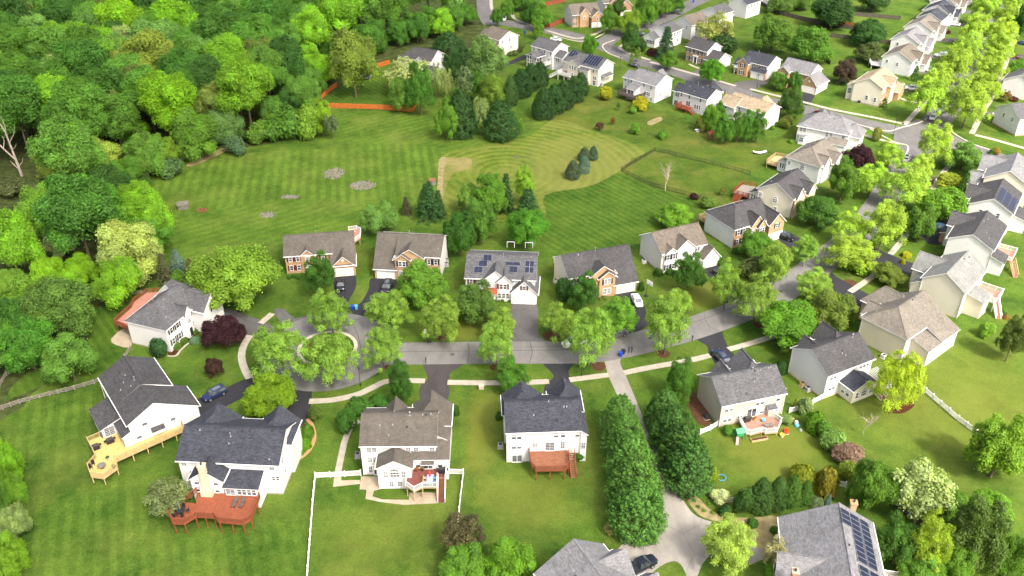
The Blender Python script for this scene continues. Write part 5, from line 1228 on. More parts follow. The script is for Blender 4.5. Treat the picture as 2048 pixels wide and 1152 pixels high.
def blob_crown(seed, asp=2.0, nb=28, rb=(.28, .42), reach=.62, n=7000, ls=.075, jit=.35, up=.25, taper=0.0, name='crown'):
    rg = np.random.default_rng(seed)
    d = rdir(rg, nb); d[:, 2] = np.where(d[:, 2] < -.5, -d[:, 2] * .5, d[:, 2])
    k = rg.uniform(.55, 1.05, (nb, 1)) * reach
    c = d * k * np.array([1, 1, asp / 2]) + np.array([0, 0, asp / 2])
    c[0] = (0, 0, asp * .5)
    if taper:
        h = c[:, 2] / asp; c[:, :2] *= (1 - taper * np.clip(h - .25, 0, 1))[:, None]
    r = rg.uniform(rb[0], rb[1], nb); r[0] = .45
    m = int(n * 2.6); bi = rg.choice(nb, m, p=r ** 2 / (r ** 2).sum())
    dd = rdir(rg, m); dd += (c[bi] - np.array([0, 0, asp * .42])) * .55; dd[:, 2] += up; dd /= np.linalg.norm(dd, axis=1, keepdims=True)
    sh = 1 - jit + jit * 1.35 * rg.random(m) ** .6
    wav = 1 + .16 * np.sin(dd[:, 0] * 9 + bi) * np.cos(dd[:, 1] * 8 + bi * 2) + .10 * np.sin(dd[:, 2] * 13 + bi * 3)
    sh = np.where(rg.random(m) < .10, sh + rg.random(m) * .35, sh * wav)
    P = c[bi] + dd * (r[bi] * sh)[:, None]
    keep = np.ones(m, bool)
    for j in range(nb):
        keep &= ~((np.linalg.norm(P - c[j], axis=1) < .72 * r[j]) & (bi != j))
    P, dd, bi = P[keep][:n], dd[keep][:n], bi[keep][:n]
    nn = len(P); Nn = dd + rg.normal(size=(nn, 3)) * .5; Nn[:, 2] += .5
    tint = np.stack([np.clip(rg.random(nn) * .45 + rg.random(nb)[bi] * .55, 0, 1), (rg.random(nb)[bi] * .7 + rg.random(nn) * .3) ** 2, rg.random(nn)], 1)
    ext = np.quantile(np.abs(P[:, :2]), .985); P[:, :2] /= ext
    z0, z1 = P[:, 2].min(), np.quantile(P[:, 2], .995); P[:, 2] = (P[:, 2] - z0) / (z1 - z0) * asp
    return leaves_mesh(name, P, Nn, ls * rg.uniform(.6, 1.35, nn), tint, M['leaf'])

def conifer_crown(seed, asp=2.6, n=6500, ls=.06, rag=.25, mat='needle'):
    rg = np.random.default_rng(seed); nb = 150
    hb = np.sort(rg.random(nb) ** .85); th = np.arange(nb) * 2.4 + rg.uniform(-.4, .4, nb); ln = (1.02 - hb) ** .85 * rg.uniform(1 - rag, 1.0, nb)
    bi = rg.integers(0, nb, n); t = rg.random(n) ** .6
    rad = ln[bi] * t; w = .10 * (1 - t * .5)
    P = np.stack([np.cos(th[bi]) * rad, np.sin(th[bi]) * rad, asp * (hb[bi] * .96) - rad * .32 + .1], 1) + rg.normal(size=(n, 3)) * w[:, None] * np.array([1, 1, .55])
    Nn = np.stack([np.cos(th[bi]) * .6, np.sin(th[bi]) * .6, np.full(n, .8)], 1) + rg.normal(size=(n, 3)) * .45
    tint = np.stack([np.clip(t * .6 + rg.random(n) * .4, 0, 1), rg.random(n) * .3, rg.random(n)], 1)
    P[:, 2] = np.clip(P[:, 2], 0, asp); P[:, :2] /= np.quantile(np.abs(P[:, :2]), .995)
    return leaves_mesh('crown', P, Nn, ls * rg.uniform(.6, 1.3, n), tint, M[mat], aspect=.5)

def cypress_crown(seed, asp=3.0, n=9000, ls=.046, npl=330, fat=.42):
    rg = np.random.default_rng(seed)
    h = rg.random(npl) ** .9; th = rg.random(npl) * 6.283
    rr = (1 - h ** 1.7) ** .75 * (.78 + .22 * np.minimum(1, h * 4)) * rg.uniform(.82, 1.0, npl)
    b = np.stack([np.cos(th) * rr * .9, np.sin(th) * rr * .9, h * asp * .93], 1)
    bi = rg.integers(0, npl, n); t = rg.random(n)
    out = np.stack([np.cos(th), np.sin(th), np.full(npl, 1.5)], 1); out /= np.linalg.norm(out, axis=1, keepdims=True)
    w = .11 * (1.05 - t)
    P = b[bi] + out[bi] * (t * .36 - .12)[:, None] * rg.uniform(.6, 1.25, npl)[bi][:, None] + rg.normal(size=(n, 3)) * w[:, None] * .8
    Nn = np.stack([np.cos(th[bi]), np.sin(th[bi]), np.full(n, .45)], 1) + rg.normal(size=(n, 3)) * .5
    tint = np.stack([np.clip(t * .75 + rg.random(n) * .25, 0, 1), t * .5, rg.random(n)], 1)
    P[:, 2] = np.clip(P[:, 2], 0, asp * 1.02); P[:, :2] /= np.quantile(np.abs(P[:, :2]), .99)
    return leaves_mesh('crown', P, Nn, ls * rg.uniform(.6, 1.35, n), tint, M['needle'], aspect=.6)

def dome_crown(seed, asp=1.5, n=2600, ls=.085, lump=.1):
    rg = np.random.default_rng(seed); d = rdir(rg, n); d[:, 2] = np.abs(d[:, 2]) * 1.0
    q = 1 + lump * (np.sin(d[:, 0] * 5 + seed) * np.cos(d[:, 1] * 6) + np.sin(d[:, 2] * 7 + d[:, 0] * 3))
    P = d * (q * rg.uniform(.86, 1.0, n))[:, None]; P[:, 2] = P[:, 2] * asp * .62 + asp * .12 * (1 - rg.random(n) * 1.2 * (d[:, 2] < .3)); P[:, 2] = np.clip(P[:, 2], .0, asp)
    tint = np.stack([rg.random(n), rg.random(n) ** 3, rg.random(n)], 1)
    return leaves_mesh('crown', P, d + rg.normal(size=(n, 3)) * .4, ls * rg.uniform(.6, 1.3, n), tint, M['leaf'])

def branch_mesh(seed, asp=2.2, mat='bark', levels=3, n0=7, spread=.55, r0=.05, name='branches'):
    rg = random.Random(seed); mb = MB()
    def grow(p, d, L, r, lv):
        pts, rads = [p], [r]; q = Vector(p); dd = Vector(d)
        for i in range(3):
            dd = (dd + Vector((rg.gauss(0, .16), rg.gauss(0, .16), .06))).normalized(); q = q + dd * L / 3; pts.append(q.copy()); rads.append(r * (1 - .27 * (i + 1)))
        mb.tube(pts, rads, 4 if lv < 2 else 3)
        if lv < levels:
            for i in range(n0 if lv == 0 else 4):
                t = rg.uniform(.35, 1.0); k = min(2, int(t * 3)); b = pts[k].lerp(pts[k + 1], t * 3 - k) if isinstance(pts[k], Vector) else Vector(pts[k])
                a = rg.random() * 6.28; nd = (dd * .55 + Vector((math.cos(a), math.sin(a), rg.uniform(.1, .8))) * spread).normalized()
                grow(b, nd, L * rg.uniform(.42, .62), r * .5, lv + 1)
    grow(Vector((0, 0, 0)), Vector((0, 0, 1)), asp * .62, r0, 0)
    return mb.mesh(name, M[mat])

def trunk_mesh(seed, limbs=5):
    rg = random.Random(seed); mb = MB()
    mb.tube([(0, 0, -.02), (.01, 0, .12), (.01, .01, .5), (.0, .0, .9), (0, 0, 1.0)], [.085, .055, .045, .025, .012], 7)
    for i in range(limbs):
        a = i * 6.28 / limbs + rg.uniform(-.4, .4); z = rg.uniform(.38, .6); l = rg.uniform(.35, .6)
        mb.tube([(0, 0, z), (math.cos(a) * l * .5, math.sin(a) * l * .5, z + .16), (math.cos(a) * l, math.sin(a) * l, z + .36)], [.030, .020, .008], 5)
    return mb.mesh('trunk', M['bark'])

KIND = {   # kind: (crown meshes, nominal aspect, clear trunk as share of the crown height)
    'round': ([blob_crown(s, 1.8, 76, (.10, .27), .80, 23000, .033, .5) for s in (1, 2, 3, 4, 5)], 1.8, .14),
    'forest': ([blob_crown(s, 2.1, 64, (.11, .32), .80, 25000, .031, .45) for s in (21, 22, 23, 24, 25, 26)], 2.1, .35),
    'pear': ([blob_crown(s, 2.2, 110, (.07, .18), .86, 17000, .030, .7, .5, .42) for s in (31, 32, 33, 34)], 2.2, .22),
    'oval': ([blob_crown(s, 2.6, 76, (.10, .24), .78, 20000, .033, .5, .4, .35) for s in (41, 42, 43)], 2.6, .10),
    'airy': ([blob_crown(s, 2.0, 60, (.12, .22), .80, 4200, .052, .7, .3) for s in (51, 52, 53)], 2.0, .22),
    'conifer': ([conifer_crown(s, 2.6, 8000, .062) for s in (61, 62, 63)], 2.6, .03),
    'spruce': ([conifer_crown(s, 2.0, 6000, .075, .15) for s in (71, 72)], 2.0, .02),
    'cypress': ([cypress_crown(s, 3.0, 34000, .030, 420) for s in (81, 82, 83)], 3.0, .02),
    'column': ([cypress_crown(s, 5.0, 6000, .075, 170) for s in (91, 92)], 5.0, .02),
    'shrub': ([blob_crown(s, 1.6, 18, (.32, .46), .58, 3200, .088, .3) for s in (101, 102, 103)], 1.6, .03),
    'dome': ([dome_crown(s, 1.5) for s in (111, 112)], 1.5, .0),
    'bare': ([branch_mesh(121, 2.2, 'bark_dead', 3, 9, .75, .035), branch_mesh(122, 2.2, 'bark_dead', 3, 9, .75, .035)], 2.2, .0),
}
TRUNKS = [trunk_mesh(s) for s in (1, 2, 3)]
TWIGS = branch_mesh(5, 2.0, 'bark', 3, 8, .7, .03)
NAMES = {'round': 'leafy_tree', 'forest': 'forest_tree', 'pear': 'street_tree', 'oval': 'oval_tree', 'airy': 'airy_tree', 'conifer': 'evergreen_tree', 'spruce': 'spruce_tree', 'cypress': 'cypress_tree', 'column': 'columnar_evergreen', 'shrub': 'shrub', 'dome': 'clipped_shrub', 'bare': 'bare_tree'}
CATS = {'shrub': 'shrub', 'dome': 'shrub'}
nt = 0
def plant(pos, r, hc, kind, col, label, group=None, zt=None, name=None):
    """a tree: trunk to the ground, crown of radius r and height hc above the clear trunk"""
    global nt
    nt += 1
    ms, asp, share = KIND[kind]
    me = ms[nt % len(ms)] if kind != 'bare' else ms[nt % 2]
    zt = hc * share if zt is None else zt
    root = tag(empty(name or NAMES[kind], (pos[0], pos[1], 0)), label, CATS.get(kind, 'tree'), group)
    rz = rnd.uniform(0, 6.28)
    v = rnd.uniform(.9, 1.1)
    if col[1] > col[0]: k_ = 1.28 if kind == 'forest' else 1.0; col = (col[0] * 1.38 * k_, col[1] * 1.64 * k_, col[2] * 1.45 * k_)
    elif col[1] > col[0] * .8: col = (col[0] * 1.35, col[1] * 1.5, col[2] * 1.2)
    c = (col[0] * v * rnd.uniform(.94, 1.07), col[1] * v, col[2] * v)
    if kind == 'bare':
        inst('branches', me, root, (0, 0, 0), rz, (r, r, hc / asp)); return root
    inst('crown', me, root, (0, 0, zt), rz, (r, r, hc / asp), c)
    inst('trunk', TRUNKS[nt % 3], root, (0, 0, 0), rz, (r * (.8 if kind != 'pear' else .6), r * (.8 if kind != 'pear' else .6), zt + hc * (.62 if kind not in ('conifer', 'spruce', 'cypress', 'column') else .8)))
    if kind == 'airy': inst('branches', TWIGS, root, (0, 0, zt * .5), rz, (r, r, hc / 2.0))
    return root

def tree(cx, cy, w, hh, kind, col, label, group=None):
    """a tree whose crown the photograph shows centred at cx, cy with the given width and height in pixels"""
    z = 4.0
    share = KIND[kind][2]
    for _ in range(4):
        m = mpp(cx, cy, z); r = w / 2 * m
        dl = CAM_P + math.atan((cy - 576) / CAM_F)
        hc = math.sqrt(max((1.1 * r) ** 2, (hh * m) ** 2 - (2 * r * math.sin(dl)) ** 2)) / math.cos(dl)
        hc = min(hc, (6.5 if kind == 'column' else 4.2) * r)
        z = hc * (share + .5)
    return plant(at(cx, cy, z), r, hc, kind, col, label, group)

# colours of foliage
LIME, BRIGHT, MID, DEEP, DARK = (.125, .190, .022), (.082, .158, .018), (.055, .118, .014), (.036, .088, .012), (.024, .056, .014)
PEAR, PEAR_GLARE, OLIVE, PALE, WHITE, BLUE = (.140, .205, .034), (.205, .265, .036), (.105, .110, .022), (.185, .215, .085), (.34, .36, .22), (.085, .125, .090)  # the brighter pear tone has the avenue's sun glare put into it
PURPLE, RED, PINK, YELLOW, BROWN, EVER, CYP, RUST = (.042, .014, .020), (.075, .018, .020), (.20, .145, .11), (.235, .225, .015), (.085, .062, .036), (.020, .048, .012), (.040, .088, .018), (.145, .095, .022)
GREYG = (.100, .125, .060)

SG = 'street trees along the near road'
for t in [
 (560, 700, 108, 112, 'pear', PEAR, 'yellow-green street tree between the curved sidewalk and the turning circle'),
 (660, 618, 76, 84, 'pear', PEAR, 'yellow-green tree at the far side of the turning-circle island'),
 (656, 706, 98, 112, 'pear', PEAR, 'yellow-green tree at the near side of the turning-circle island'),
 (777, 619, 84, 78, 'pear', PEAR, 'yellow-green tree beside the black driveway with the glass-roofed car'),
 (763, 691, 76, 82, 'pear', PEAR, 'yellow-green street tree by the road just right of the turning circle'),
 (882, 634, 74, 84, 'pear', PEAR, 'yellow-green tree behind the basketball hoop'),
 (1002, 642, 64, 62, 'pear', PEAR, 'yellow-green tree left of the wide grey driveway'),
 (993, 688, 72, 84, 'pear', PEAR, 'yellow-green tree overhanging the road opposite the wide grey driveway'),
 (1118, 640, 68, 68, 'pear', PEAR, 'yellow-green tree on the bare patch right of the wide grey driveway'),
 (1180, 667, 86, 104, 'pear', PEAR, 'yellow-green street tree with parked vehicles half hidden behind it'),
 (1238, 625, 74, 72, 'pear', (.105, .185, .022), 'greener street tree left of the white sedan'),
 (1335, 648, 88, 100, 'pear', PEAR, 'yellow-green street tree in the mulched grass island by the mailboxes'),
 (1352, 602, 62, 54, 'pear', PEAR, 'yellow-green tree standing behind the mailbox-island tree'),
 (1456, 563, 58, 84, 'pear', PEAR, 'tall yellow-green tree beside the driveway of the taupe-roofed house'),
 (1515, 590, 86, 94, 'pear', PEAR, 'large yellow-green street tree where the road bends uphill'),
 (1554, 524, 64, 76, 'pear', PEAR, 'yellow-green tree in front of the brick-and-white hip-roofed house'),
 (1612, 498, 52, 56, 'pear', PEAR, 'small yellow-green tree past the black car of the hip-roofed house'),
 (1631, 565, 66, 58, 'pear', PEAR, 'round yellow-green tree casting a shadow on the bend'),
 (1703, 450, 62, 68, 'pear', PEAR_GLARE, 'bright street tree next to the dark green front-yard tree'),
 (1703, 502, 92, 70, 'pear', PEAR_GLARE, 'bright spreading street tree leaning over the road by the blue bin'),
 (1770, 445, 82, 92, 'pear', PEAR_GLARE, 'bright tall street tree right of the uphill road'),
 (1745, 356, 66, 62, 'pear', PEAR_GLARE, 'bright street tree near the purple-leaved tree'),
 (1820, 364, 86, 88, 'pear', PEAR_GLARE, 'bright big street tree above the blue bin on the uphill road'),
 (1872, 282, 62, 80, 'pear', PEAR_GLARE, 'bright tree at the corner of the junction'),
 (1843, 330, 44, 46, 'pear', PEAR_GLARE, 'bright small tree beside the white car below the junction'),
 (1782, 305, 52, 48, 'pear', PEAR_GLARE, 'bright low tree on the grass corner of the junction'),
]: tree(*t, SG)
AV = 'trees lining the avenue'
left = [(1862, 184, 74, 84), (1880, 156, 58, 60), (1915, 124, 64, 70), (1936, 92, 58, 60), (1957, 50, 56, 62), (1975, 14, 52, 56), (1990, -18, 50, 50)]
right = [(1940, 202, 74, 80), (1966, 168, 66, 66), (1982, 132, 62, 64), (1996, 96, 58, 60), (2008, 62, 54, 56), (2018, 28, 52, 54), (2030, -4, 50, 50)]
ordn = ['first', 'second', 'third', 'fourth', 'fifth', 'sixth', 'seventh']
for i, t in enumerate(left): tree(*t, 'pear', PEAR_GLARE, f'{ordn[i]} tree from the junction in the avenue row beside the houses', AV)
for i, t in enumerate(right): tree(*t, 'pear', PEAR_GLARE, f'{ordn[i]} tree from the junction in the avenue row beside the long sidewalk', AV)

YT = [
 (468, 554, 152, 126, 'round', LIME, 'large bright lime-green tree beside the grey-roofed white house'),
 (638, 546, 62, 84, 'oval', DEEP, 'dark oval tree in front of the brick house with maroon shutters'),
 (846, 560, 98, 84, 'round', BRIGHT, 'round bright green tree before the brick house with left garage'),
 (949, 604, 86, 76, 'round', (.062, .110, .022), 'feathery mid-green tree in front of the solar-panelled white house'),
 (760, 432, 74, 62, 'round', (.095, .155, .035), 'pale green tree on the meadow edge behind the brick houses'),
 (856, 400, 62, 72, 'conifer', EVER, 'dark evergreen on the meadow edge beside the bare soil strip'),
 (877, 408, 32, 54, 'conifer', EVER, 'smaller dark evergreen touching the one by the bare soil strip'),
 (812, 411, 24, 34, 'conifer', (.045, .040, .022), 'small brownish evergreen left of the dark evergreens'),
 (918, 464, 62, 78, 'round', DEEP, 'deep green tree behind the roof of the solar-panelled white house'),
 (957, 438, 66, 76, 'round', (.060, .120, .018), 'mid-green tree in the middle of the backyard clump'),
 (940, 396, 52, 54, 'round', (.110, .165, .030), 'yellow-green tree at the left of the backyard clump'),
 (980, 386, 62, 88, 'oval', BRIGHT, 'bright green tall tree at the top of the backyard clump'),
 (1012, 385, 38, 84, 'conifer', EVER, 'slim dark evergreen between two bright trees of the backyard clump'),
 (1049, 368, 40, 74, 'oval', (.125, .205, .018), 'slender bright yellow-green tree at the arc-mown meadow'),
 (1056, 408, 60, 66, 'conifer', EVER, 'broad dark evergreen at the right of the backyard clump'),
 (1055, 455, 74, 76, 'round', (.065, .155, .014), 'round vivid green tree standing alone beside the striped backyard'),
 (1168, 582, 60, 78, 'oval', DEEP, 'dark oval tree in front of the brick house with cream garage'),
 (1129, 578, 34, 46, 'shrub', (.032, .066, .016), 'dark shrub at the white gable of the brick house'),
 (1283, 569, 13, 27, 'dome', DEEP, 'narrow shrub at the corner of the cream garage'),
 (1379, 542, 62, 82, 'oval', DEEP, 'dark pointed tree in front of the taupe-roofed white house'),
 (1317, 541, 19, 19, 'dome', DEEP, 'round clipped shrub at the corner of the taupe-roofed house'),
 (1340, 541, 20, 12, 'dome', DEEP, 'low clipped shrub under the windows of the taupe-roofed house'),
 (1444, 522, 17, 21, 'dome', (.07, .13, .02), 'egg-shaped shrub beside the garage of the taupe-roofed house'),
 (1514, 488, 66, 54, 'round', (.072, .145, .016), 'vivid green tree hiding the brick front of the hip-roofed house'),
 (1505, 534, 44, 46, 'shrub', (.075, .085, .028), 'olive shrubby tree beside the yellow-green trees of the bend'),
 (1472, 499, 16, 16, 'dome', DEEP, 'small dark shrub at the white side of the hip-roofed house'),
 (1564, 460, 16, 14, 'dome', BRIGHT, 'round bright shrub beside the garage of the hip-roofed house'),
 (1350, 430, 70, 52, 'round', (.100, .180, .018), 'bright spreading tree behind the taupe-roofed white house'),
 (1333, 354, 62, 62, 'bare', BROWN, 'pale leafless tree inside the black metal fence'),
 (1146, 338, 30, 38, 'cypress', (.045, .062, .040), 'grey-green spruce nearest in the meadow group of four'),
 (1169, 328, 25, 34, 'cypress', (.075, .115, .090), 'blue-green spruce in the meadow group of four'),
 (1169, 307, 26, 27, 'cypress', (.048, .064, .040), 'low grey spruce at the back of the meadow group'),
 (1187, 305, 20, 28, 'cypress', (.040, .062, .040), 'slim spruce at the right of the meadow group'),
 (893, 242, 46, 62, 'round', BRIGHT, 'bright green tree at the foot of the dark evergreen clump'),
 (921, 224, 66, 92, 'cypress', EVER, 'large dark evergreen left in the meadow-side clump'),
 (1001, 238, 72, 78, 'cypress', EVER, 'large dark evergreen right in the meadow-side clump'),
 (962, 226, 32, 62, 'airy', PALE, 'pale blossoming tree between two dark evergreens'),
 (1040, 252, 15, 32, 'oval', BRIGHT, 'narrow bright shrub at the corner of the dark evergreen clump'),
 (984, 178, 50, 58, 'round', (.110, .160, .022), 'yellow-green tree behind the dark evergreen clump'),
 (1021, 180, 30, 70, 'cypress', (.034, .070, .018), 'dark narrow evergreen beside the clump and the hedge'),
 (931, 160, 42, 58, 'airy', GREYG, 'grey-green airy tree in the clump near the hidden house'),
 (973, 116, 74, 82, 'round', (.105, .165, .050), 'light green large tree in front of the taupe-roofed white house'),
 (912, 130, 38, 52, 'round', (.030, .064, .014), 'dark tree right of the house hidden among trees'),
 (953, 168, 30, 52, 'round', MID, 'mid-green tree squeezed in the middle of the clump'),
 (838, 172, 54, 98, 'oval', (.052, .118, .016), 'mid-green tall tree before the hidden white house'),
 (818, 150, 88, 62, 'airy', (.25, .27, .12), 'wide pale blossoming tree before the hidden white house'),
 (802, 186, 48, 58, 'round', (.085, .150, .025), 'light green tree in the fenced yard by the stump'),
 (874, 156, 28, 90, 'airy', PALE, 'thin pale tree at the right corner of the hidden house'),
 (893, 162, 24, 74, 'airy', PALE, 'thin pale tree next to the dark clump right of the hidden house'),
 (897, 96, 82, 66, 'cypress', EVER, 'huge dark evergreen mass right of the hidden house roof'),
 (705, 120, 88, 118, 'round', (.135, .165, .030), 'tall yellowish tree at the trampoline'),
 (894, 205, 20, 30, 'shrub', BRIGHT, 'small bright shrub at the corner of the orange fence'),
 (520, 264, 46, 44, 'shrub', (.085, .145, .020), 'leafy shrub at the left end of the thicket on the meadow edge'),
 (552, 256, 52, 50, 'shrub', MID, 'mid-green shrub in the thicket on the meadow edge'),
 (586, 246, 62, 62, 'shrub', (.060, .125, .016), 'tallest green shrub in the thicket on the meadow edge'),
 (617, 244, 50, 62, 'shrub', LIME, 'lime shrub in the thicket on the meadow edge'),
 (643, 232, 46, 66, 'oval', (.150, .225, .015), 'bright yellow-green tree in the thicket touching the orange fence'),
 (662, 250, 30, 42, 'airy', GREYG, 'greyish shrub at the right end of the thicket on the meadow edge'),
 (468, 291, 44, 36, 'shrub', (.070, .105, .055), 'blue-grey bushy willow on the meadow edge'),
 (342, 336, 46, 36, 'shrub', (.060, .105, .040), 'grey-green bush at the corner of the meadow'),
 (353, 520, 36, 44, 'spruce', (.060, .085, .070), 'bluish spruce behind the white hip-roofed house'),
 (327, 538, 34, 60, 'conifer', (.052, .052, .028), 'brownish spruce behind the white hip-roofed house'),
 (380, 536, 28, 40, 'conifer', (.060, .058, .028), 'small brown spruce near the large lime-green tree'),
 (354, 552, 24, 26, 'shrub', BRIGHT, 'bright shrub at the foot of the spruces'),
 (446, 660, 84, 62, 'round', PURPLE, 'purple-leaved tree at the cul-de-sac driveway'),
 (427, 735, 34, 38, 'round', (.060, .030, .022), 'small dark red tree on the front lawn by the curved sidewalk'),
 (317, 695, 36, 42, 'shrub', (.030, .066, .022), 'dark shrub at the white end wall of the hip-roofed house'),
 (353, 689, 20, 18, 'dome', (.070, .110, .015), 'round shrub beside the dark shrub in the mulch bed'),
 (366, 679, 19, 16, 'dome', (.065, .105, .015), 'round shrub by the entrance of the white hip-roofed house'),
 (386, 660, 18, 16, 'dome', (.065, .120, .015), 'round shrub left of the purple-leaved tree'),
 (394, 650, 18, 16, 'dome', (.060, .135, .015), 'bright round shrub right of the black front door'),
 (389, 677, 23, 17, 'dome', (.100, .165, .100), 'pale blue-green low shrub in the mulch bed'),
 (540, 787, 98, 86, 'round', (.125, .185, .010), 'round yellow-green tree between two black driveways'),
 (614, 858, 28, 30, 'dome', (.070, .135, .012), 'round clipped shrub farther along the charcoal-roofed house wall'),
 (608, 881, 30, 32, 'dome', (.080, .165, .010), 'bright round clipped shrub at the brick-edged bed'),
 (602, 903, 14, 12, 'dome', BRIGHT, 'smallest shrub in the brick-edged bed'),
 (630, 827, 24, 30, 'shrub', (.075, .105, .020), 'olive shrub at the tip of the black driveway'),
 (331, 992, 84, 74, 'airy', (.105, .120, .055), 'grey-olive feathery tree beside the red deck'),
 (800, 760, 46, 80, 'oval', DEEP, 'dark oval tree by the sidewalk above the grey-brown roofed house'),
 (1022, 747, 66, 70, 'oval', (.052, .118, .014), 'green oval tree by the sidewalk above the charcoal-roofed house'),
 (690, 842, 40, 46, 'shrub', DEEP, 'dark shrub at the left corner of the grey-brown roofed house'),
 (718, 812, 48, 30, 'shrub', DEEP, 'dark hedge shrub behind the grey-brown roof'),
 (757, 802, 36, 24, 'shrub', DEEP, 'low dark shrub behind the grey-brown roof nearest its garage'),
 (912, 818, 14, 28, 'dome', DEEP, 'narrow shrub at the right side of the grey-brown roofed house'),
 (1158, 909, 28, 24, 'shrub', DEEP, 'shrub beside the stairs of the brown deck'),
 (998, 829, 14, 20, 'dome', DEEP, 'small shrub at the left wall of the brown-deck house'),
 (1361, 756, 56, 86, 'oval', (.055, .120, .014), 'pointed green tree at the head of the cypress rows'),
 (924, 1068, 82, 80, 'airy', (.075, .064, .036), 'brown twiggy tree at the end of the white fence'),
 (926, 1132, 92, 80, 'round', BRIGHT, 'bright green tree at the bottom edge under the brown twiggy tree'),
 (1020, 1122, 104, 92, 'round', (.075, .150, .012), 'green tree at the bottom edge beside the light grey roof'),
 (1222, 1056, 26, 22, 'airy', (.14, .13, .06), 'straw-coloured ornamental tuft at the foot of the cypress row'),
 (1461, 1085, 106, 106, 'pear', (.195, .245, .050), 'pale yellow-green weeping tree beside the long driveway'),
 (1550, 1105, 46, 62, 'airy', (.20, .19, .13), 'nearly bare weeping tree by the brick house with solar arrays'),
 (1555, 1142, 52, 30, 'shrub', BRIGHT, 'bright shrub under the nearly bare weeping tree'),
 (1666, 614, 92, 62, 'round', (.098, .122, .022), 'olive and rust tinted tree left of the tan hip-roofed house'),
 (1576, 644, 110, 78, 'round', (.080, .155, .014), 'broad mid-green tree beside the sidewalk above the dark-roofed house'),
 (1719, 617, 18, 14, 'dome', (.085, .018, .016), 'small red bush near the tan hip-roofed house'),
 (1779, 545, 62, 42, 'round', (.105, .120, .020), 'low olive tree in front of the pale green-grey roofed house'),
 (1720, 528, 46, 36, 'shrub', (.120, .185, .015), 'bright shrub at the roadside blue bin'),
 (1843, 442, 60, 72, 'round', (.062, .115, .014), 'mid-green tree in front of the mid-grey roofed house'),
 (1891, 406, 84, 66, 'round', (.100, .185, .018), 'bright green tree in front of the house with three solar columns'),
 (1898, 362, 42, 32, 'shrub', (.180, .190, .020), 'yellow-green shrub before the solar-column house'),
 (1814, 507, 22, 17, 'dome', YELLOW, 'yellow round shrub beside the sidewalk of the right-hand row'),
 (1807, 521, 10, 14, 'dome', YELLOW, 'small yellow shrub at the driveway of the pale green-grey roofed house'),
 (1929, 311, 72, 52, 'round', (.085, .150, .030), 'mid-green broad tree right of the junction tree'),
 (1932, 364, 17, 52, 'column', (.050, .100, .015), 'columnar evergreen at the pale stepped-roof house'),
 (1928, 418, 15, 28, 'column', (.050, .100, .015), 'columnar evergreen at the solar-column house'),
 (1978, 316, 18, 42, 'column', (.040, .085, .015), 'dark columnar evergreen behind the pale stepped roof'),
 (1992, 302, 20, 15, 'shrub', (.22, .17, .02), 'golden bush behind the pale stepped roof'),
 (2029, 672, 52, 92, 'oval', (.062, .082, .016), 'dark olive tree at the right edge of the sunny lawn'),
 (1976, 660, 28, 30, 'shrub', (.115, .175, .020), 'small tree casting a shadow on the sunny lawn'),
 (2010, 620, 14, 12, 'dome', BRIGHT, 'round shrub below the white-railed deck stairs'),
 (2013, 632, 14, 12, 'dome', (.21, .13, .03), 'golden shrub below the white-railed deck stairs'),
 (1798, 757, 88, 112, 'pear', (.225, .250, .018), 'bright yellow-leaved tree beside the sunroom deck'),
 (2006, 888, 112, 128, 'round', (.120, .190, .018), 'large bright tree over the white fence on the sunny lawn'),
 (1750, 970, 86, 96, 'round', (.072, .130, .014), 'mid-green tree beside the brick chimney'),
 (1842, 976, 110, 114, 'airy', (.20, .225, .10), 'pale cream blossoming tree beside the weathered fence'),
 (1868, 1080, 76, 108, 'pear', (.165, .215, .020), 'vivid yellow-green tree over the weathered fence'),
 (1800, 1082, 84, 92, 'round', (.050, .105, .015), 'dark green tree behind the solar-array house'),
 (1958, 1062, 112, 134, 'round', (.050, .080, .016), 'large dark olive tree in the lower right'),
 (1985, 1015, 76, 60, 'round', (.095, .170, .016), 'bright tree behind the large dark olive tree'),
 (1905, 1012, 66, 62, 'round', (.085, .150, .016), 'green tree between the cream blossoming tree and the dark olive one'),
 (1846, 1138, 84, 62, 'round', (.075, .140, .016), 'green tree at the bottom edge beside the weathered fence'),
 (1915, 1130, 64, 70, 'round', (.090, .160, .016), 'bright tree at the bottom edge below the dark olive one'),
 (1722, 985, 50, 50, 'round', (.060, .115, .016), 'mid-green shrubby tree between the gold dome and the chimney'),
 (22, 374, 52, 32, 'shrub', (.080, .085, .035), 'brownish shrub left of the foot of the bleached dead tree'),
 (72, 372, 50, 34, 'shrub', (.090, .105, .030), 'olive shrub right of the foot of the bleached dead tree'),
 (100, 350, 44, 40, 'shrub', (.110, .150, .030), 'yellow-green shrub beside the bleached dead tree'),
 (2030, 1112, 66, 84, 'round', (.085, .150, .016), 'green tree in the bottom right corner'),
 (1733, 845, 52, 60, 'bare', BROWN, 'pale leafless sapling on the sunroom lawn'),
 (1564, 730, 25, 32, 'dome', (.030, .066, .016), 'dark round shrub between the beige house and its dark-roofed neighbour'),
 (1717, 318, 60, 52, 'round', PURPLE, 'purple-leaved tree near the uphill road'),
 (1690, 353, 60, 80, 'round', (.062, .112, .014), 'mid-green tree before the warm grey hip-roofed house'),
 (1636, 420, 78, 60, 'round', (.042, .095, .014), 'dark green spreading tree in front of the cream-sided house'),
 (1583, 281, 14, 10, 'dome', BRIGHT, 'small round shrub at the bay window'),
 (1574, 243, 26, 26, 'shrub', (.105, .115, .018), 'olive round shrub at the tan-brown roofed house'),
 (1545, 254, 11, 11, 'dome', BRIGHT, 'first of three round shrubs along the white end wall'),
 (1555, 247, 11, 11, 'dome', BRIGHT, 'second of three round shrubs along the white end wall'),
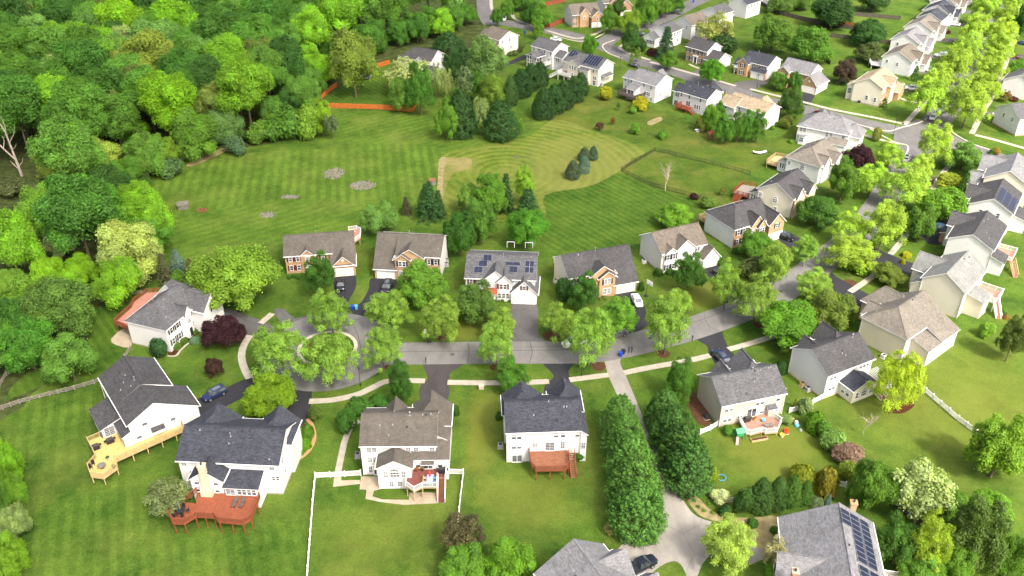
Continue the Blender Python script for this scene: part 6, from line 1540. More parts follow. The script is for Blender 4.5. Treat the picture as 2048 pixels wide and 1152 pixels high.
 (1563, 241, 10, 10, 'dome', BRIGHT, 'third of three round shrubs along the white end wall'),
 (1584, 204, 50, 56, 'round', (.050, .092, .016), 'dark tree between the cross road and the tan-brown roof'),
 (1590, 164, 28, 38, 'round', (.045, .100, .014), 'dark tree at the brick house with the star'),
 (1558, 160, 38, 32, 'round', (.060, .120, .016), 'green tree between two brick houses across the road'),
 (1451, 255, 40, 54, 'oval', MID, 'first column-shaped tree in front of the tan-brown roofed house'),
 (1477, 251, 32, 58, 'oval', MID, 'second column-shaped tree in front of the tan-brown roofed house'),
 (1496, 250, 30, 58, 'oval', MID, 'third column-shaped tree in front of the tan-brown roofed house'),
 (1517, 250, 34, 58, 'oval', MID, 'fourth column-shaped tree in front of the tan-brown roofed house'),
 (1423, 234, 36, 46, 'round', (.075, .150, .015), 'round bright tree between the red deck and the column-shaped trees'),
 (1440, 222, 24, 38, 'round', MID, 'green tree behind the round bright tree by the red deck'),
 (1402, 248, 22, 28, 'shrub', (.110, .115, .020), 'olive shrub beside the red deck'),
 (1283, 206, 31, 26, 'shrub', YELLOW, 'yellow shrub in front of the dark deck'),
 (1265, 219, 14, 16, 'shrub', BRIGHT, 'small bright shrub left of the yellow shrub'),
 (1213, 186, 32, 26, 'shrub', YELLOW, 'yellow-green round shrub behind the cream solar house'),
 (1272, 256, 20, 22, 'shrub', BRIGHT, 'small bright tree on the far green'),
 (1324, 269, 18, 17, 'shrub', BRIGHT, 'small bright tree beside the black metal fence'),
 (1226, 240, 10, 14, 'airy', RUST, 'orange-leaved sapling on the far green'),
 (1200, 251, 17, 15, 'airy', (.10, .05, .04), 'purple-brown sapling on the far green'),
 (1237, 212, 8, 14, 'airy', MID, 'tiny sapling in a tube behind the cream solar house'),
 (1388, 393, 16, 14, 'shrub', PURPLE, 'purple shrub in the fenced backyard'),
 (1447, 380, 14, 18, 'airy', OLIVE, 'olive sapling in the fenced backyard'),
 (1415, 405, 30, 24, 'shrub', (.075, .120, .022), 'green shrub in the corner of the fenced backyard'),
 (1015, 17, 28, 34, 'round', BRIGHT, 'bright round tree at the top by the far road'),
 (994, 34, 24, 30, 'round', (.050, .115, .014), 'darker round tree next to the white van'),
 (1085, 30, 42, 48, 'round', BRIGHT, 'bright round tree near the red fence at the top'),
 (1077, 58, 22, 34, 'oval', BRIGHT, 'slim bright tree beside the upper sidewalk'),
 (1060, 22, 40, 38, 'round', DEEP, 'dark tree behind the upper sidewalk'),
 (1048, 4, 44, 30, 'round', MID, 'green tree at the top edge by the red fence'),
 (1180, 88, 30, 36, 'round', (.065, .145, .014), 'round green tree at the road fork'),
 (1220, 36, 36, 48, 'round', (.070, .145, .016), 'green tree right of the orange brick house'),
 (1258, 45, 48, 42, 'round', (.135, .185, .020), 'yellow-green tree at the upper corner'),
 (1292, 18, 48, 56, 'round', (.075, .145, .018), 'tall green tree on the upper corner'),
 (1262, 74, 34, 54, 'oval', (.032, .070, .014), 'dark tree at the corner curb'),
 (1283, 90, 24, 26, 'shrub', (.028, .060, .014), 'dark bush beside the corner tree'),
 (1325, 10, 40, 40, 'round', (.075, .140, .018), 'green tree along the top side road'),
 (1350, 8, 36, 30, 'round', (.060, .120, .016), 'green tree at the top edge by the side road'),
 (1236, 10, 36, 30, 'round', (.045, .090, .016), 'dark tree at the top between brick houses'),
 (1333, 85, 42, 60, 'conifer', (.022, .050, .020), 'dark spruce against the white house with black shutters'),
 (1307, 101, 28, 18, 'dome', (.055, .020, .018), 'purple-brown bush in front of the white house with black shutters'),
 (1337, 119, 40, 34, 'round', BRIGHT, 'bright spreading tree on the verge before the brick house'),
 (1263, 117, 9, 36, 'column', (.085, .155, .015), 'slim poplar-shaped tree on the verge'),
 (1275, 108, 15, 26, 'oval', (.100, .150, .022), 'small yellow-green tree beside the poplar-shaped one'),
 (1425, 141, 46, 46, 'round', (.065, .165, .012), 'vivid green round tree beside the far grey driveway'),
 (1434, 56, 74, 58, 'airy', (.190, .200, .060), 'yellowish airy tree behind the brick house with garage wing'),
 (1440, 86, 60, 26, 'shrub', (.026, .052, .014), 'dark low shrubs behind the brick house with garage wing'),
 (1547, 66, 72, 62, 'round', (.072, .125, .020), 'green tree in the far backyard, left of a pair'),
 (1622, 86, 84, 68, 'round', (.066, .125, .016), 'green tree in the far backyard, right of a pair'),
 (1668, 22, 80, 58, 'round', (.032, .066, .016), 'dark tree beyond the weathered fence'),
 (1673, 41, 36, 28, 'shrub', (.040, .018, .026), 'dark purple tree beside the weathered fence'),
 (1652, 50, 16, 18, 'shrub', (.050, .022, .026), 'small purple tree beside the weathered fence'),
 (1562, 8, 50, 30, 'round', (.080, .130, .030), 'green tree at the top edge left of the fenced yards'),
 (1600, 2, 46, 30, 'round', (.070, .110, .020), 'olive tree at the top edge in the fenced yards'),
 (1748, 2, 52, 34, 'round', (.030, .062, .016), 'dark tree at the top edge of the fenced yards'),
 (1740, 64, 68, 46, 'round', (.030, .070, .016), 'dark spreading tree beside the white back deck'),
 (1740, 102, 54, 38, 'round', (.070, .085, .026), 'olive spreading tree behind the white house with curving deck'),
 (1691, 142, 46, 42, 'round', (.070, .052, .036), 'dusky brown-purple round tree beside the tan-roofed house'),
 (1769, 205, 12, 20, 'column', DEEP, 'small pointed evergreen at the brick front of the tan-roofed house'),
 (1832, 146, 14, 30, 'column', DEEP, 'pointed evergreen at the white house with curving deck'),
 (1754, 268, 22, 24, 'shrub', OLIVE, 'olive round tree on the junction grass'),
 (1896, 62, 12, 10, 'dome', RED, 'red bush in an avenue front yard'),
 (2034, 144, 40, 46, 'round', BRIGHT, 'bright round tree on the far side of the avenue sidewalk'),
 (2044, 40, 34, 60, 'round', (.030, .068, .016), 'dark tree at the right edge beside the avenue'),
 (2010, 190, 26, 20, 'airy', RUST, 'rusty airy small tree across the avenue'),
 (2028, 196, 18, 12, 'dome', RED, 'red shrub across the avenue'),
 (1423, 953, 26, 36, 'shrub', (.150, .190, .015), 'yellow-green shrub at the tip of the cypress row'),
 (1458, 860, 24, 20, 'shrub', MID, 'green shrub under the rose deck'),
 (1610, 945, 60, 56, 'dome', (.135, .150, .012), 'yellowish dome-shaped shrub at the bottom of the play yard'),
 (1657, 952, 48, 72, 'dome', (.135, .125, .018), 'olive-gold dome-shaped shrub next to the yellowish dome'),
 (1694, 939, 36, 38, 'shrub', (.115, .140, .020), 'shrub between the gold dome and the chimney tree'),
 (1524, 987, 50, 70, 'cypress', (.042, .082, .018), 'first dark evergreen in the screen below the play yard'),
 (1556, 984, 42, 74, 'cypress', (.038, .078, .018), 'second dark evergreen in the screen below the play yard'),
 (1587, 979, 38, 78, 'cypress', (.055, .105, .018), 'third evergreen in the screen below the play yard'),
 (1612, 984, 30, 60, 'cypress', (.050, .098, .018), 'fourth evergreen in the screen below the play yard'),
 (1488, 1002, 36, 50, 'shrub', (.038, .078, .016), 'dark shrub at the left end of the evergreen screen'),
 (1697, 907, 56, 44, 'shrub', PINK, 'dusty pink blossoming shrub at the end of the hedge'),
 (1611, 811, 30, 36, 'shrub', (.175, .205, .090), 'pale blossoming shrub at the white fence corner'),
 (1632, 836, 42, 52, 'dome', (.080, .150, .012), 'clipped green shrub in the hedge beside the play yard'),
 (1666, 880, 46, 46, 'shrub', (.105, .165, .040), 'flecked green shrub in the hedge above the pink one'),
 (1648, 858, 34, 36, 'shrub', MID, 'mid-green shrub in the middle of the hedge'),
 (1591, 806, 9, 22, 'column', (.145, .170, .015), 'small golden columnar shrub at the beige house corner'),
 (1572, 838, 24, 18, 'shrub', (.130, .160, .060), 'pale flowering shrub beside the rose deck'),
 (1442, 992, 36, 30, 'shrub', WHITE, 'white blossoming shrub at the white fence end'),
 (1451, 1018, 28, 28, 'dome', (.026, .062, .014), 'dark round shrub in the gravel bed'),
 (1634, 1002, 34, 28, 'dome', (.085, .105, .050), 'grey-green clipped shrub before the light grey roof'),
 (1657, 1000, 16, 26, 'spruce', (.070, .100, .090), 'small blue spruce near the brick chimney'),
 (1506, 1043, 24, 18, 'dome', DEEP, 'dark low shrub in the gravel bed'),
 (1550, 1058, 20, 18, 'dome', MID, 'low green shrub at the corner of the light grey roof'),
]
for t in YT: tree(*t)

HG = 'cypress hedge along the long driveway'
for i, t in enumerate([(1240, 830, 78, 92), (1250, 868, 90, 100), (1262, 910, 98, 108), (1272, 960, 108, 116), (1278, 1010, 114, 122)]):
    tree(*t, 'cypress', (.058, .118, .022), f'{ordn[i]} cypress from the road in the lawn-side hedge row', HG)
for i, t in enumerate([(1330, 818, 78, 88), (1348, 852, 92, 100), (1366, 890, 98, 106), (1380, 926, 100, 110)]):
    tree(*t, 'cypress', (.040, .086, .018), f'{ordn[i]} cypress from the road in the play-yard hedge row', HG)
for i, t in enumerate([(1042, 164, 44, 56), (1062, 152, 42, 52), (1080, 146, 38, 48)]):
    tree(*t, 'cypress', EVER, f'{ordn[i]} evergreen of the short dark row beside the black driveway', 'short dark evergreen row')
for i, t in enumerate([(1087, 205, 46, 60), (1108, 196, 46, 58), (1128, 187, 44, 56), (1148, 176, 42, 52), (1162, 166, 34, 44)]):
    tree(*t, 'cypress', EVER, f'{ordn[i]} evergreen from the meadow in the long dark row', 'long dark evergreen row')
for i, (px, py) in enumerate(((1381, 988), (1389, 1000), (1397, 1012), (1408, 1020), (1418, 1006), (1402, 993), (1425, 1024), (1390, 985))):
    tree(px, py, 8, 6, 'dome', BRIGHT, 'small green tuft planted in the gravel bed', 'tufts in the gravel bed')

# foundation plantings
for i, (px, py) in enumerate(((578, 553), (587, 551), (597, 553), (606, 549))): tree(px, py, 10, 9, 'dome', DEEP, f'{ordn[i]} low shrub along the maroon-shuttered brick house', 'shrubs along the brick house')
for i, (px, py) in enumerate(((998, 598), (1005, 599), (1012, 597), (1018, 599))): tree(px, py, 9, 8, 'dome', DEEP, f'{ordn[i]} low shrub under the front windows of the solar-panelled white house', 'shrubs along the solar house')
for i, (px, py) in enumerate(((1203, 590), (1211, 588), (1219, 585), (1202, 597), (1210, 595))): tree(px, py, 10, 8, 'dome', (.08, .11, .012) if i > 2 else DEEP, f'{ordn[i]} low shrub under the windows of the cream-garage brick house', 'shrubs along the cream-garage house')
for i, (px, py) in enumerate(((1753, 196), (1762, 198), (1802, 190), (1793, 194), (1806, 185))): tree(px, py, 8, 8, 'dome', (.09, .12, .02), f'{ordn[i]} low shrub along the brick front of the tan-roofed house', 'shrubs along the tan-roofed house')
for i, (px, py) in enumerate(((1020, 108), (1030, 105), (1040, 100), (1044, 92))): tree(px, py, 12, 10, 'shrub', (.065, .085, .025), f'{ordn[i]} shrub along the end wall by the black driveway', 'shrubs by the black driveway')

# ---- the woods
def inside(x, y, poly):
    c = False; n = len(poly)
    for i in range(n):
        (x1, y1), (x2, y2) = poly[i], poly[(i + 1) % n]
        if (y1 > y) != (y2 > y) and x < (x2 - x1) * (y - y1) / (y2 - y1) + x1: c = not c
    return c
def pix(p):
    z = p[2] - CAM_H; d = p[1] * math.cos(CAM_P) - z * math.sin(CAM_P); v = p[1] * math.sin(CAM_P) + z * math.cos(CAM_P)
    return 1024 + CAM_F * p[0] / d, 576 - CAM_F * v / d
woods = gpx([(-300, 800), (-40, 800), (55, 760), (150, 640), (235, 590), (300, 560), (318, 500), (295, 440), (255, 400), (330, 342), (420, 305), (520, 280), (622, 222), (632, 188), (665, 160), (715, 128), (770, 100), (880, 78), (935, 62), (956, 30), (962, -20), (960, -80), (400, -110), (-200, -110)])
taken = []
pal = [((.055, .112, .016), 5), ((.042, .095, .015), 4), ((.070, .130, .022), 4), ((.105, .185, .014), 2), ((.090, .150, .040), 2), ((.098, .118, .030), 1.3), ((.030, .070, .013), 2), ((.155, .185, .070), .7)]
names_c = ['green', 'deep green', 'fresh green', 'bright lime-green', 'grey-green', 'olive-yellow', 'dark green', 'pale cream-green']
wr = random.Random(5); tries = 0
special = [(175, 410, 104, 100, (.075, .165, .016)), (90, 420, 90, 90, (.095, .160, .020)), (120, 480, 60, 60, (.24, .26, .13)), (260, 500, 110, 120, (.165, .190, .060)), (30, 490, 70, 70, (.150, .180, .050)), (235, 560, 90, 60, (.110, .190, .014)),
           (120, 610, 120, 110, (.068, .110, .022)), (55, 692, 96, 100, (.055, .130, .016)), (135, 714, 96, 118, (.062, .115, .020)), (10, 640, 60, 90, (.100, .170, .016)), (20, 580, 80, 70, (.085, .145, .020)), (100, 545, 70, 60, (.130, .215, .012)), (160, 540, 60, 50, (.120, .210, .012)),
           (335, 200, 90, 110, (.110, .190, .010)), (300, 120, 110, 90, (.105, .128, .022)), (490, 170, 90, 130, (.088, .150, .012)), (245, 45, 76, 60, (.125, .215, .012)), (350, 40, 80, 60, (.110, .195, .012)), (272, 265, 60, 50, (.105, .185, .012)), (215, 220, 60, 100, (.115, .125, .040)),
           (120, 320, 90, 90, (.160, .180, .030)), (200, 320, 80, 110, (.150, .190, .040)), (70, 392, 40, 30, (.075, .085, .035)), (330, 300, 60, 50, (.085, .130, .014)), (390, 265, 90, 70, (.075, .140, .018)), (450, 250, 60, 60, (.075, .120, .040))]
def wood_tree(x, y, r, hc, col, label, zt=None): plant((x, y), r, hc, 'forest', col, label, 'trees of the woods', zt)
for i, (px, py, w, hh, col) in enumerate(special):
    low = py > 240; m = mpp(px, py, 9.0); r = w / 2 * m * 1.05; hc = min(17, max(6.5, r * 2.1)); zt = .8 if low else 8.0
    p = at(px, py, zt + hc * .5); taken.append((p.x, p.y, r))
    j = min(range(len(pal)), key=lambda q: sum(abs(a - b) for a, b in zip(pal[q][0], col)))
    where = ['right above the drain-box corner', 'beside the bleached tree, meadow side', 'pale crown near the grass edge', 'largest on the grass edge above the brown spruces', 'at the left edge, halfway up the frame', 'low by the split-rail fence', 'overhanging the fenced corner lawn', 'standing left of the corner lawn', 'standing alone before the corner lawn', 'at the left edge beside the corner lawn', 'at the left edge above the corner lawn', 'first of two vivid ones behind the fence', 'second of two vivid ones behind the fence', 'in the woods, middle, above the meadow corner', 'in the upper woods, dome-shaped', 'above the meadow thicket', 'in the upper woods, left of the dome-shaped one', 'in the upper woods, right of the dome-shaped one', 'just above the meadow corner bush', 'twiggy, by the bare trunks', 'spreading beside the bleached tree', 'next to the meadow corner', 'low beside the foot of the bleached tree', 'low at the meadow corner', 'behind the meadow edge path', 'greyish, beside the blue-grey willow'][i]
    wood_tree(p.x, p.y, r, hc, col, f'{names_c[j]} tree {where}', zt)
dp = at(44, 352); taken.append((dp.x, dp.y, 7)); taken.append((dp.x + 1, dp.y - 9, 8)); taken.append((dp.x - 3, dp.y - 17, 8))
nw = 0
while tries < 24000 and nw < 262:
    tries += 1
    x, y = wr.uniform(-300, 12), wr.uniform(120, 520)
    if not inside(x, y, woods): continue
    u, v = pix((x, y, 18))
    if u < -70 or v < -40 or v > 1000 or u > 1010: continue
    if y < dp.y + 4 and u < 125 and 225 < v < 430: continue
    r = wr.uniform(5.2, 8.2) * (1 + max(0, y - 300) / 900)
    edge = not all(inside(x + dx, y + dy, woods) for dx, dy in ((9, 0), (-9, 0), (0, -9)))
    if edge: r *= .72
    if any((x - a) ** 2 + (y - b) ** 2 < ((r + c) * .66) ** 2 for a, b, c in taken): continue
    taken.append((x, y, r)); nw += 1
    j = wr.choices(range(len(pal)), [q[1] for q in pal])[0]
    hc = r * wr.uniform(1.75, 2.3); zt = (wr.uniform(6, 10) if not edge else wr.uniform(.3, 1.5))
    u, v = pix((x, y, zt + hc * .6))
    zx = ['by the left frame edge', 'near the bleached dead tree', 'left of the striped meadow', 'above the meadow corner', 'above the striped meadow', 'above the thicket', 'toward the orange fence', 'beside the hidden house'][max(0, min(7, int(u // 120)))]
    zy = 'at the top edge' if v < 25 else 'near the top' if v < 75 else 'in the upper woods' if v < 140 else 'in the middle woods' if v < 230 else 'in the lower woods' if v < 380 else 'on the grass side of the woods'
    sz = 'big' if r > 8.6 else 'broad' if r > 7 else 'mid-sized' if r > 5.4 else 'small'
    wood_tree(x, y, r, hc, pal[j][0], f'{sz} {names_c[j]} tree {zy}, {zx}', zt)
# the strip of woods at the lower left
for (px, py, w, hh, col, lb) in ((8, 920, 60, 90, (.105, .190, .012), 'bright tree at the left edge beside the striped lawn'), (16, 985, 60, 80, (.095, .170, .014), 'leafy tree at the left edge, middle of the lower group'),
                             (18, 1045, 66, 70, (.150, .190, .070), 'pale green tree at the left edge'), (16, 1110, 72, 90, (.100, .180, .012), 'bright tree in the lower left corner'), (-25, 1000, 70, 120, (.070, .130, .016), 'tree half out of the frame at the left edge')):
    tree(px, py, w, hh, 'round', col, lb)
# undergrowth along the edge of the woods
for i in range(170):
    e = woods[7 + i % 9]; f = woods[8 + i % 9]; t = wr.random()
    x, y = e[0] + (f[0] - e[0]) * t + wr.uniform(-5, 1), e[1] + (f[1] - e[1]) * t + wr.uniform(-1, 4)
    if any((x - a) ** 2 + (y - b) ** 2 < 4 for a, b, c in taken): continue
    taken.append((x, y, 2)); r = wr.uniform(1.6, 3.0)
    plant((x, y), r, r * wr.uniform(1.3, 1.9), 'shrub', wr.choice([(.085, .145, .018), (.060, .115, .016), (.110, .130, .030), (.050, .095, .018), (.085, .115, .05)]), 'leafy shrub in the undergrowth along the edge of the woods', 'undergrowth of the wood edge')
# bleached dead tree
mb = MB()
mb.tube([(0, 0, 0), (-.2, 0, 4), (-.6, .2, 9), (-.9, .3, 13), (-2.2, .3, 17.5)], [.42, .34, .25, .17, .05], 7)
mb.tube([(-.3, 0, 5), (-2.6, -.3, 8.5), (-4.8, -.2, 12), (-6.8, .1, 15.5)], [.25, .19, .13, .04], 6)
for a, b_, c_ in (((-.7, .2, 10), (1.2, .3, 12.5), (2.2, .2, 15)), ((-.9, .3, 13), (-.6, .5, 15), (-.9, .4, 18)), ((-4.8, -.2, 12), (-4.6, .4, 14), (-5.2, .6, 15.6)), ((-2.6, -.3, 8.5), (-2.2, .6, 10.4), (-2.5, .9, 12)), ((0, 0, 3), (1.2, .2, 4.2), (1.8, .3, 5.6)), ((-.5, .1, 8), (.8, -.4, 8.9), (1.5, -.3, 10)), ((-.2, 0, 2), (-1.5, .2, 3.6), (-2.2, .3, 4.6))):
    mb.tube([a, b_, c_], [.14, .09, .03], 5)
dt = tag(empty('dead_tree', (dp.x, dp.y, 0)), 'bleached leafless dead tree at the left edge of the woods', 'tree'); mb.build('trunk', M['bark_dead'], dt)

# ------------------------------------------------------------------ vehicles
def loft(mb, secs, mi=0):
    """sections of equal length joined into a closed skin"""
    n0 = len(mb.v); k = len(secs[0])
    for s_ in secs: mb.v += [tuple(p) for p in s_]
    for i in range(len(secs) - 1):
        for j in range(k):
            a, b = n0 + i * k + j, n0 + i * k + (j + 1) % k
            mb.f.append((a, a + k, b + k, b)); mb.m.append(mi)
    mb.f.append(tuple(n0 + j for j in range(k))); mb.m.append(mi)
    mb.f.append(tuple(n0 + (len(secs) - 1) * k + k - 1 - j for j in range(k))); mb.m.append(mi)

def ring(x, hw, z0, z1, c=.12):
    h = z1 - z0; c = min(c, h * .4)
    return [(x, -hw + c * .6, z0), (x, hw - c * .6, z0), (x, hw, z0 + c), (x, hw, z0 + h * .55), (x, hw - c * .5, z1 - c * .3), (x, hw - c * 1.6, z1), (x, -hw + c * 1.6, z1), (x, -hw + c * .5, z1 - c * .3), (x, -hw, z0 + h * .55), (x, -hw, z0 + c)]

CARS = {}
def car_proto(kind):
    if kind in CARS: return CARS[kind]
    # stations along the length: x, half width, bottom, top of the lower body; then greenhouse base/top stations
    if kind == 'sedan':
        L = 4.75; low = [(-2.36, .70, .42, .86), (-2.25, .84, .30, 1.00), (-1.5, .91, .24, 1.02), (0, .92, .22, .98), (1.2, .91, .24, .94), (2.05, .85, .28, .80), (2.34, .66, .36, .66)]
        gb, gt, zb, zt = (-1.85, 1.30), (-1.05, .42), .96, 1.44
    elif kind == 'suv':
        L = 4.8; low = [(-2.40, .78, .45, 1.0), (-2.32, .90, .34, 1.12), (-1.5, .95, .28, 1.14), (0, .96, .26, 1.10), (1.25, .95, .28, 1.08), (2.1, .89, .32, .98), (2.40, .72, .42, .82)]
        gb, gt, zb, zt = (-2.30, 1.25), (-1.95, .45), 1.08, 1.72
    elif kind == 'van':
        L = 5.1; low = [(-2.52, .82, .42, 1.0), (-2.45, .94, .30, 1.15), (-1.5, .98, .25, 1.15), (0, .98, .24, 1.12), (1.4, .97, .26, 1.08), (2.2, .90, .30, .92), (2.54, .70, .40, .74)]
        gb, gt, zb, zt = (-2.42, 1.75), (-2.15, .70), 1.08, 1.78
    else:
        L = 5.7; low = [(-2.84, .86, .55, 1.08), (-2.78, .95, .45, 1.14), (-1.5, .98, .38, 1.14), (.4, .98, .36, 1.14), (1.6, .98, .38, 1.16), (2.5, .92, .42, 1.06), (2.84, .78, .52, .92)]
        gb, gt, zb, zt = (-.75, 1.55), (-.55, .70), 1.10, 1.86
    p = {}
    b = MB(); loft(b, [ring(*s_) for s_ in low])
    hwb, hwt = low[3][1] - .06, low[3][1] - .24
    # roof panel and pillars
    b.box(gt[0] - .04, gt[1] + .04, -hwt, hwt, zt - .05, zt)
    for (xa, xb) in ((gb[0], gt[0]), (gb[1], gt[1]), ((gb[0] + gb[1]) / 2 - .1, (gt[0] + gt[1]) / 2 - .05)):
        for sg in (-1, 1): b.bar((xa, sg * hwb, zb - .02), (xb, sg * hwt, zt - .02), .09, .07)
    for sg in (-1, 1):
        b.box(gb[1] - .35, gb[1] - .18, sg * (hwb + .08) - .06, sg * (hwb + .08) + .06, zb - .02, zb + .13)   # mirrors
    if kind == 'pickup':
        b.box(-2.75, -.85, -.95, -.86, 1.12, 1.20); b.box(-2.75, -.85, .86, .95, 1.12, 1.20)
    p['body'] = b.mesh('car_body', M['car_paint'])
    g = MB(); q = .985
    g.poly([(gb[0], -hwb * q, zb), (gb[1], -hwb * q, zb), (gt[1], -hwt * q, zt - .05), (gt[0], -hwt * q, zt - .05)])
    g.poly([(gb[1], hwb * q, zb), (gb[0], hwb * q, zb), (gt[0], hwt * q, zt - .05), (gt[1], hwt * q, zt - .05)])
    p['side_windows'] = g.mesh('car_side_windows', M['glass'])
    g = MB(); g.poly([(gb[1], -hwb * q, zb), (gb[1], hwb * q, zb), (gt[1], hwt * q, zt - .03), (gt[1], -hwt * q, zt - .03)]); p['windscreen'] = g.mesh('windscreen', M['glass'])
    g = MB(); g.poly([(gb[0], hwb * q, zb), (gb[0], -hwb * q, zb), (gt[0], -hwt * q, zt - .03), (gt[0], hwt * q, zt - .03)]); p['rear_window'] = g.mesh('rear_window', M['glass'])
    if kind == 'pickup':
        g = MB(); g.box(-2.72, -.8, -.84, .84, 1.142, 1.15); p['load_bed'] = g.mesh('load_bed', M['black_plastic'])
    if kind == 'suv':
        g = MB(); g.poly([(gt[0] + .5, -.45, zt + .004), (gt[1] - .2, -.45, zt + .004), (gt[1] - .2, .45, zt + .004), (gt[0] + .5, .45, zt + .004)]); p['sunroof'] = g.mesh('sunroof', M['glass'])
    ty, rm = MB(), MB(); R_ = .34 if kind in ('sedan', 'van') else .38
    for i in range(16):
        a, c = 2 * math.pi * i / 16, 2 * math.pi * (i + 1) / 16
        A, C = (R_ * math.cos(a), R_ * math.sin(a)), (R_ * math.cos(c), R_ * math.sin(c))
        ty.poly([(A[0], -.11, A[1]), (C[0], -.11, C[1]), (C[0], .11, C[1]), (A[0], .11, A[1])])
        for sg in (-1, 1): ty.poly([(A[0] * .62, sg * .11, A[1] * .62), (C[0] * .62, sg * .11, C[1] * .62), (C[0], sg * .11, C[1]), (A[0], sg * .11, A[1])])
        rm.poly([(0, .10, 0), (A[0] * .64, .115, A[1] * .64), (C[0] * .64, .115, C[1] * .64)]); rm.poly([(0, -.10, 0), (C[0] * .64, -.115, C[1] * .64), (A[0] * .64, -.115, A[1] * .64)])
    tym, rmm = ty.mesh('tyre', M['tyre']), rm.mesh('rim', M['rim'])
    hl = MB(); hl.box(-.12, .06, -.16, .16, -.07, .07); hlm = hl.mesh('headlight', M['lamp']); tlm = hl.mesh('tail_light', M['lamp_red'])
    wb = L * .29; hw = low[3][1]
    CARS[kind] = (p, tym, rmm, hlm, tlm, wb, hw, R_, low)
    return CARS[kind]

def car(front, rear, kind, col, label, group='parked cars'):
    a, b = at(*front, .5), at(*rear, .5)
    d = (a - b); c = (a + b) / 2
    return car_at(c.x, c.y, math.atan2(d.y, d.x), kind, col, label, group)
def car_at(x, y, yaw, kind, col, label, group='parked cars'):
    p, tym, rmm, hlm, tlm, wb, hw, R_, low = car_proto(kind)
    root = tag(empty('pickup_truck' if kind == 'pickup' else 'parked_car', (x, y, .04), yaw), label, 'pickup' if kind == 'pickup' else ('van' if kind == 'van' else 'car'), group)
    for n_, me in p.items(): inst(n_, me, root, color=col)
    for sx in (-1, 1):
        for sg in (-1, 1):
            w = empty('wheel', (sx * wb, sg * (hw - .08), R_)); w.parent = root
            inst('tyre', tym, w); inst('rim', rmm, w)
    zf = (low[-2][2] + low[-2][3]) / 2 + .14; zr = (low[1][2] + low[1][3]) / 2 + .15
    for sg in (-1, 1):
        inst('headlight', hlm, root, (low[-2][0] + .14, sg * (low[-2][1] - .22), zf)); inst('tail_light', tlm, root, (low[0][0] + .06, sg * (low[0][1] - .06), zr))
    return root
BLK, NAVY, WHT, SLV, GRY, MAR = (.012, .012, .014), (.012, .022, .065), (.72, .72, .72), (.42, .44, .46), (.09, .09, .095), (.10, .008, .016)
car((411, 798), (447, 780), 'suv', NAVY, 'navy blue wagon on the black driveway beside the weathered-roof house')
car((681, 579), (682, 561), 'sedan', BLK, 'black sedan before the cream garage of the maroon-shuttered house')
car((770, 585), (778, 565), 'suv', BLK, 'black glass-roofed car on the curving black driveway')
car((1279, 612), (1269, 592), 'sedan', WHT, 'white sedan on the black driveway of the cream-garage house')
car((1246, 665), (1219, 672), 'van', GRY, 'dark grey minivan parked at the kerb behind a street tree')
car((1136, 690), (1164, 682), 'pickup', WHT, 'white pickup half hidden behind the roadside tree')
car((1435, 707), (1449, 723), 'suv', NAVY, 'navy SUV on the driveway of the beige house')
car((1452, 555), (1436, 546), 'suv', BLK, 'black car behind the tall yellow-green tree')
car((1583, 478), (1557, 470), 'suv', BLK, 'black SUV beside the brick garage of the hip-roofed house')
car((1819, 310), (1808, 325), 'suv', WHT, 'white car on the road just below the junction')
car((1862, 240), (1870, 229), 'sedan', WHT, 'white sedan rolling out of the avenue at the junction')
car((1874, 228), (1892, 220), 'suv', (.02, .03, .05), 'dark blue car in the tree shade of the avenue mouth')
car((2014, 233), (1985, 230), 'sedan', SLV, 'silver sedan on the first driveway across the avenue')
car((1966, 224), (1946, 220), 'suv', WHT, 'white car beside the avenue sidewalk')
car((1812, 176), (1834, 178), 'suv', WHT, 'white SUV beside the tan-roofed corner house')
car((1850, 140), (1874, 143), 'pickup', WHT, 'white pickup at the white house with the curving deck')
car((1871, 111), (1893, 111), 'suv', SLV, 'silver car at the third house up the avenue')
car((1897, 47), (1920, 50), 'sedan', WHT, 'white sedan farther up the avenue')
car((1905, 22), (1928, 26), 'sedan', SLV, 'pale sedan in the shade near the top of the avenue')
car((1632, 223), (1655, 229), 'suv', MAR, 'maroon car on the cross road behind the pale hip roof')
car((1276, 134), (1262, 130), 'sedan', BLK, 'black car at the kerb beside the slim poplar-shaped tree')
car((1119, 80), (1105, 78), 'sedan', WHT, 'white car at the road fork behind the screened-porch house')
car((2026, 114), (2050, 117), 'sedan', MAR, 'maroon car at the right edge across the avenue')
car((2036, 85), (2052, 88), 'sedan', (.01, .04, .12), 'blue car at the right edge across the avenue')
car((1006, 42), (1010, 33), 'van', WHT, 'white van at the top next to a round tree')
car((1299, 1124), (1262, 1142), 'pickup', (.008, .010, .020), 'black pickup with chrome side bars at the bottom edge')
car((1866, 457), (1884, 453), 'sedan', (.03, .08, .14), 'blue car in front of the brick porch in the right-hand row')
car((1207, 43), (1198, 39), 'sedan', WHT, 'white car beside the orange brick house')
car((1290, 72), (1276, 69), 'suv', (.05, .05, .055), 'dark car by the white house with black shutters')

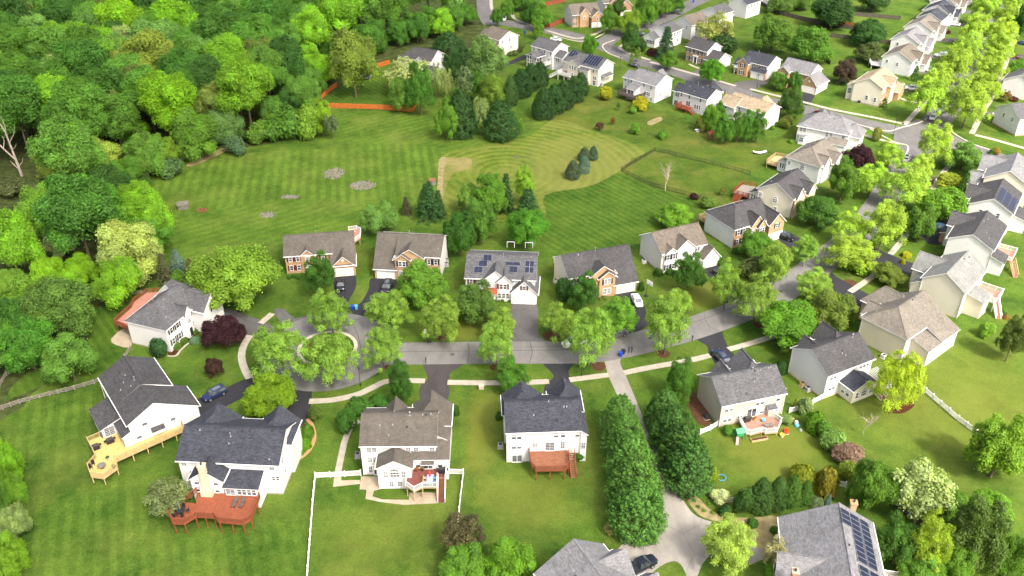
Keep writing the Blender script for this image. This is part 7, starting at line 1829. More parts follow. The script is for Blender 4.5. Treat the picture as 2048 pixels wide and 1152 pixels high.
# ------------------------------------------------------------------ fences
def seg_points(line, step):
    out = [line[0]]
    for a, b in zip(line, line[1:]):
        d = math.dist(a, b); n = max(1, round(d / step))
        for i in range(1, n + 1): out.append((a[0] + (b[0] - a[0]) * i / n, a[1] + (b[1] - a[1]) * i / n))
    return out
def fence(px, kind, label, smooth=0, world_pts=None):
    line = world_pts or gpx(px)
    if smooth: line = smooth_line(line, smooth)
    o = line[0]; root = tag(empty('fence', (o[0], o[1], 0)), label, 'fence')
    P = [(p[0] - o[0], p[1] - o[1]) for p in line]
    if kind == 'split':
        S = seg_points(P, 2.6); pm = MB(); pm.box(-.08, .08, -.06, .06, 0, 1.2); pme = pm.mesh('fence_post', M['wood_grey'])
        for x, y in S: inst('post', pme, root, (x, y, 0), rnd.uniform(0, .5))
        for a, b in zip(S, S[1:]):
            for z in (.35, .68, 1.0):
                r = MB(); j = rnd.uniform(-.04, .04); r.bar((*a, z + j), (*b, z - j), .09, .11); r.build('rail', M['wood_grey'], root)
    elif kind == 'vinyl':
        S = seg_points(P, 2.4); pm = MB(); pm.box(-.07, .07, -.07, .07, 0, 1.3); pm.box(-.09, .09, -.09, .09, 1.3, 1.34); pm.prism([(-.08, -.08), (.08, -.08), (.08, .08), (-.08, .08)], 1.34, 1.4); pme = pm.mesh('fence_post', M['trim'])
        for x, y in S: inst('post', pme, root, (x, y, 0))
        for a, b in zip(S, S[1:]):
            r = MB(); r.bar((*a, .18), (*b, .18), .05, .12); r.bar((*a, 1.12), (*b, 1.12), .05, .12); ra = r.build('rail', M['trim'], root)
            pk = MB(); n = max(2, int(math.dist(a, b) / .15))
            for i in range(1, n):
                t = i / n; x, y = a[0] + (b[0] - a[0]) * t, a[1] + (b[1] - a[1]) * t
                pk.box(x - .038, x + .038, y - .02, y + .02, .1, 1.2 - .12 * math.sin(math.pi * t))
            pk.build('pickets', M['trim'], root)['kind'] = 'stuff'
    elif kind in ('board', 'greyboard', 'redboard'):
        mt = {'board': 'wood_orange', 'greyboard': 'wood_dark', 'redboard': 'wood_redfence'}[kind]; Hh = 1.75
        S = seg_points(P, 2.5); pm = MB(); pm.box(-.06, .06, -.06, .06, 0, Hh + .1); pme = pm.mesh('fence_post', M[mt])
        for x, y in S: inst('post', pme, root, (x, y, 0))
        for a, b in zip(S, S[1:]):
            pk = MB(); n = max(2, int(math.dist(a, b) / .16)); d = Vector((b[0] - a[0], b[1] - a[1])).normalized(); nx, ny = -d.y * .05, d.x * .05
            for i in range(n):
                t0, t1 = (i + .06) / n, (i + .94) / n; zz = Hh + rnd.uniform(-.03, .03)
                p0 = (a[0] + (b[0] - a[0]) * t0, a[1] + (b[1] - a[1]) * t0); p1 = (a[0] + (b[0] - a[0]) * t1, a[1] + (b[1] - a[1]) * t1)
                pk.prism([(p0[0] - nx * .3, p0[1] - ny * .3), (p1[0] - nx * .3, p1[1] - ny * .3), (p1[0] + nx * .3, p1[1] + ny * .3), (p0[0] + nx * .3, p0[1] + ny * .3)], .05, zz)
            pk.build('boards', M[mt], root)['kind'] = 'stuff'
            r = MB(); r.bar((a[0] + nx, a[1] + ny, .4), (b[0] + nx, b[1] + ny, .4), .05, .09); r.bar((a[0] + nx, a[1] + ny, 1.4), (b[0] + nx, b[1] + ny, 1.4), .05, .09); r.build('rail', M[mt], root)
    else:   # black metal
        S = seg_points(P, 2.4); pm = MB(); pm.box(-.04, .04, -.04, .04, 0, 1.35); pme = pm.mesh('fence_post', M['black_plastic'])
        for x, y in S: inst('post', pme, root, (x, y, 0))
        for a, b in zip(S, S[1:]):
            r = MB(); r.bar((*a, .15), (*b, .15), .03, .05); r.bar((*a, 1.2), (*b, 1.2), .03, .05)
            r.build('rail', M['black_plastic'], root)
            pk = MB(); n = max(2, int(math.dist(a, b) / .13))
            for i in range(1, n):
                t = i / n; x, y = a[0] + (b[0] - a[0]) * t, a[1] + (b[1] - a[1]) * t; pk.box(x - .012, x + .012, y - .012, y + .012, .1, 1.25, bottom=False)
            pk.build('pickets', M['black_plastic'], root)['kind'] = 'stuff'
    return root
fence([(-5, 824), (40, 808), (100, 792), (150, 780), (203, 764)], 'split', 'grey split-rail fence running up to the weathered-roof house', 3)
fence([(182, 594), (240, 591), (305, 589)], 'split', 'grey split-rail fence at the woods behind the curving red deck')
fence([(262, 700), (250, 718)], 'split', 'short split-rail fence between two white houses on the cul-de-sac')
fence([(0, 775), (14, 752), (34, 742)], 'split', 'grey split-rail fence under the trees at the left edge')
fence([(722, 951), (690, 953), (631, 956)], 'vinyl', 'white picket fence left of the maroon-deck house')
fence([(631, 957), (626, 1010), (620, 1090), (614, 1170)], 'vinyl', 'long white picket fence down the left of the maroon-deck yard')
fence([(898, 948), (927, 949)], 'vinyl', 'short white picket fence right of the maroon-deck house')
fence([(927, 950), (921, 1000), (916, 1050), (912, 1100)], 'vinyl', 'white picket fence down the right of the maroon-deck yard')
fence([(1400, 869), (1420, 861), (1436, 851)], 'vinyl', 'white picket fence at the left corner of the beige house')
fence([(1578, 826), (1597, 821)], 'vinyl', 'short white picket fence right of the beige house')
fence([(1612, 815), (1640, 800), (1655, 792)], 'vinyl', 'scalloped white picket fence at the corner of the dark-roofed white house')
fence([(1822, 768), (1850, 786), (1880, 812), (1915, 842), (1950, 868), (1985, 892), (2010, 905)], 'vinyl', 'long white picket fence across the sunny lawn')
fence([(1408, 958), (1418, 980), (1432, 1008), (1470, 1004)], 'vinyl', 'white picket fence corner by the white blossoming shrub')
fence([(1625, 975), (1665, 970), (1690, 975)], 'vinyl', 'white picket fence behind the gold dome shrub')
fence([(1778, 1008), (1810, 1030), (1850, 1066), (1900, 1120), (1930, 1160)], 'greyboard', 'weathered board fence in the lower right')
fence([(653, 216), (700, 217), (760, 219), (826, 224), (834, 212)], 'board', 'orange board fence facing the meadow')
fence([(640, 202), (660, 183), (674, 174)], 'board', 'orange board fence climbing into the woods')
fence([(740, 142), (760, 134), (780, 128)], 'board', 'orange board fence beyond the trampoline')
fence([(1242, 342), (1280, 320), (1310, 302)], 'metal', 'black metal fence along the arc-mown meadow')
fence([(1310, 302), (1380, 319), (1440, 333), (1500, 350)], 'metal', 'black metal fence behind the fenced backyard')
fence([(1244, 344), (1300, 372), (1370, 390), (1400, 398)], 'metal', 'black metal fence along the striped backyard')
fence([(1520, 10), (1560, 30), (1600, 40), (1660, 52), (1720, 62)], 'greyboard', 'weathered board fence behind the green far yard')
fence([(1660, 74), (1720, 82), (1790, 90)], 'greyboard', 'weathered board fence beside the dark spreading tree')
fence([(1710, 32), (1760, 36), (1800, 40)], 'greyboard', 'weathered board fence between the top backyards')
fence([(1680, 50), (1720, 56)], 'redboard', 'short red board fence near the purple tree')
fence([(1616, 124), (1640, 114), (1660, 130)], 'greyboard', 'weathered board fence behind the brick house with the star')
fence([(1672, 170), (1692, 158), (1700, 150)], 'split', 'short rail fence beside the tan-roofed corner house')
fence([(1058, 22), (1090, 12), (1130, 4)], 'redboard', 'red board fence behind the bright tree at the top')
fence([(1078, 52), (1100, 56), (1112, 50), (1128, 44)], 'redboard', 'red board fence in front of the orange brick house')

# ------------------------------------------------------------------ street furniture and garden things
def bin_(px, py, mat, label, rz=0.3):
    p = at(px, py); r = tag(empty('recycling_bin', (p.x, p.y, .03), rz), label, 'bin', 'recycling bins by the kerb')
    m = MB(); m.v += [(-.24, -.26, .08), (.24, -.26, .08), (.24, .26, .08), (-.24, .26, .08), (-.31, -.34, 1.0), (.31, -.34, 1.0), (.31, .34, 1.0), (-.31, .34, 1.0)]
    m.f += [(0, 1, 5, 4), (1, 2, 6, 5), (2, 3, 7, 6), (3, 0, 4, 7), (3, 2, 1, 0), (4, 5, 6, 7)]; m.m += [0] * 6
    m.build('bin_body', M[mat], r); l = MB(); l.box(-.34, .34, -.38, .36, 1.0, 1.08); l.box(-.3, .3, .36, .42, .92, 1.04); l.build('lid', M[mat], r)
    w = MB()
    for x in (-.26, .22): w.tube([(x, .3, .12), (x + .05, .3, .12)], [.12, .12], 8)
    w.build('wheels', M['tyre'], r)
bin_(705, 620, 'blue_plastic', 'larger blue recycling bin between two black driveways'); bin_(713, 619, 'sky_plastic', 'smaller blue bin beside the larger blue one')
bin_(1241, 713, 'blue_plastic', 'blue recycling bin at the mouth of the long driveway'); bin_(1246, 708, 'black_plastic', 'dark bin behind the blue one at the long driveway')
bin_(1443, 541, 'blue_plastic', 'blue bin beside the black car of the taupe-roofed house'); bin_(1724, 510, 'blue_plastic', 'blue bin under the bright spreading street tree')
bin_(1806, 391, 'blue_plastic', 'blue bin on the uphill road below the big bright tree'); bin_(1050, 67, 'blue_plastic', 'blue bin on the far road at the top')
bin_(1387, 5, 'blue_plastic', 'blue bin at the top edge by the side road')

def lamp_post(px, py, label, H=4.2):
    p = at(px, py); r = tag(empty('lamp_post', (p.x, p.y, 0)), label, 'lamp post', 'street lamps')
    m = MB(); m.lathe([(.14, 0), (.12, .5), (.06, .6), (.05, H)], 8); m.build('pole', M['black_plastic'], r)
    m = MB(); m.lathe([(.07, H), (.2, H + .12), (.24, H + .5), (.1, H + .62), (.03, H + .75)], 8); m.build('lantern', M['dark_metal'], r)
for px, py, lb in ((721, 772, 'black lamp post on the verge above the grey-brown roof'), (1163, 752, 'black lamp post in the grass triangle by the long driveway'), (1786, 272, 'tall lamp post at the junction'), (1514, 175, 'lamp post beside the far grey driveway'), (1240, 138, 'lamp post on the cross road near the cream solar house')):
    lamp_post(px, py, lb, 5.0 if px in (1786,) else 4.2)
def mailbox(px, py, label, rz=0):
    p = at(px, py); r = tag(empty('mailbox', (p.x, p.y, 0), rz), label, 'mailbox', 'roadside mailboxes')
    m = MB(); m.box(-.06, .06, -.06, .06, 0, 1.15); m.box(-.05, .05, -.45, .2, 1.05, 1.13); m.build('post', M['black_plastic'], r)
    m = MB(); m.prism([(-.12, -.4), (.12, -.4), (.12, .18), (-.12, .18)], 1.13, 1.3); m.tube([(0, -.4, 1.3), (0, .18, 1.3)], [.12, .12], 8); m.build('box', M['black_plastic'], r)
mailbox(852, 727, 'black mailbox at the brown-grey driveway mouth'); mailbox(1257, 706, 'first black mailbox on the grass by the long driveway'); mailbox(1263, 705, 'second black mailbox on the grass by the long driveway'); mailbox(1384, 682, 'black mailbox at the beige house driveway'); mailbox(1156, 735, 'black mailbox near the black lamp post')
mailbox(1440, 207, 'black mailbox on the cross road behind the charcoal-roofed house'); mailbox(1449, 188, 'black mailbox opposite the brick house with two garage doors')

def hoop(px, py, rz, label):
    p = at(px, py); r = tag(empty('basketball_hoop', (p.x, p.y, 0), rz), label, 'basketball hoop')
    m = MB(); m.box(-.4, .4, -.3, .5, 0, .2); m.bar((0, .2, .15), (0, .1, 2.6), .1); m.bar((0, .1, 2.6), (0, -.6, 3.0), .08); m.build('pole', M['dark_metal'], r)
    m = MB(); m.box(-.9, .9, -.68, -.62, 2.7, 3.75); m.build('backboard', M['white_plastic'], r)
    m = MB(); m.lathe([(.23, 2.95), (.25, 2.97), (.23, 2.99)], 12, (0, -.95)); m.build('hoop_ring', M['red_plastic'], r)
hoop(858, 684, .1, 'basketball hoop on the verge beside a yellow-green tree'); hoop(1293, 592, 2.2, 'basketball hoop beside the white sedan driveway'); hoop(2031, 182, 1.6, 'basketball hoop across the avenue'); hoop(481, 622, 1.2, 'basketball hoop at the cul-de-sac driveway near the lime-green tree')

def ac_unit(px, py, label, mat='grey_plastic', rz=0.0, s=1.0):
    p = at(px, py); r = tag(empty('air_conditioner', (p.x, p.y, 0), rz), label, 'air conditioner', 'air conditioners beside houses'); r.scale = (s, s, s)
    m = MB(); m.box(-.55, .55, -.55, .55, 0, .08); m.build('base', M['concrete'], r)
    m = MB(); m.box(-.42, .42, -.42, .42, .08, .9)
    for i in range(6): m.box(-.44, .44, -.44, .44, .16 + i * .12, .2 + i * .12)
    m.build('case', M[mat], r)
    m = MB(); m.lathe([(.33, .9), (.33, .93), (.1, .95)], 12); m.build('fan_grille', M['black_plastic'], r)
ac_unit(1604, 772, 'first air conditioner beside the white gable of the dark-roofed house', 'wood_pale', .48); ac_unit(1615, 781, 'second air conditioner beside the white gable of the dark-roofed house', 'grey_plastic', .48)
ac_unit(1413, 837, 'dark air conditioner beside the beige house', 'dark_metal', .3); ac_unit(1001, 895, 'air conditioner left of the brown-deck house', 'grey_plastic'); ac_unit(716, 914, 'air conditioner left of the maroon-deck house', 'grey_plastic')
ac_unit(1111, 565, 'air conditioner at the white gable of the cream-garage brick house', 'palegrey', .3); ac_unit(893, 524, 'first air conditioner right of the left-garage brick house', 'grey_plastic'); ac_unit(893, 532, 'second air conditioner right of the left-garage brick house', 'grey_plastic')
ac_unit(935, 567, 'air conditioner left of the solar-panelled white house', 'grey_plastic'); ac_unit(1288, 526, 'air conditioner at the white gable of the taupe-roofed house', 'palegrey', .4); ac_unit(1766, 716, 'air conditioner between the tan and the dark-roofed houses', 'palegrey', .6); ac_unit(1203, 172, 'air conditioner behind the cream solar house', 'grey_plastic', -.7); ac_unit(1718, 206, 'air conditioner at the tan-roofed corner house', 'dark_metal', .9)

def chair(x, y, z, rz, mat, label, group):
    r = tag(empty('chair', (x, y, z), rz), label, 'chair', group)
    m = MB(); m.box(-.25, .25, -.25, .25, .4, .46); m.build('seat', M[mat], r)
    m = MB(); m.box(-.25, .25, .22, .28, .46, .95); m.build('backrest', M[mat], r)
    l = MB(); l.box(-.025, .025, -.025, .025, 0, .4); le = l.mesh('leg', M[mat])
    for sx in (-.22, .22):
        for sy in (-.22, .22): inst('leg', le, r, (sx, sy, 0))
def hpt(n, x, y):
    ox, oy, yaw = n; return ox + x * math.cos(yaw) - y * math.sin(yaw), oy + x * math.sin(yaw) + y * math.cos(yaw)
HA, HB, HM, HD = (-55.09, 110.15, -.07), (-76.8, 132.98, -.93), (-25.38, 113.56, .01), (38.0, 126.0, .29)
def round_table(n, x, y, z, mat, label, umb=None, rad=.6):
    X, Y = hpt(n, x, y); r = tag(empty('patio_table', (X, Y, z)), label, 'table')
    m = MB(); m.lathe([(.02, .66), (rad, .68), (rad, .72), (.02, .725)], 16); m.build('table_top', M[mat], r)
    m = MB(); m.lathe([(.3, 0), (.3, .03), (.05, .06), (.05, .68)], 8); m.build('pedestal', M[mat], r)
    if umb:
        m = MB(); m.lathe([(.03, .7), (.03, 1.1), (.13, 1.2), (.11, 1.9), (.02, 2.4)], 8); m.build('folded_umbrella', M[umb], r)
round_table(HA, 2.75, -7.7, 2.6, 'black_plastic', 'black round table with folded umbrella on the red deck', 'stone', .75)
for i in range(5):
    a = i * 1.256 + .3; X, Y = hpt(HA, 2.75 + 1.05 * math.cos(a), -7.7 + 1.05 * math.sin(a)); chair(X, Y, 2.6, a - math.pi / 2 - .07, 'black_plastic', 'black chair around the round table on the red deck', 'chairs around the red deck table')
def lounger(n, x, y, z, mat, label, rz):
    X, Y = hpt(n, x, y); r = tag(empty('sun_lounger', (X, Y, z), n[2] + rz), label, 'lounger')
    m = MB(); m.box(-.32, .32, -.95, .35, .3, .38); m.build('seat', M[mat], r)
    m = MB(); m.bar((0, .35, .34), (0, .98, .62), .64, .07); m.build('backrest', M[mat], r)
    l = MB(); l.box(-.03, .03, -.03, .03, 0, .3); le = l.mesh('leg', M['dark_metal'])
    for q in ((-.28, -.85), (.28, -.85), (-.28, .3), (.28, .3)): inst('leg', le, r, (*q, 0))
lounger(HA, 10.7, -5.1, 2.6, 'wood_dark', 'dark lounger on the red deck nearer the chimney', -.1); lounger(HA, 11.9, -5.1, 2.6, 'wood_dark', 'dark lounger on the red deck nearer the outer railing', -.1)
round_table(HB, 19.6, -6.2, 1.6, 'stone', 'pale round table on the yellow pine deck', None, .75)
for (x, y, a) in ((17.9, -7.2, .4), (18.6, -7.8, .9)): X, Y = hpt(HB, x, y); chair(X, Y, 1.6, a, 'black_plastic', 'black chair beside the pale round table on the yellow deck', 'chairs of the yellow deck')
def grill(n, x, y, z, label, rz=0, mat='black_plastic'):
    X, Y = hpt(n, x, y); r = tag(empty('grill', (X, Y, z), n[2] + rz), label, 'grill')
    m = MB(); m.box(-.65, .65, -.3, .3, .1, .85); m.build('cabinet', M[mat], r)
    m = MB(); m.tube([(-.55, 0, .95), (.55, 0, .95)], [.32, .32], 10); m.build('hood', M[mat], r)
    m = MB(); m.box(-1.0, -.66, -.28, .28, .8, .86); m.box(.66, 1.0, -.28, .28, .8, .86); m.build('side_shelf', M[mat], r)
grill(HB, 14.0, -3.2, 1.6, 'covered black grill on the yellow pine deck', 1.57); grill(HB, 14.2, -5.7, 1.6, 'smaller black grill at the railing of the yellow pine deck', 1.57); grill(HM, 13.6, -2.2, 2.5, 'black grill on the maroon deck'); grill(HD, 5.0, -1.0, .85, 'covered grey grill on the rose deck', .1, 'dark_metal')
def pot(n, x, y, z, label, mat='green_plastic', col=BRIGHT):
    X, Y = hpt(n, x, y); r = tag(empty('plant_pot', (X, Y, z)), label, 'plant pot')
    m = MB(); m.lathe([(.2, 0), (.28, .4), (.3, .42)], 10); m.build('pot', M[mat], r); inst('foliage', KIND['shrub'][0][0], r, (0, 0, .38), 0, (.3, .3, .25), col)
pot(HB, 18.0, -4.8, 1.6, 'potted plant at the neck of the yellow deck', 'grey_plastic'); pot(HB, 20.8, -4.6, 1.6, 'potted plant at the right rail of the yellow deck'); pot(HM, 9.3, -1.7, 2.5, 'flowering pot at the left of the maroon deck', 'wood_brown', (.3, .1, .02)); pot(HM, 10.2, -1.6, 2.5, 'flowering pot beside the glass door on the maroon deck', 'black_plastic', (.25, .16, .02)); pot(HD, 6.6, -1.0, .85, 'orange crate planter on the rose deck', 'yellow_plastic', (.3, .12, .02))
def long_table(n, x, y, z, L, W, mat, label, rz=0, chairs=(), group=''):
    X, Y = hpt(n, x, y); r = tag(empty('dining_table', (X, Y, z), n[2] + rz), label, 'table')
    m = MB(); m.box(-W / 2, W / 2, -L / 2, L / 2, .68, .74); m.build('table_top', M[mat], r)
    l = MB(); l.box(-.04, .04, -.04, .04, 0, .68); le = l.mesh('leg', M['trim'])
    for q in ((-1, -1), (1, -1), (1, 1), (-1, 1)): inst('leg', le, r, (q[0] * (W / 2 - .1), q[1] * (L / 2 - .1), 0))
    return r
long_table(HM, 11.7, -4.3, 2.5, 2.0, 1.1, 'lilac', 'table with lilac cloth and red umbrella on the maroon deck')
X, Y = hpt(HM, 11.7, -4.1); um = tag(empty('closed_umbrella', (X, Y, 3.24)), 'closed red and white umbrella over the lilac table', 'umbrella'); m = MB(); m.lathe([(.03, 0), (.03, .4), (.2, .5), (.1, 1.4), (.02, 1.8)], 8); m.build('cloth', M['red_plastic'], um)
for i, (x, y, a, mt) in enumerate(((10.8, -3.8, 1.57, 'wood_pale'), (10.8, -4.7, 1.57, 'wood_pale'), (12.6, -3.8, -1.57, 'sky_plastic'), (12.6, -4.7, -1.57, 'sky_plastic'), (11.7, -5.2, 3.14, 'green_plastic'))):
    X, Y = hpt(HM, x, y); chair(X, Y, 2.5, a, mt, ['tan chair left of the lilac table, nearer the house', 'tan chair left of the lilac table, nearer the railing', 'blue chair right of the lilac table, nearer the house', 'blue chair right of the lilac table, nearer the stairs', 'green chair at the railing end of the lilac table'][i], 'chairs of the maroon deck')
long_table(HD, 8.1, -3.6, .85, 1.9, .9, 'stone', 'white picnic table on the rose deck', 1.5)
X, Y = hpt(HD, 8.0, -1.7); bl = tag(empty('toy_car', (X, Y, .85)), 'blue toy car on the rose deck', 'toy'); m = MB(); m.lathe([(.3, .05), (.42, .2), (.4, .45), (.2, .55), (.05, .6)], 10); m.build('shell', M['sky_plastic'], bl); m = MB(); m.box(-.38, .38, -.25, .25, 0, .12); m.build('wheels', M['black_plastic'], bl)
# play yard
p = at(1477, 876); ph = tag(empty('playhouse', (p.x, p.y, 0), .3), 'green plastic playhouse with slide on the lawn by the rose deck', 'playhouse')
m = MB(); m.box(-.7, .7, -.6, .6, .9, 1.7)
for q in ((-.65, -.55), (.65, -.55), (.65, .55), (-.65, .55)): m.box(q[0] - .08, q[0] + .08, q[1] - .08, q[1] + .08, 0, .9)
m.build('tower', M['green_plastic'], ph)
m = MB(); m.poly([(-.85, -.75, 1.7), (.85, -.75, 1.7), (.85, 0, 2.3), (-.85, 0, 2.3)]); m.poly([(.85, .75, 1.7), (-.85, .75, 1.7), (-.85, 0, 2.3), (.85, 0, 2.3)]); m.poly([(-.85, .75, 1.7), (-.85, -.75, 1.7), (-.85, 0, 2.3)]); m.poly([(.85, -.75, 1.7), (.85, .75, 1.7), (.85, 0, 2.3)]); m.build('roof', M['green_plastic'], ph)
m = MB(); m.bar((-.6, -.6, .95), (-1.3, -1.7, .1), .5, .06); m.build('slide', M['purple_tarp'], ph)
p = at(1594, 852); pl = tag(empty('toy_slide', (p.x, p.y, 0), .4), 'blue and white toy beside the rose deck lawn', 'toy'); m = MB(); m.lathe([(.45, 0), (.5, .3), (.3, .5), (.1, .55)], 12); m.build('basin', M['sky_plastic'], pl); m = MB(); m.box(-.3, .2, .1, .5, .4, .95); m.build('back', M['white_plastic'], pl)
p = at(1573, 867); pl = tag(empty('toy_chair', (p.x, p.y, 0), .2), 'red and white toy chair on the play lawn', 'toy'); m = MB(); m.box(-.35, .35, -.35, .35, .2, .4); m.box(-.35, .35, .25, .4, .4, 1.0); m.build('seat', M['red_plastic'], pl); m = MB(); m.box(-.3, .3, -.3, .3, 0, .2); m.build('base', M['white_plastic'], pl)
p = at(1564, 873); pl = tag(empty('water_table', (p.x, p.y, 0), .2), 'yellow and white water table on the play lawn', 'toy'); m = MB(); m.lathe([(.4, .35), (.48, .5), (.44, .5), (.4, .42), (.05, .42)], 12); m.build('basin', M['yellow_plastic'], pl); m = MB(); m.lathe([(.3, 0), (.34, .36)], 8); m.build('base', M['white_plastic'], pl)
p = at(1601, 862); pl = tag(empty('toy_block', (p.x, p.y, 0), .5), 'small grey toy on the play lawn', 'toy'); m = MB(); m.box(-.25, .25, -.2, .2, 0, .3); m.box(-.1, .1, -.2, .2, .3, .45); m.build('body', M['grey_plastic'], pl)
p = at(1443, 957); pl = tag(empty('paddling_frame', (p.x, p.y, 0)), 'blue hexagonal frame lying on the play lawn', 'toy'); m = MB()
for i in range(6):
    a, b_ = i * math.pi / 3, (i + 1) * math.pi / 3; m.bar((.8 * math.cos(a), .8 * math.sin(a), .25), (.8 * math.cos(b_), .8 * math.sin(b_), .25), .08); m.bar((.8 * math.cos(a), .8 * math.sin(a), 0), (.8 * math.cos(a), .8 * math.sin(a), .25), .07)
m.build('frame', M['sky_plastic'], pl)
p = at(1518, 880); rb = tag(empty('raised_bed', (p.x, p.y, 0), .25), 'long wooden planter below the rose deck', 'planter'); m = MB(); m.box(-1.6, 1.6, -.35, .35, 0, .4); m.build('box', M['wood_pale'], rb); m = MB(); m.box(-1.5, 1.5, -.27, .27, .4, .43); m.build('soil', M['mulch'], rb)
p = at(1580, 842); be = tag(empty('bench', (p.x, p.y, 0), .35), 'wooden bench at the flower bed right of the rose deck', 'bench'); m = MB(); m.box(-.8, .8, -.2, .2, .4, .46); m.build('seat', M['wood_pale'], be)
lg = MB(); lg.box(-.05, .05, -.2, .2, 0, .4); lge = lg.mesh('leg', M['wood_pale'])
for x in (-.7, .7): inst('leg', lge, be, (x, 0, 0))
# meadow things
p = at(732, 157); tr = tag(empty('trampoline', (p.x, p.y, 0)), 'dark round trampoline under the tall yellowish tree', 'trampoline'); m = MB(); m.lathe([(1.9, .78), (2.15, .82), (2.15, .74), (1.9, .74)], 24); m.build('rim_pad', M['grey_plastic'], tr); m = MB(); m.lathe([(1.95, .77), (.02, .74)], 24); m.build('mat', M['black_plastic'], tr)
lm = MB(); lm.box(-.04, .04, -.04, .04, 0, .75); lme = lm.mesh('leg', M['dark_metal'])
for i in range(6): inst('leg', lme, tr, (2.0 * math.cos(i * 1.047), 2.0 * math.sin(i * 1.047), 0))
p = at(367, 416); dr = tag(empty('drain_inlet', (p.x, p.y, 0), .35), 'grey concrete drain box in the meadow', 'drain'); m = MB(); m.box(-1.3, 1.3, -1.1, -.9, 0, 1.1); m.box(-1.3, 1.3, .9, 1.1, 0, 1.1); m.box(-1.3, -1.1, -.9, .9, 0, 1.1); m.box(1.1, 1.3, -.9, .9, 0, 1.1); m.build('box', M['stone'], dr); m = MB(); m.box(-1.5, 1.5, -1.3, 1.3, 1.25, 1.42)
for q in ((-1.2, -1), (1.2, -1), (1.2, 1), (-1.2, 1)): m.box(q[0] - .1, q[0] + .1, q[1] - .1, q[1] + .1, 1.1, 1.25)
m.build('lid', M['stone'], dr)
p = at(404, 422); cv = tag(empty('culvert', (p.x, p.y, 0), -.2), 'low rusty culvert frame beside the drain box', 'drain'); m = MB(); m.box(-1.1, 1.1, -.7, -.55, 0, .5); m.box(-1.1, 1.1, .55, .7, 0, .5); m.box(-1.1, -.95, -.55, .55, 0, .5); m.box(.95, 1.1, -.55, .55, 0, .5); m.build('frame', M['wood_brown'], cv)
p = at(865, 368); wl_ = tag(empty('well_cover', (p.x, p.y, 0)), 'small round well with orange wooden lid in the meadow', 'well'); m = MB(); m.lathe([(1.0, 0), (1.0, 1.3), (.95, 1.3)], 16); m.build('ring', M['stone'], wl_); m = MB(); m.lathe([(1.08, 1.3), (1.08, 1.42), (.02, 1.46)], 16); m.build('lid', M['wood_brown'], wl_)
p = at(1032, 316); ot = tag(empty('drain_outlet', (p.x, p.y, 0)), 'small dark pipe outlet at the head of the damp grass streak', 'drain'); m = MB(); m.box(-.5, .5, -.3, .3, 0, .5); m.build('headwall', M['stone'], ot); m = MB(); m.lathe([(.22, .5), (.22, .52), (.02, .52)], 10); m.build('grate', M['black_plastic'], ot)
def rocks(px, py, rx, ry, n, name, label):
    p = at(px, py); rg = random.Random(int(px)); m = MB()
    for i in range(n):
        a, q = rg.random() * 6.28, math.sqrt(rg.random()); x, y, s_ = rx * q * math.cos(a) + rg.gauss(0, .3), ry * q * math.sin(a) + rg.gauss(0, .3), rg.uniform(.12, .34)
        k = [(x + s_ * rg.uniform(.7, 1.2) * math.cos(j * 1.257 + i), y + s_ * rg.uniform(.7, 1.2) * math.sin(j * 1.257 + i)) for j in range(5)]
        t = [(x + (u - x) * .6, y + (v - y) * .6, s_ * rg.uniform(.5, .9)) for u, v in k]
        m.poly(t)
        for j in range(5): m.poly([(*k[j], 0), (*k[(j + 1) % 5], 0), t[(j + 1) % 5], t[j]])
    o = m.build(name, M['stone'], None, (p.x, p.y, .015)); tag(o, label, 'rocks', None, 'stuff')
rocks(668, 347, 2.6, 3.6, 260, 'rubble_patch', 'pale rubble patch in the striped meadow'); rocks(724, 371, 3.2, 2.8, 300, 'rubble_patch', 'wider pale rubble patch right in the striped meadow'); rocks(535, 430, 2.0, 1.4, 120, 'rubble_patch', 'small rubble patch near the brick house meadow slope'); rocks(580, 394, 2.4, .8, 80, 'rubble_patch', 'thin line of rubble in the meadow')
p = at(1519, 308); hm = tag(empty('hammock', (p.x, p.y, 0), .1), 'white sagging hammock on the far lawn', 'hammock'); m = MB()
for i in range(8):
    x0, x1 = -2 + i * .5, -1.5 + i * .5; f0, f1 = .5 + .22 * (x0 / 2) ** 2 * 2.2, .5 + .22 * (x1 / 2) ** 2 * 2.2; m.poly([(x0, -.6, f0), (x1, -.6, f1), (x1, .6, f1), (x0, .6, f0)])
m.build('cloth', M['white_plastic'], hm); m = MB(); m.bar((-2, 0, 1.0), (-2.5, 0, 0), .08); m.bar((2, 0, 1.0), (2.5, 0, 0), .08); m.bar((-2.5, 0, .05), (2.5, 0, .05), .08); m.build('stand', M['metal'], hm)
p = at(1421, 280); sw = tag(empty('play_tower', (p.x, p.y, 0), .3), 'brown wooden play tower left of the column-shaped trees', 'playset'); m = MB()
for q in ((-.7, -.7), (.7, -.7), (.7, .7), (-.7, .7)): m.box(q[0] - .07, q[0] + .07, q[1] - .07, q[1] + .07, 0, 2.4)
m.box(-.8, .8, -.8, .8, 1.2, 1.3); m.build('frame', M['wood_brown'], sw); m = MB(); m.poly([(-1, -1, 2.4), (1, -1, 2.4), (0, 0, 3.2)]); m.poly([(1, -1, 2.4), (1, 1, 2.4), (0, 0, 3.2)]); m.poly([(1, 1, 2.4), (-1, 1, 2.4), (0, 0, 3.2)]); m.poly([(-1, 1, 2.4), (-1, -1, 2.4), (0, 0, 3.2)]); m.build('roof', M['wood_redfence'], sw)
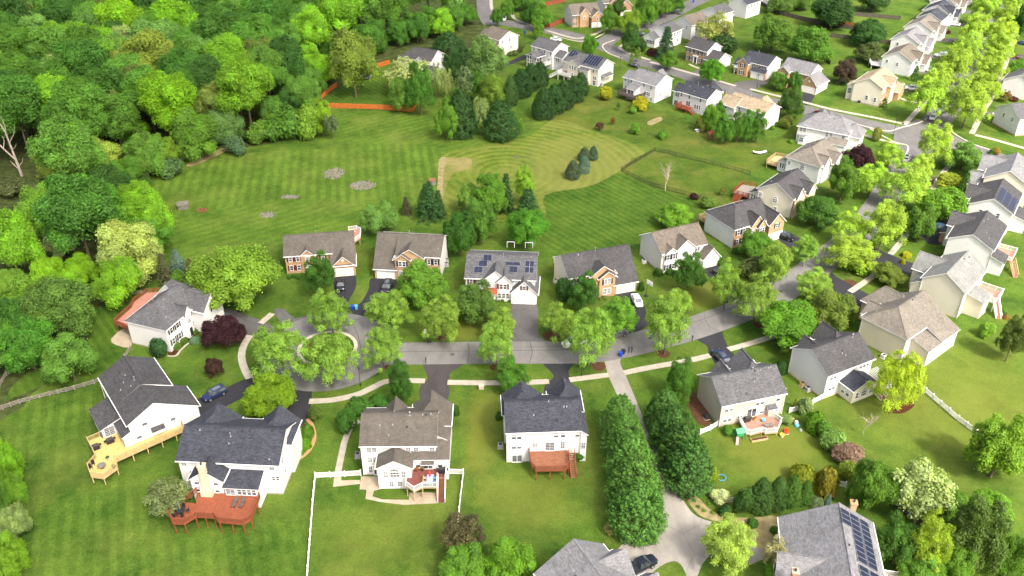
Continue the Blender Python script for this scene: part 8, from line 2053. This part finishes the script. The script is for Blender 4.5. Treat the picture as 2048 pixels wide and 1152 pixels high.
p = at(1396, 263); pt = tag(empty('picnic_table', (p.x, p.y, 0), .3), 'white picnic table beside the olive shrub on the far green', 'table'); m = MB(); m.box(-.9, .9, -.4, .4, .7, .76); m.build('table_top', M['white_plastic'], pt); m = MB(); m.box(-.9, .9, -.85, -.6, .42, .47); m.box(-.9, .9, .6, .85, .42, .47); m.build('seat', M['white_plastic'], pt); m = MB()
for x in (-.6, .6): m.bar((x, -.7, 0), (x, 0, .7), .06); m.bar((x, .7, 0), (x, 0, .7), .06)
m.build('leg', M['white_plastic'], pt)
p = at(963, 777); tb = tag(empty('utility_box', (p.x, p.y, 0)), 'green utility box by the sidewalk of the charcoal-roofed house', 'utility box'); m = MB(); m.box(-.5, .5, -.4, .4, 0, .8); m.build('case', M['curb'], tb); m = MB(); m.box(-.53, .53, -.43, .43, .8, .86); m.build('lid', M['curb'], tb)
p = at(808, 204); sp_ = tag(empty('tree_stump', (p.x - 1.0, p.y - 1.5, 0)), 'pale flat stump on the lawn of the orange-fenced yard', 'stump'); m = MB(); m.lathe([(.9, 0), (.75, .3), (.02, .32)], 10); m.build('wood', M['wood_pale'], sp_)

# ------------------------------------------------------------------ the drifting cloud that dims the sun over the left and middle of the place
def cloud_mat():
    t = NT('thin_cloud'); g = t.geo()
    f = t.ramp(t.noise(.006, g, 4, .6), [(.3, (.26,) * 3), (.7, (.42,) * 3)])
    tr, tl, mx = t.n('BsdfTransparent'), t.n('BsdfTranslucent'), t.n('MixShader')
    tl.inputs[0].default_value = (.9, .9, .92, 1)
    t.l(f, mx.inputs[0]); t.l(tr.outputs[0], mx.inputs[1]); t.l(tl.outputs[0], mx.inputs[2]); t.l(mx.outputs[0], t.out.inputs[0])
    return t.mat
cb = MB(); CZ = 520.0; sx, sy_ = dv.x / dv.z * CZ, dv.y / dv.z * CZ
edge_c = [(30, -120), (38, 60), (60, 150), (70, 220), (95, 300), (125, 380), (150, 520), (-100, 700), (-420, 640), (-520, 300), (-480, -80), (-250, -260), (-60, -220)]
oc = smooth_line(edge_c, 6, True); n_ = len(oc); cx_, cy_ = -180, 200
for r_, z_ in ((0, 40), (.55, 34), (.85, 18), (1.0, 0)):
    for i, p in enumerate(oc):
        w_ = 1 + .03 * math.sin(i * 1.7) * (r_ > .5)
        cb.v.append((cx_ + (p[0] - cx_) * r_ * w_ + sx, cy_ + (p[1] - cy_) * r_ * w_ + sy_, CZ + z_ + 6 * math.sin(i * .9 + r_ * 5)))
for k_ in range(3):
    for i in range(n_):
        a, b_ = k_ * n_ + i, k_ * n_ + (i + 1) % n_; cb.f.append((a, a + n_, b_ + n_, b_)); cb.m.append(0)
base = len(cb.v)
for r_, z_ in ((.9, -12), (0, -16)):
    for i, p in enumerate(oc): cb.v.append((cx_ + (p[0] - cx_) * r_ + sx, cy_ + (p[1] - cy_) * r_ + sy_, CZ + z_ + 3 * math.sin(i * 1.3)))
for i in range(n_):
    j = (i + 1) % n_
    cb.f.append((3 * n_ + i, base + i, base + j, 3 * n_ + j)); cb.f.append((base + i, base + n_ + i, base + n_ + j, base + j)); cb.m += [0, 0]
tag(cb.build('cloud', cloud_mat(), smooth=True), kind='structure')

# ------------------------------------------------------------------ wear on the road: manholes, drains and tar seams
def manhole(px, py, label):
    p = at(px, py); r = tag(empty('manhole', (p.x, p.y, .031)), label, 'manhole', 'manhole covers'); m = MB(); m.lathe([(.42, 0), (.42, .008), (.36, .010)], 16); m.build('rim', M['dark_metal'], r); m = MB(); m.lathe([(.35, .006), (.34, .012), (.02, .012)], 16); m.build('cover', M['wood_dark'], r)
for q in ((583, 641, 'manhole cover on the grey stub beside the turning circle'), (905, 709, 'manhole cover on the road opposite the grey-brown roofed house'), (1562, 583, 'manhole cover at the road bend'), (1300, 676, 'manhole cover near the mailboxes')): manhole(*q)
def seam(px, w=.09): 
    o = strip_mb(smooth_line(gpx(px), 5), w, .0335, .0335).build('tar_seam', M['drive_black']); tag(o, kind='structure')
for q in ([(760, 704), (860, 703), (960, 702), (1060, 701), (1160, 699)], [(935, 685), (938, 705), (934, 727)], [(1060, 684), (1064, 706), (1058, 727)], [(1330, 662), (1400, 641), (1470, 613)], [(1410, 640), (1418, 652), (1432, 660)], [(700, 640), (715, 668), (722, 700)], [(560, 676), (575, 710), (600, 738)], [(1600, 552), (1615, 562), (1620, 575)]): seam(q)
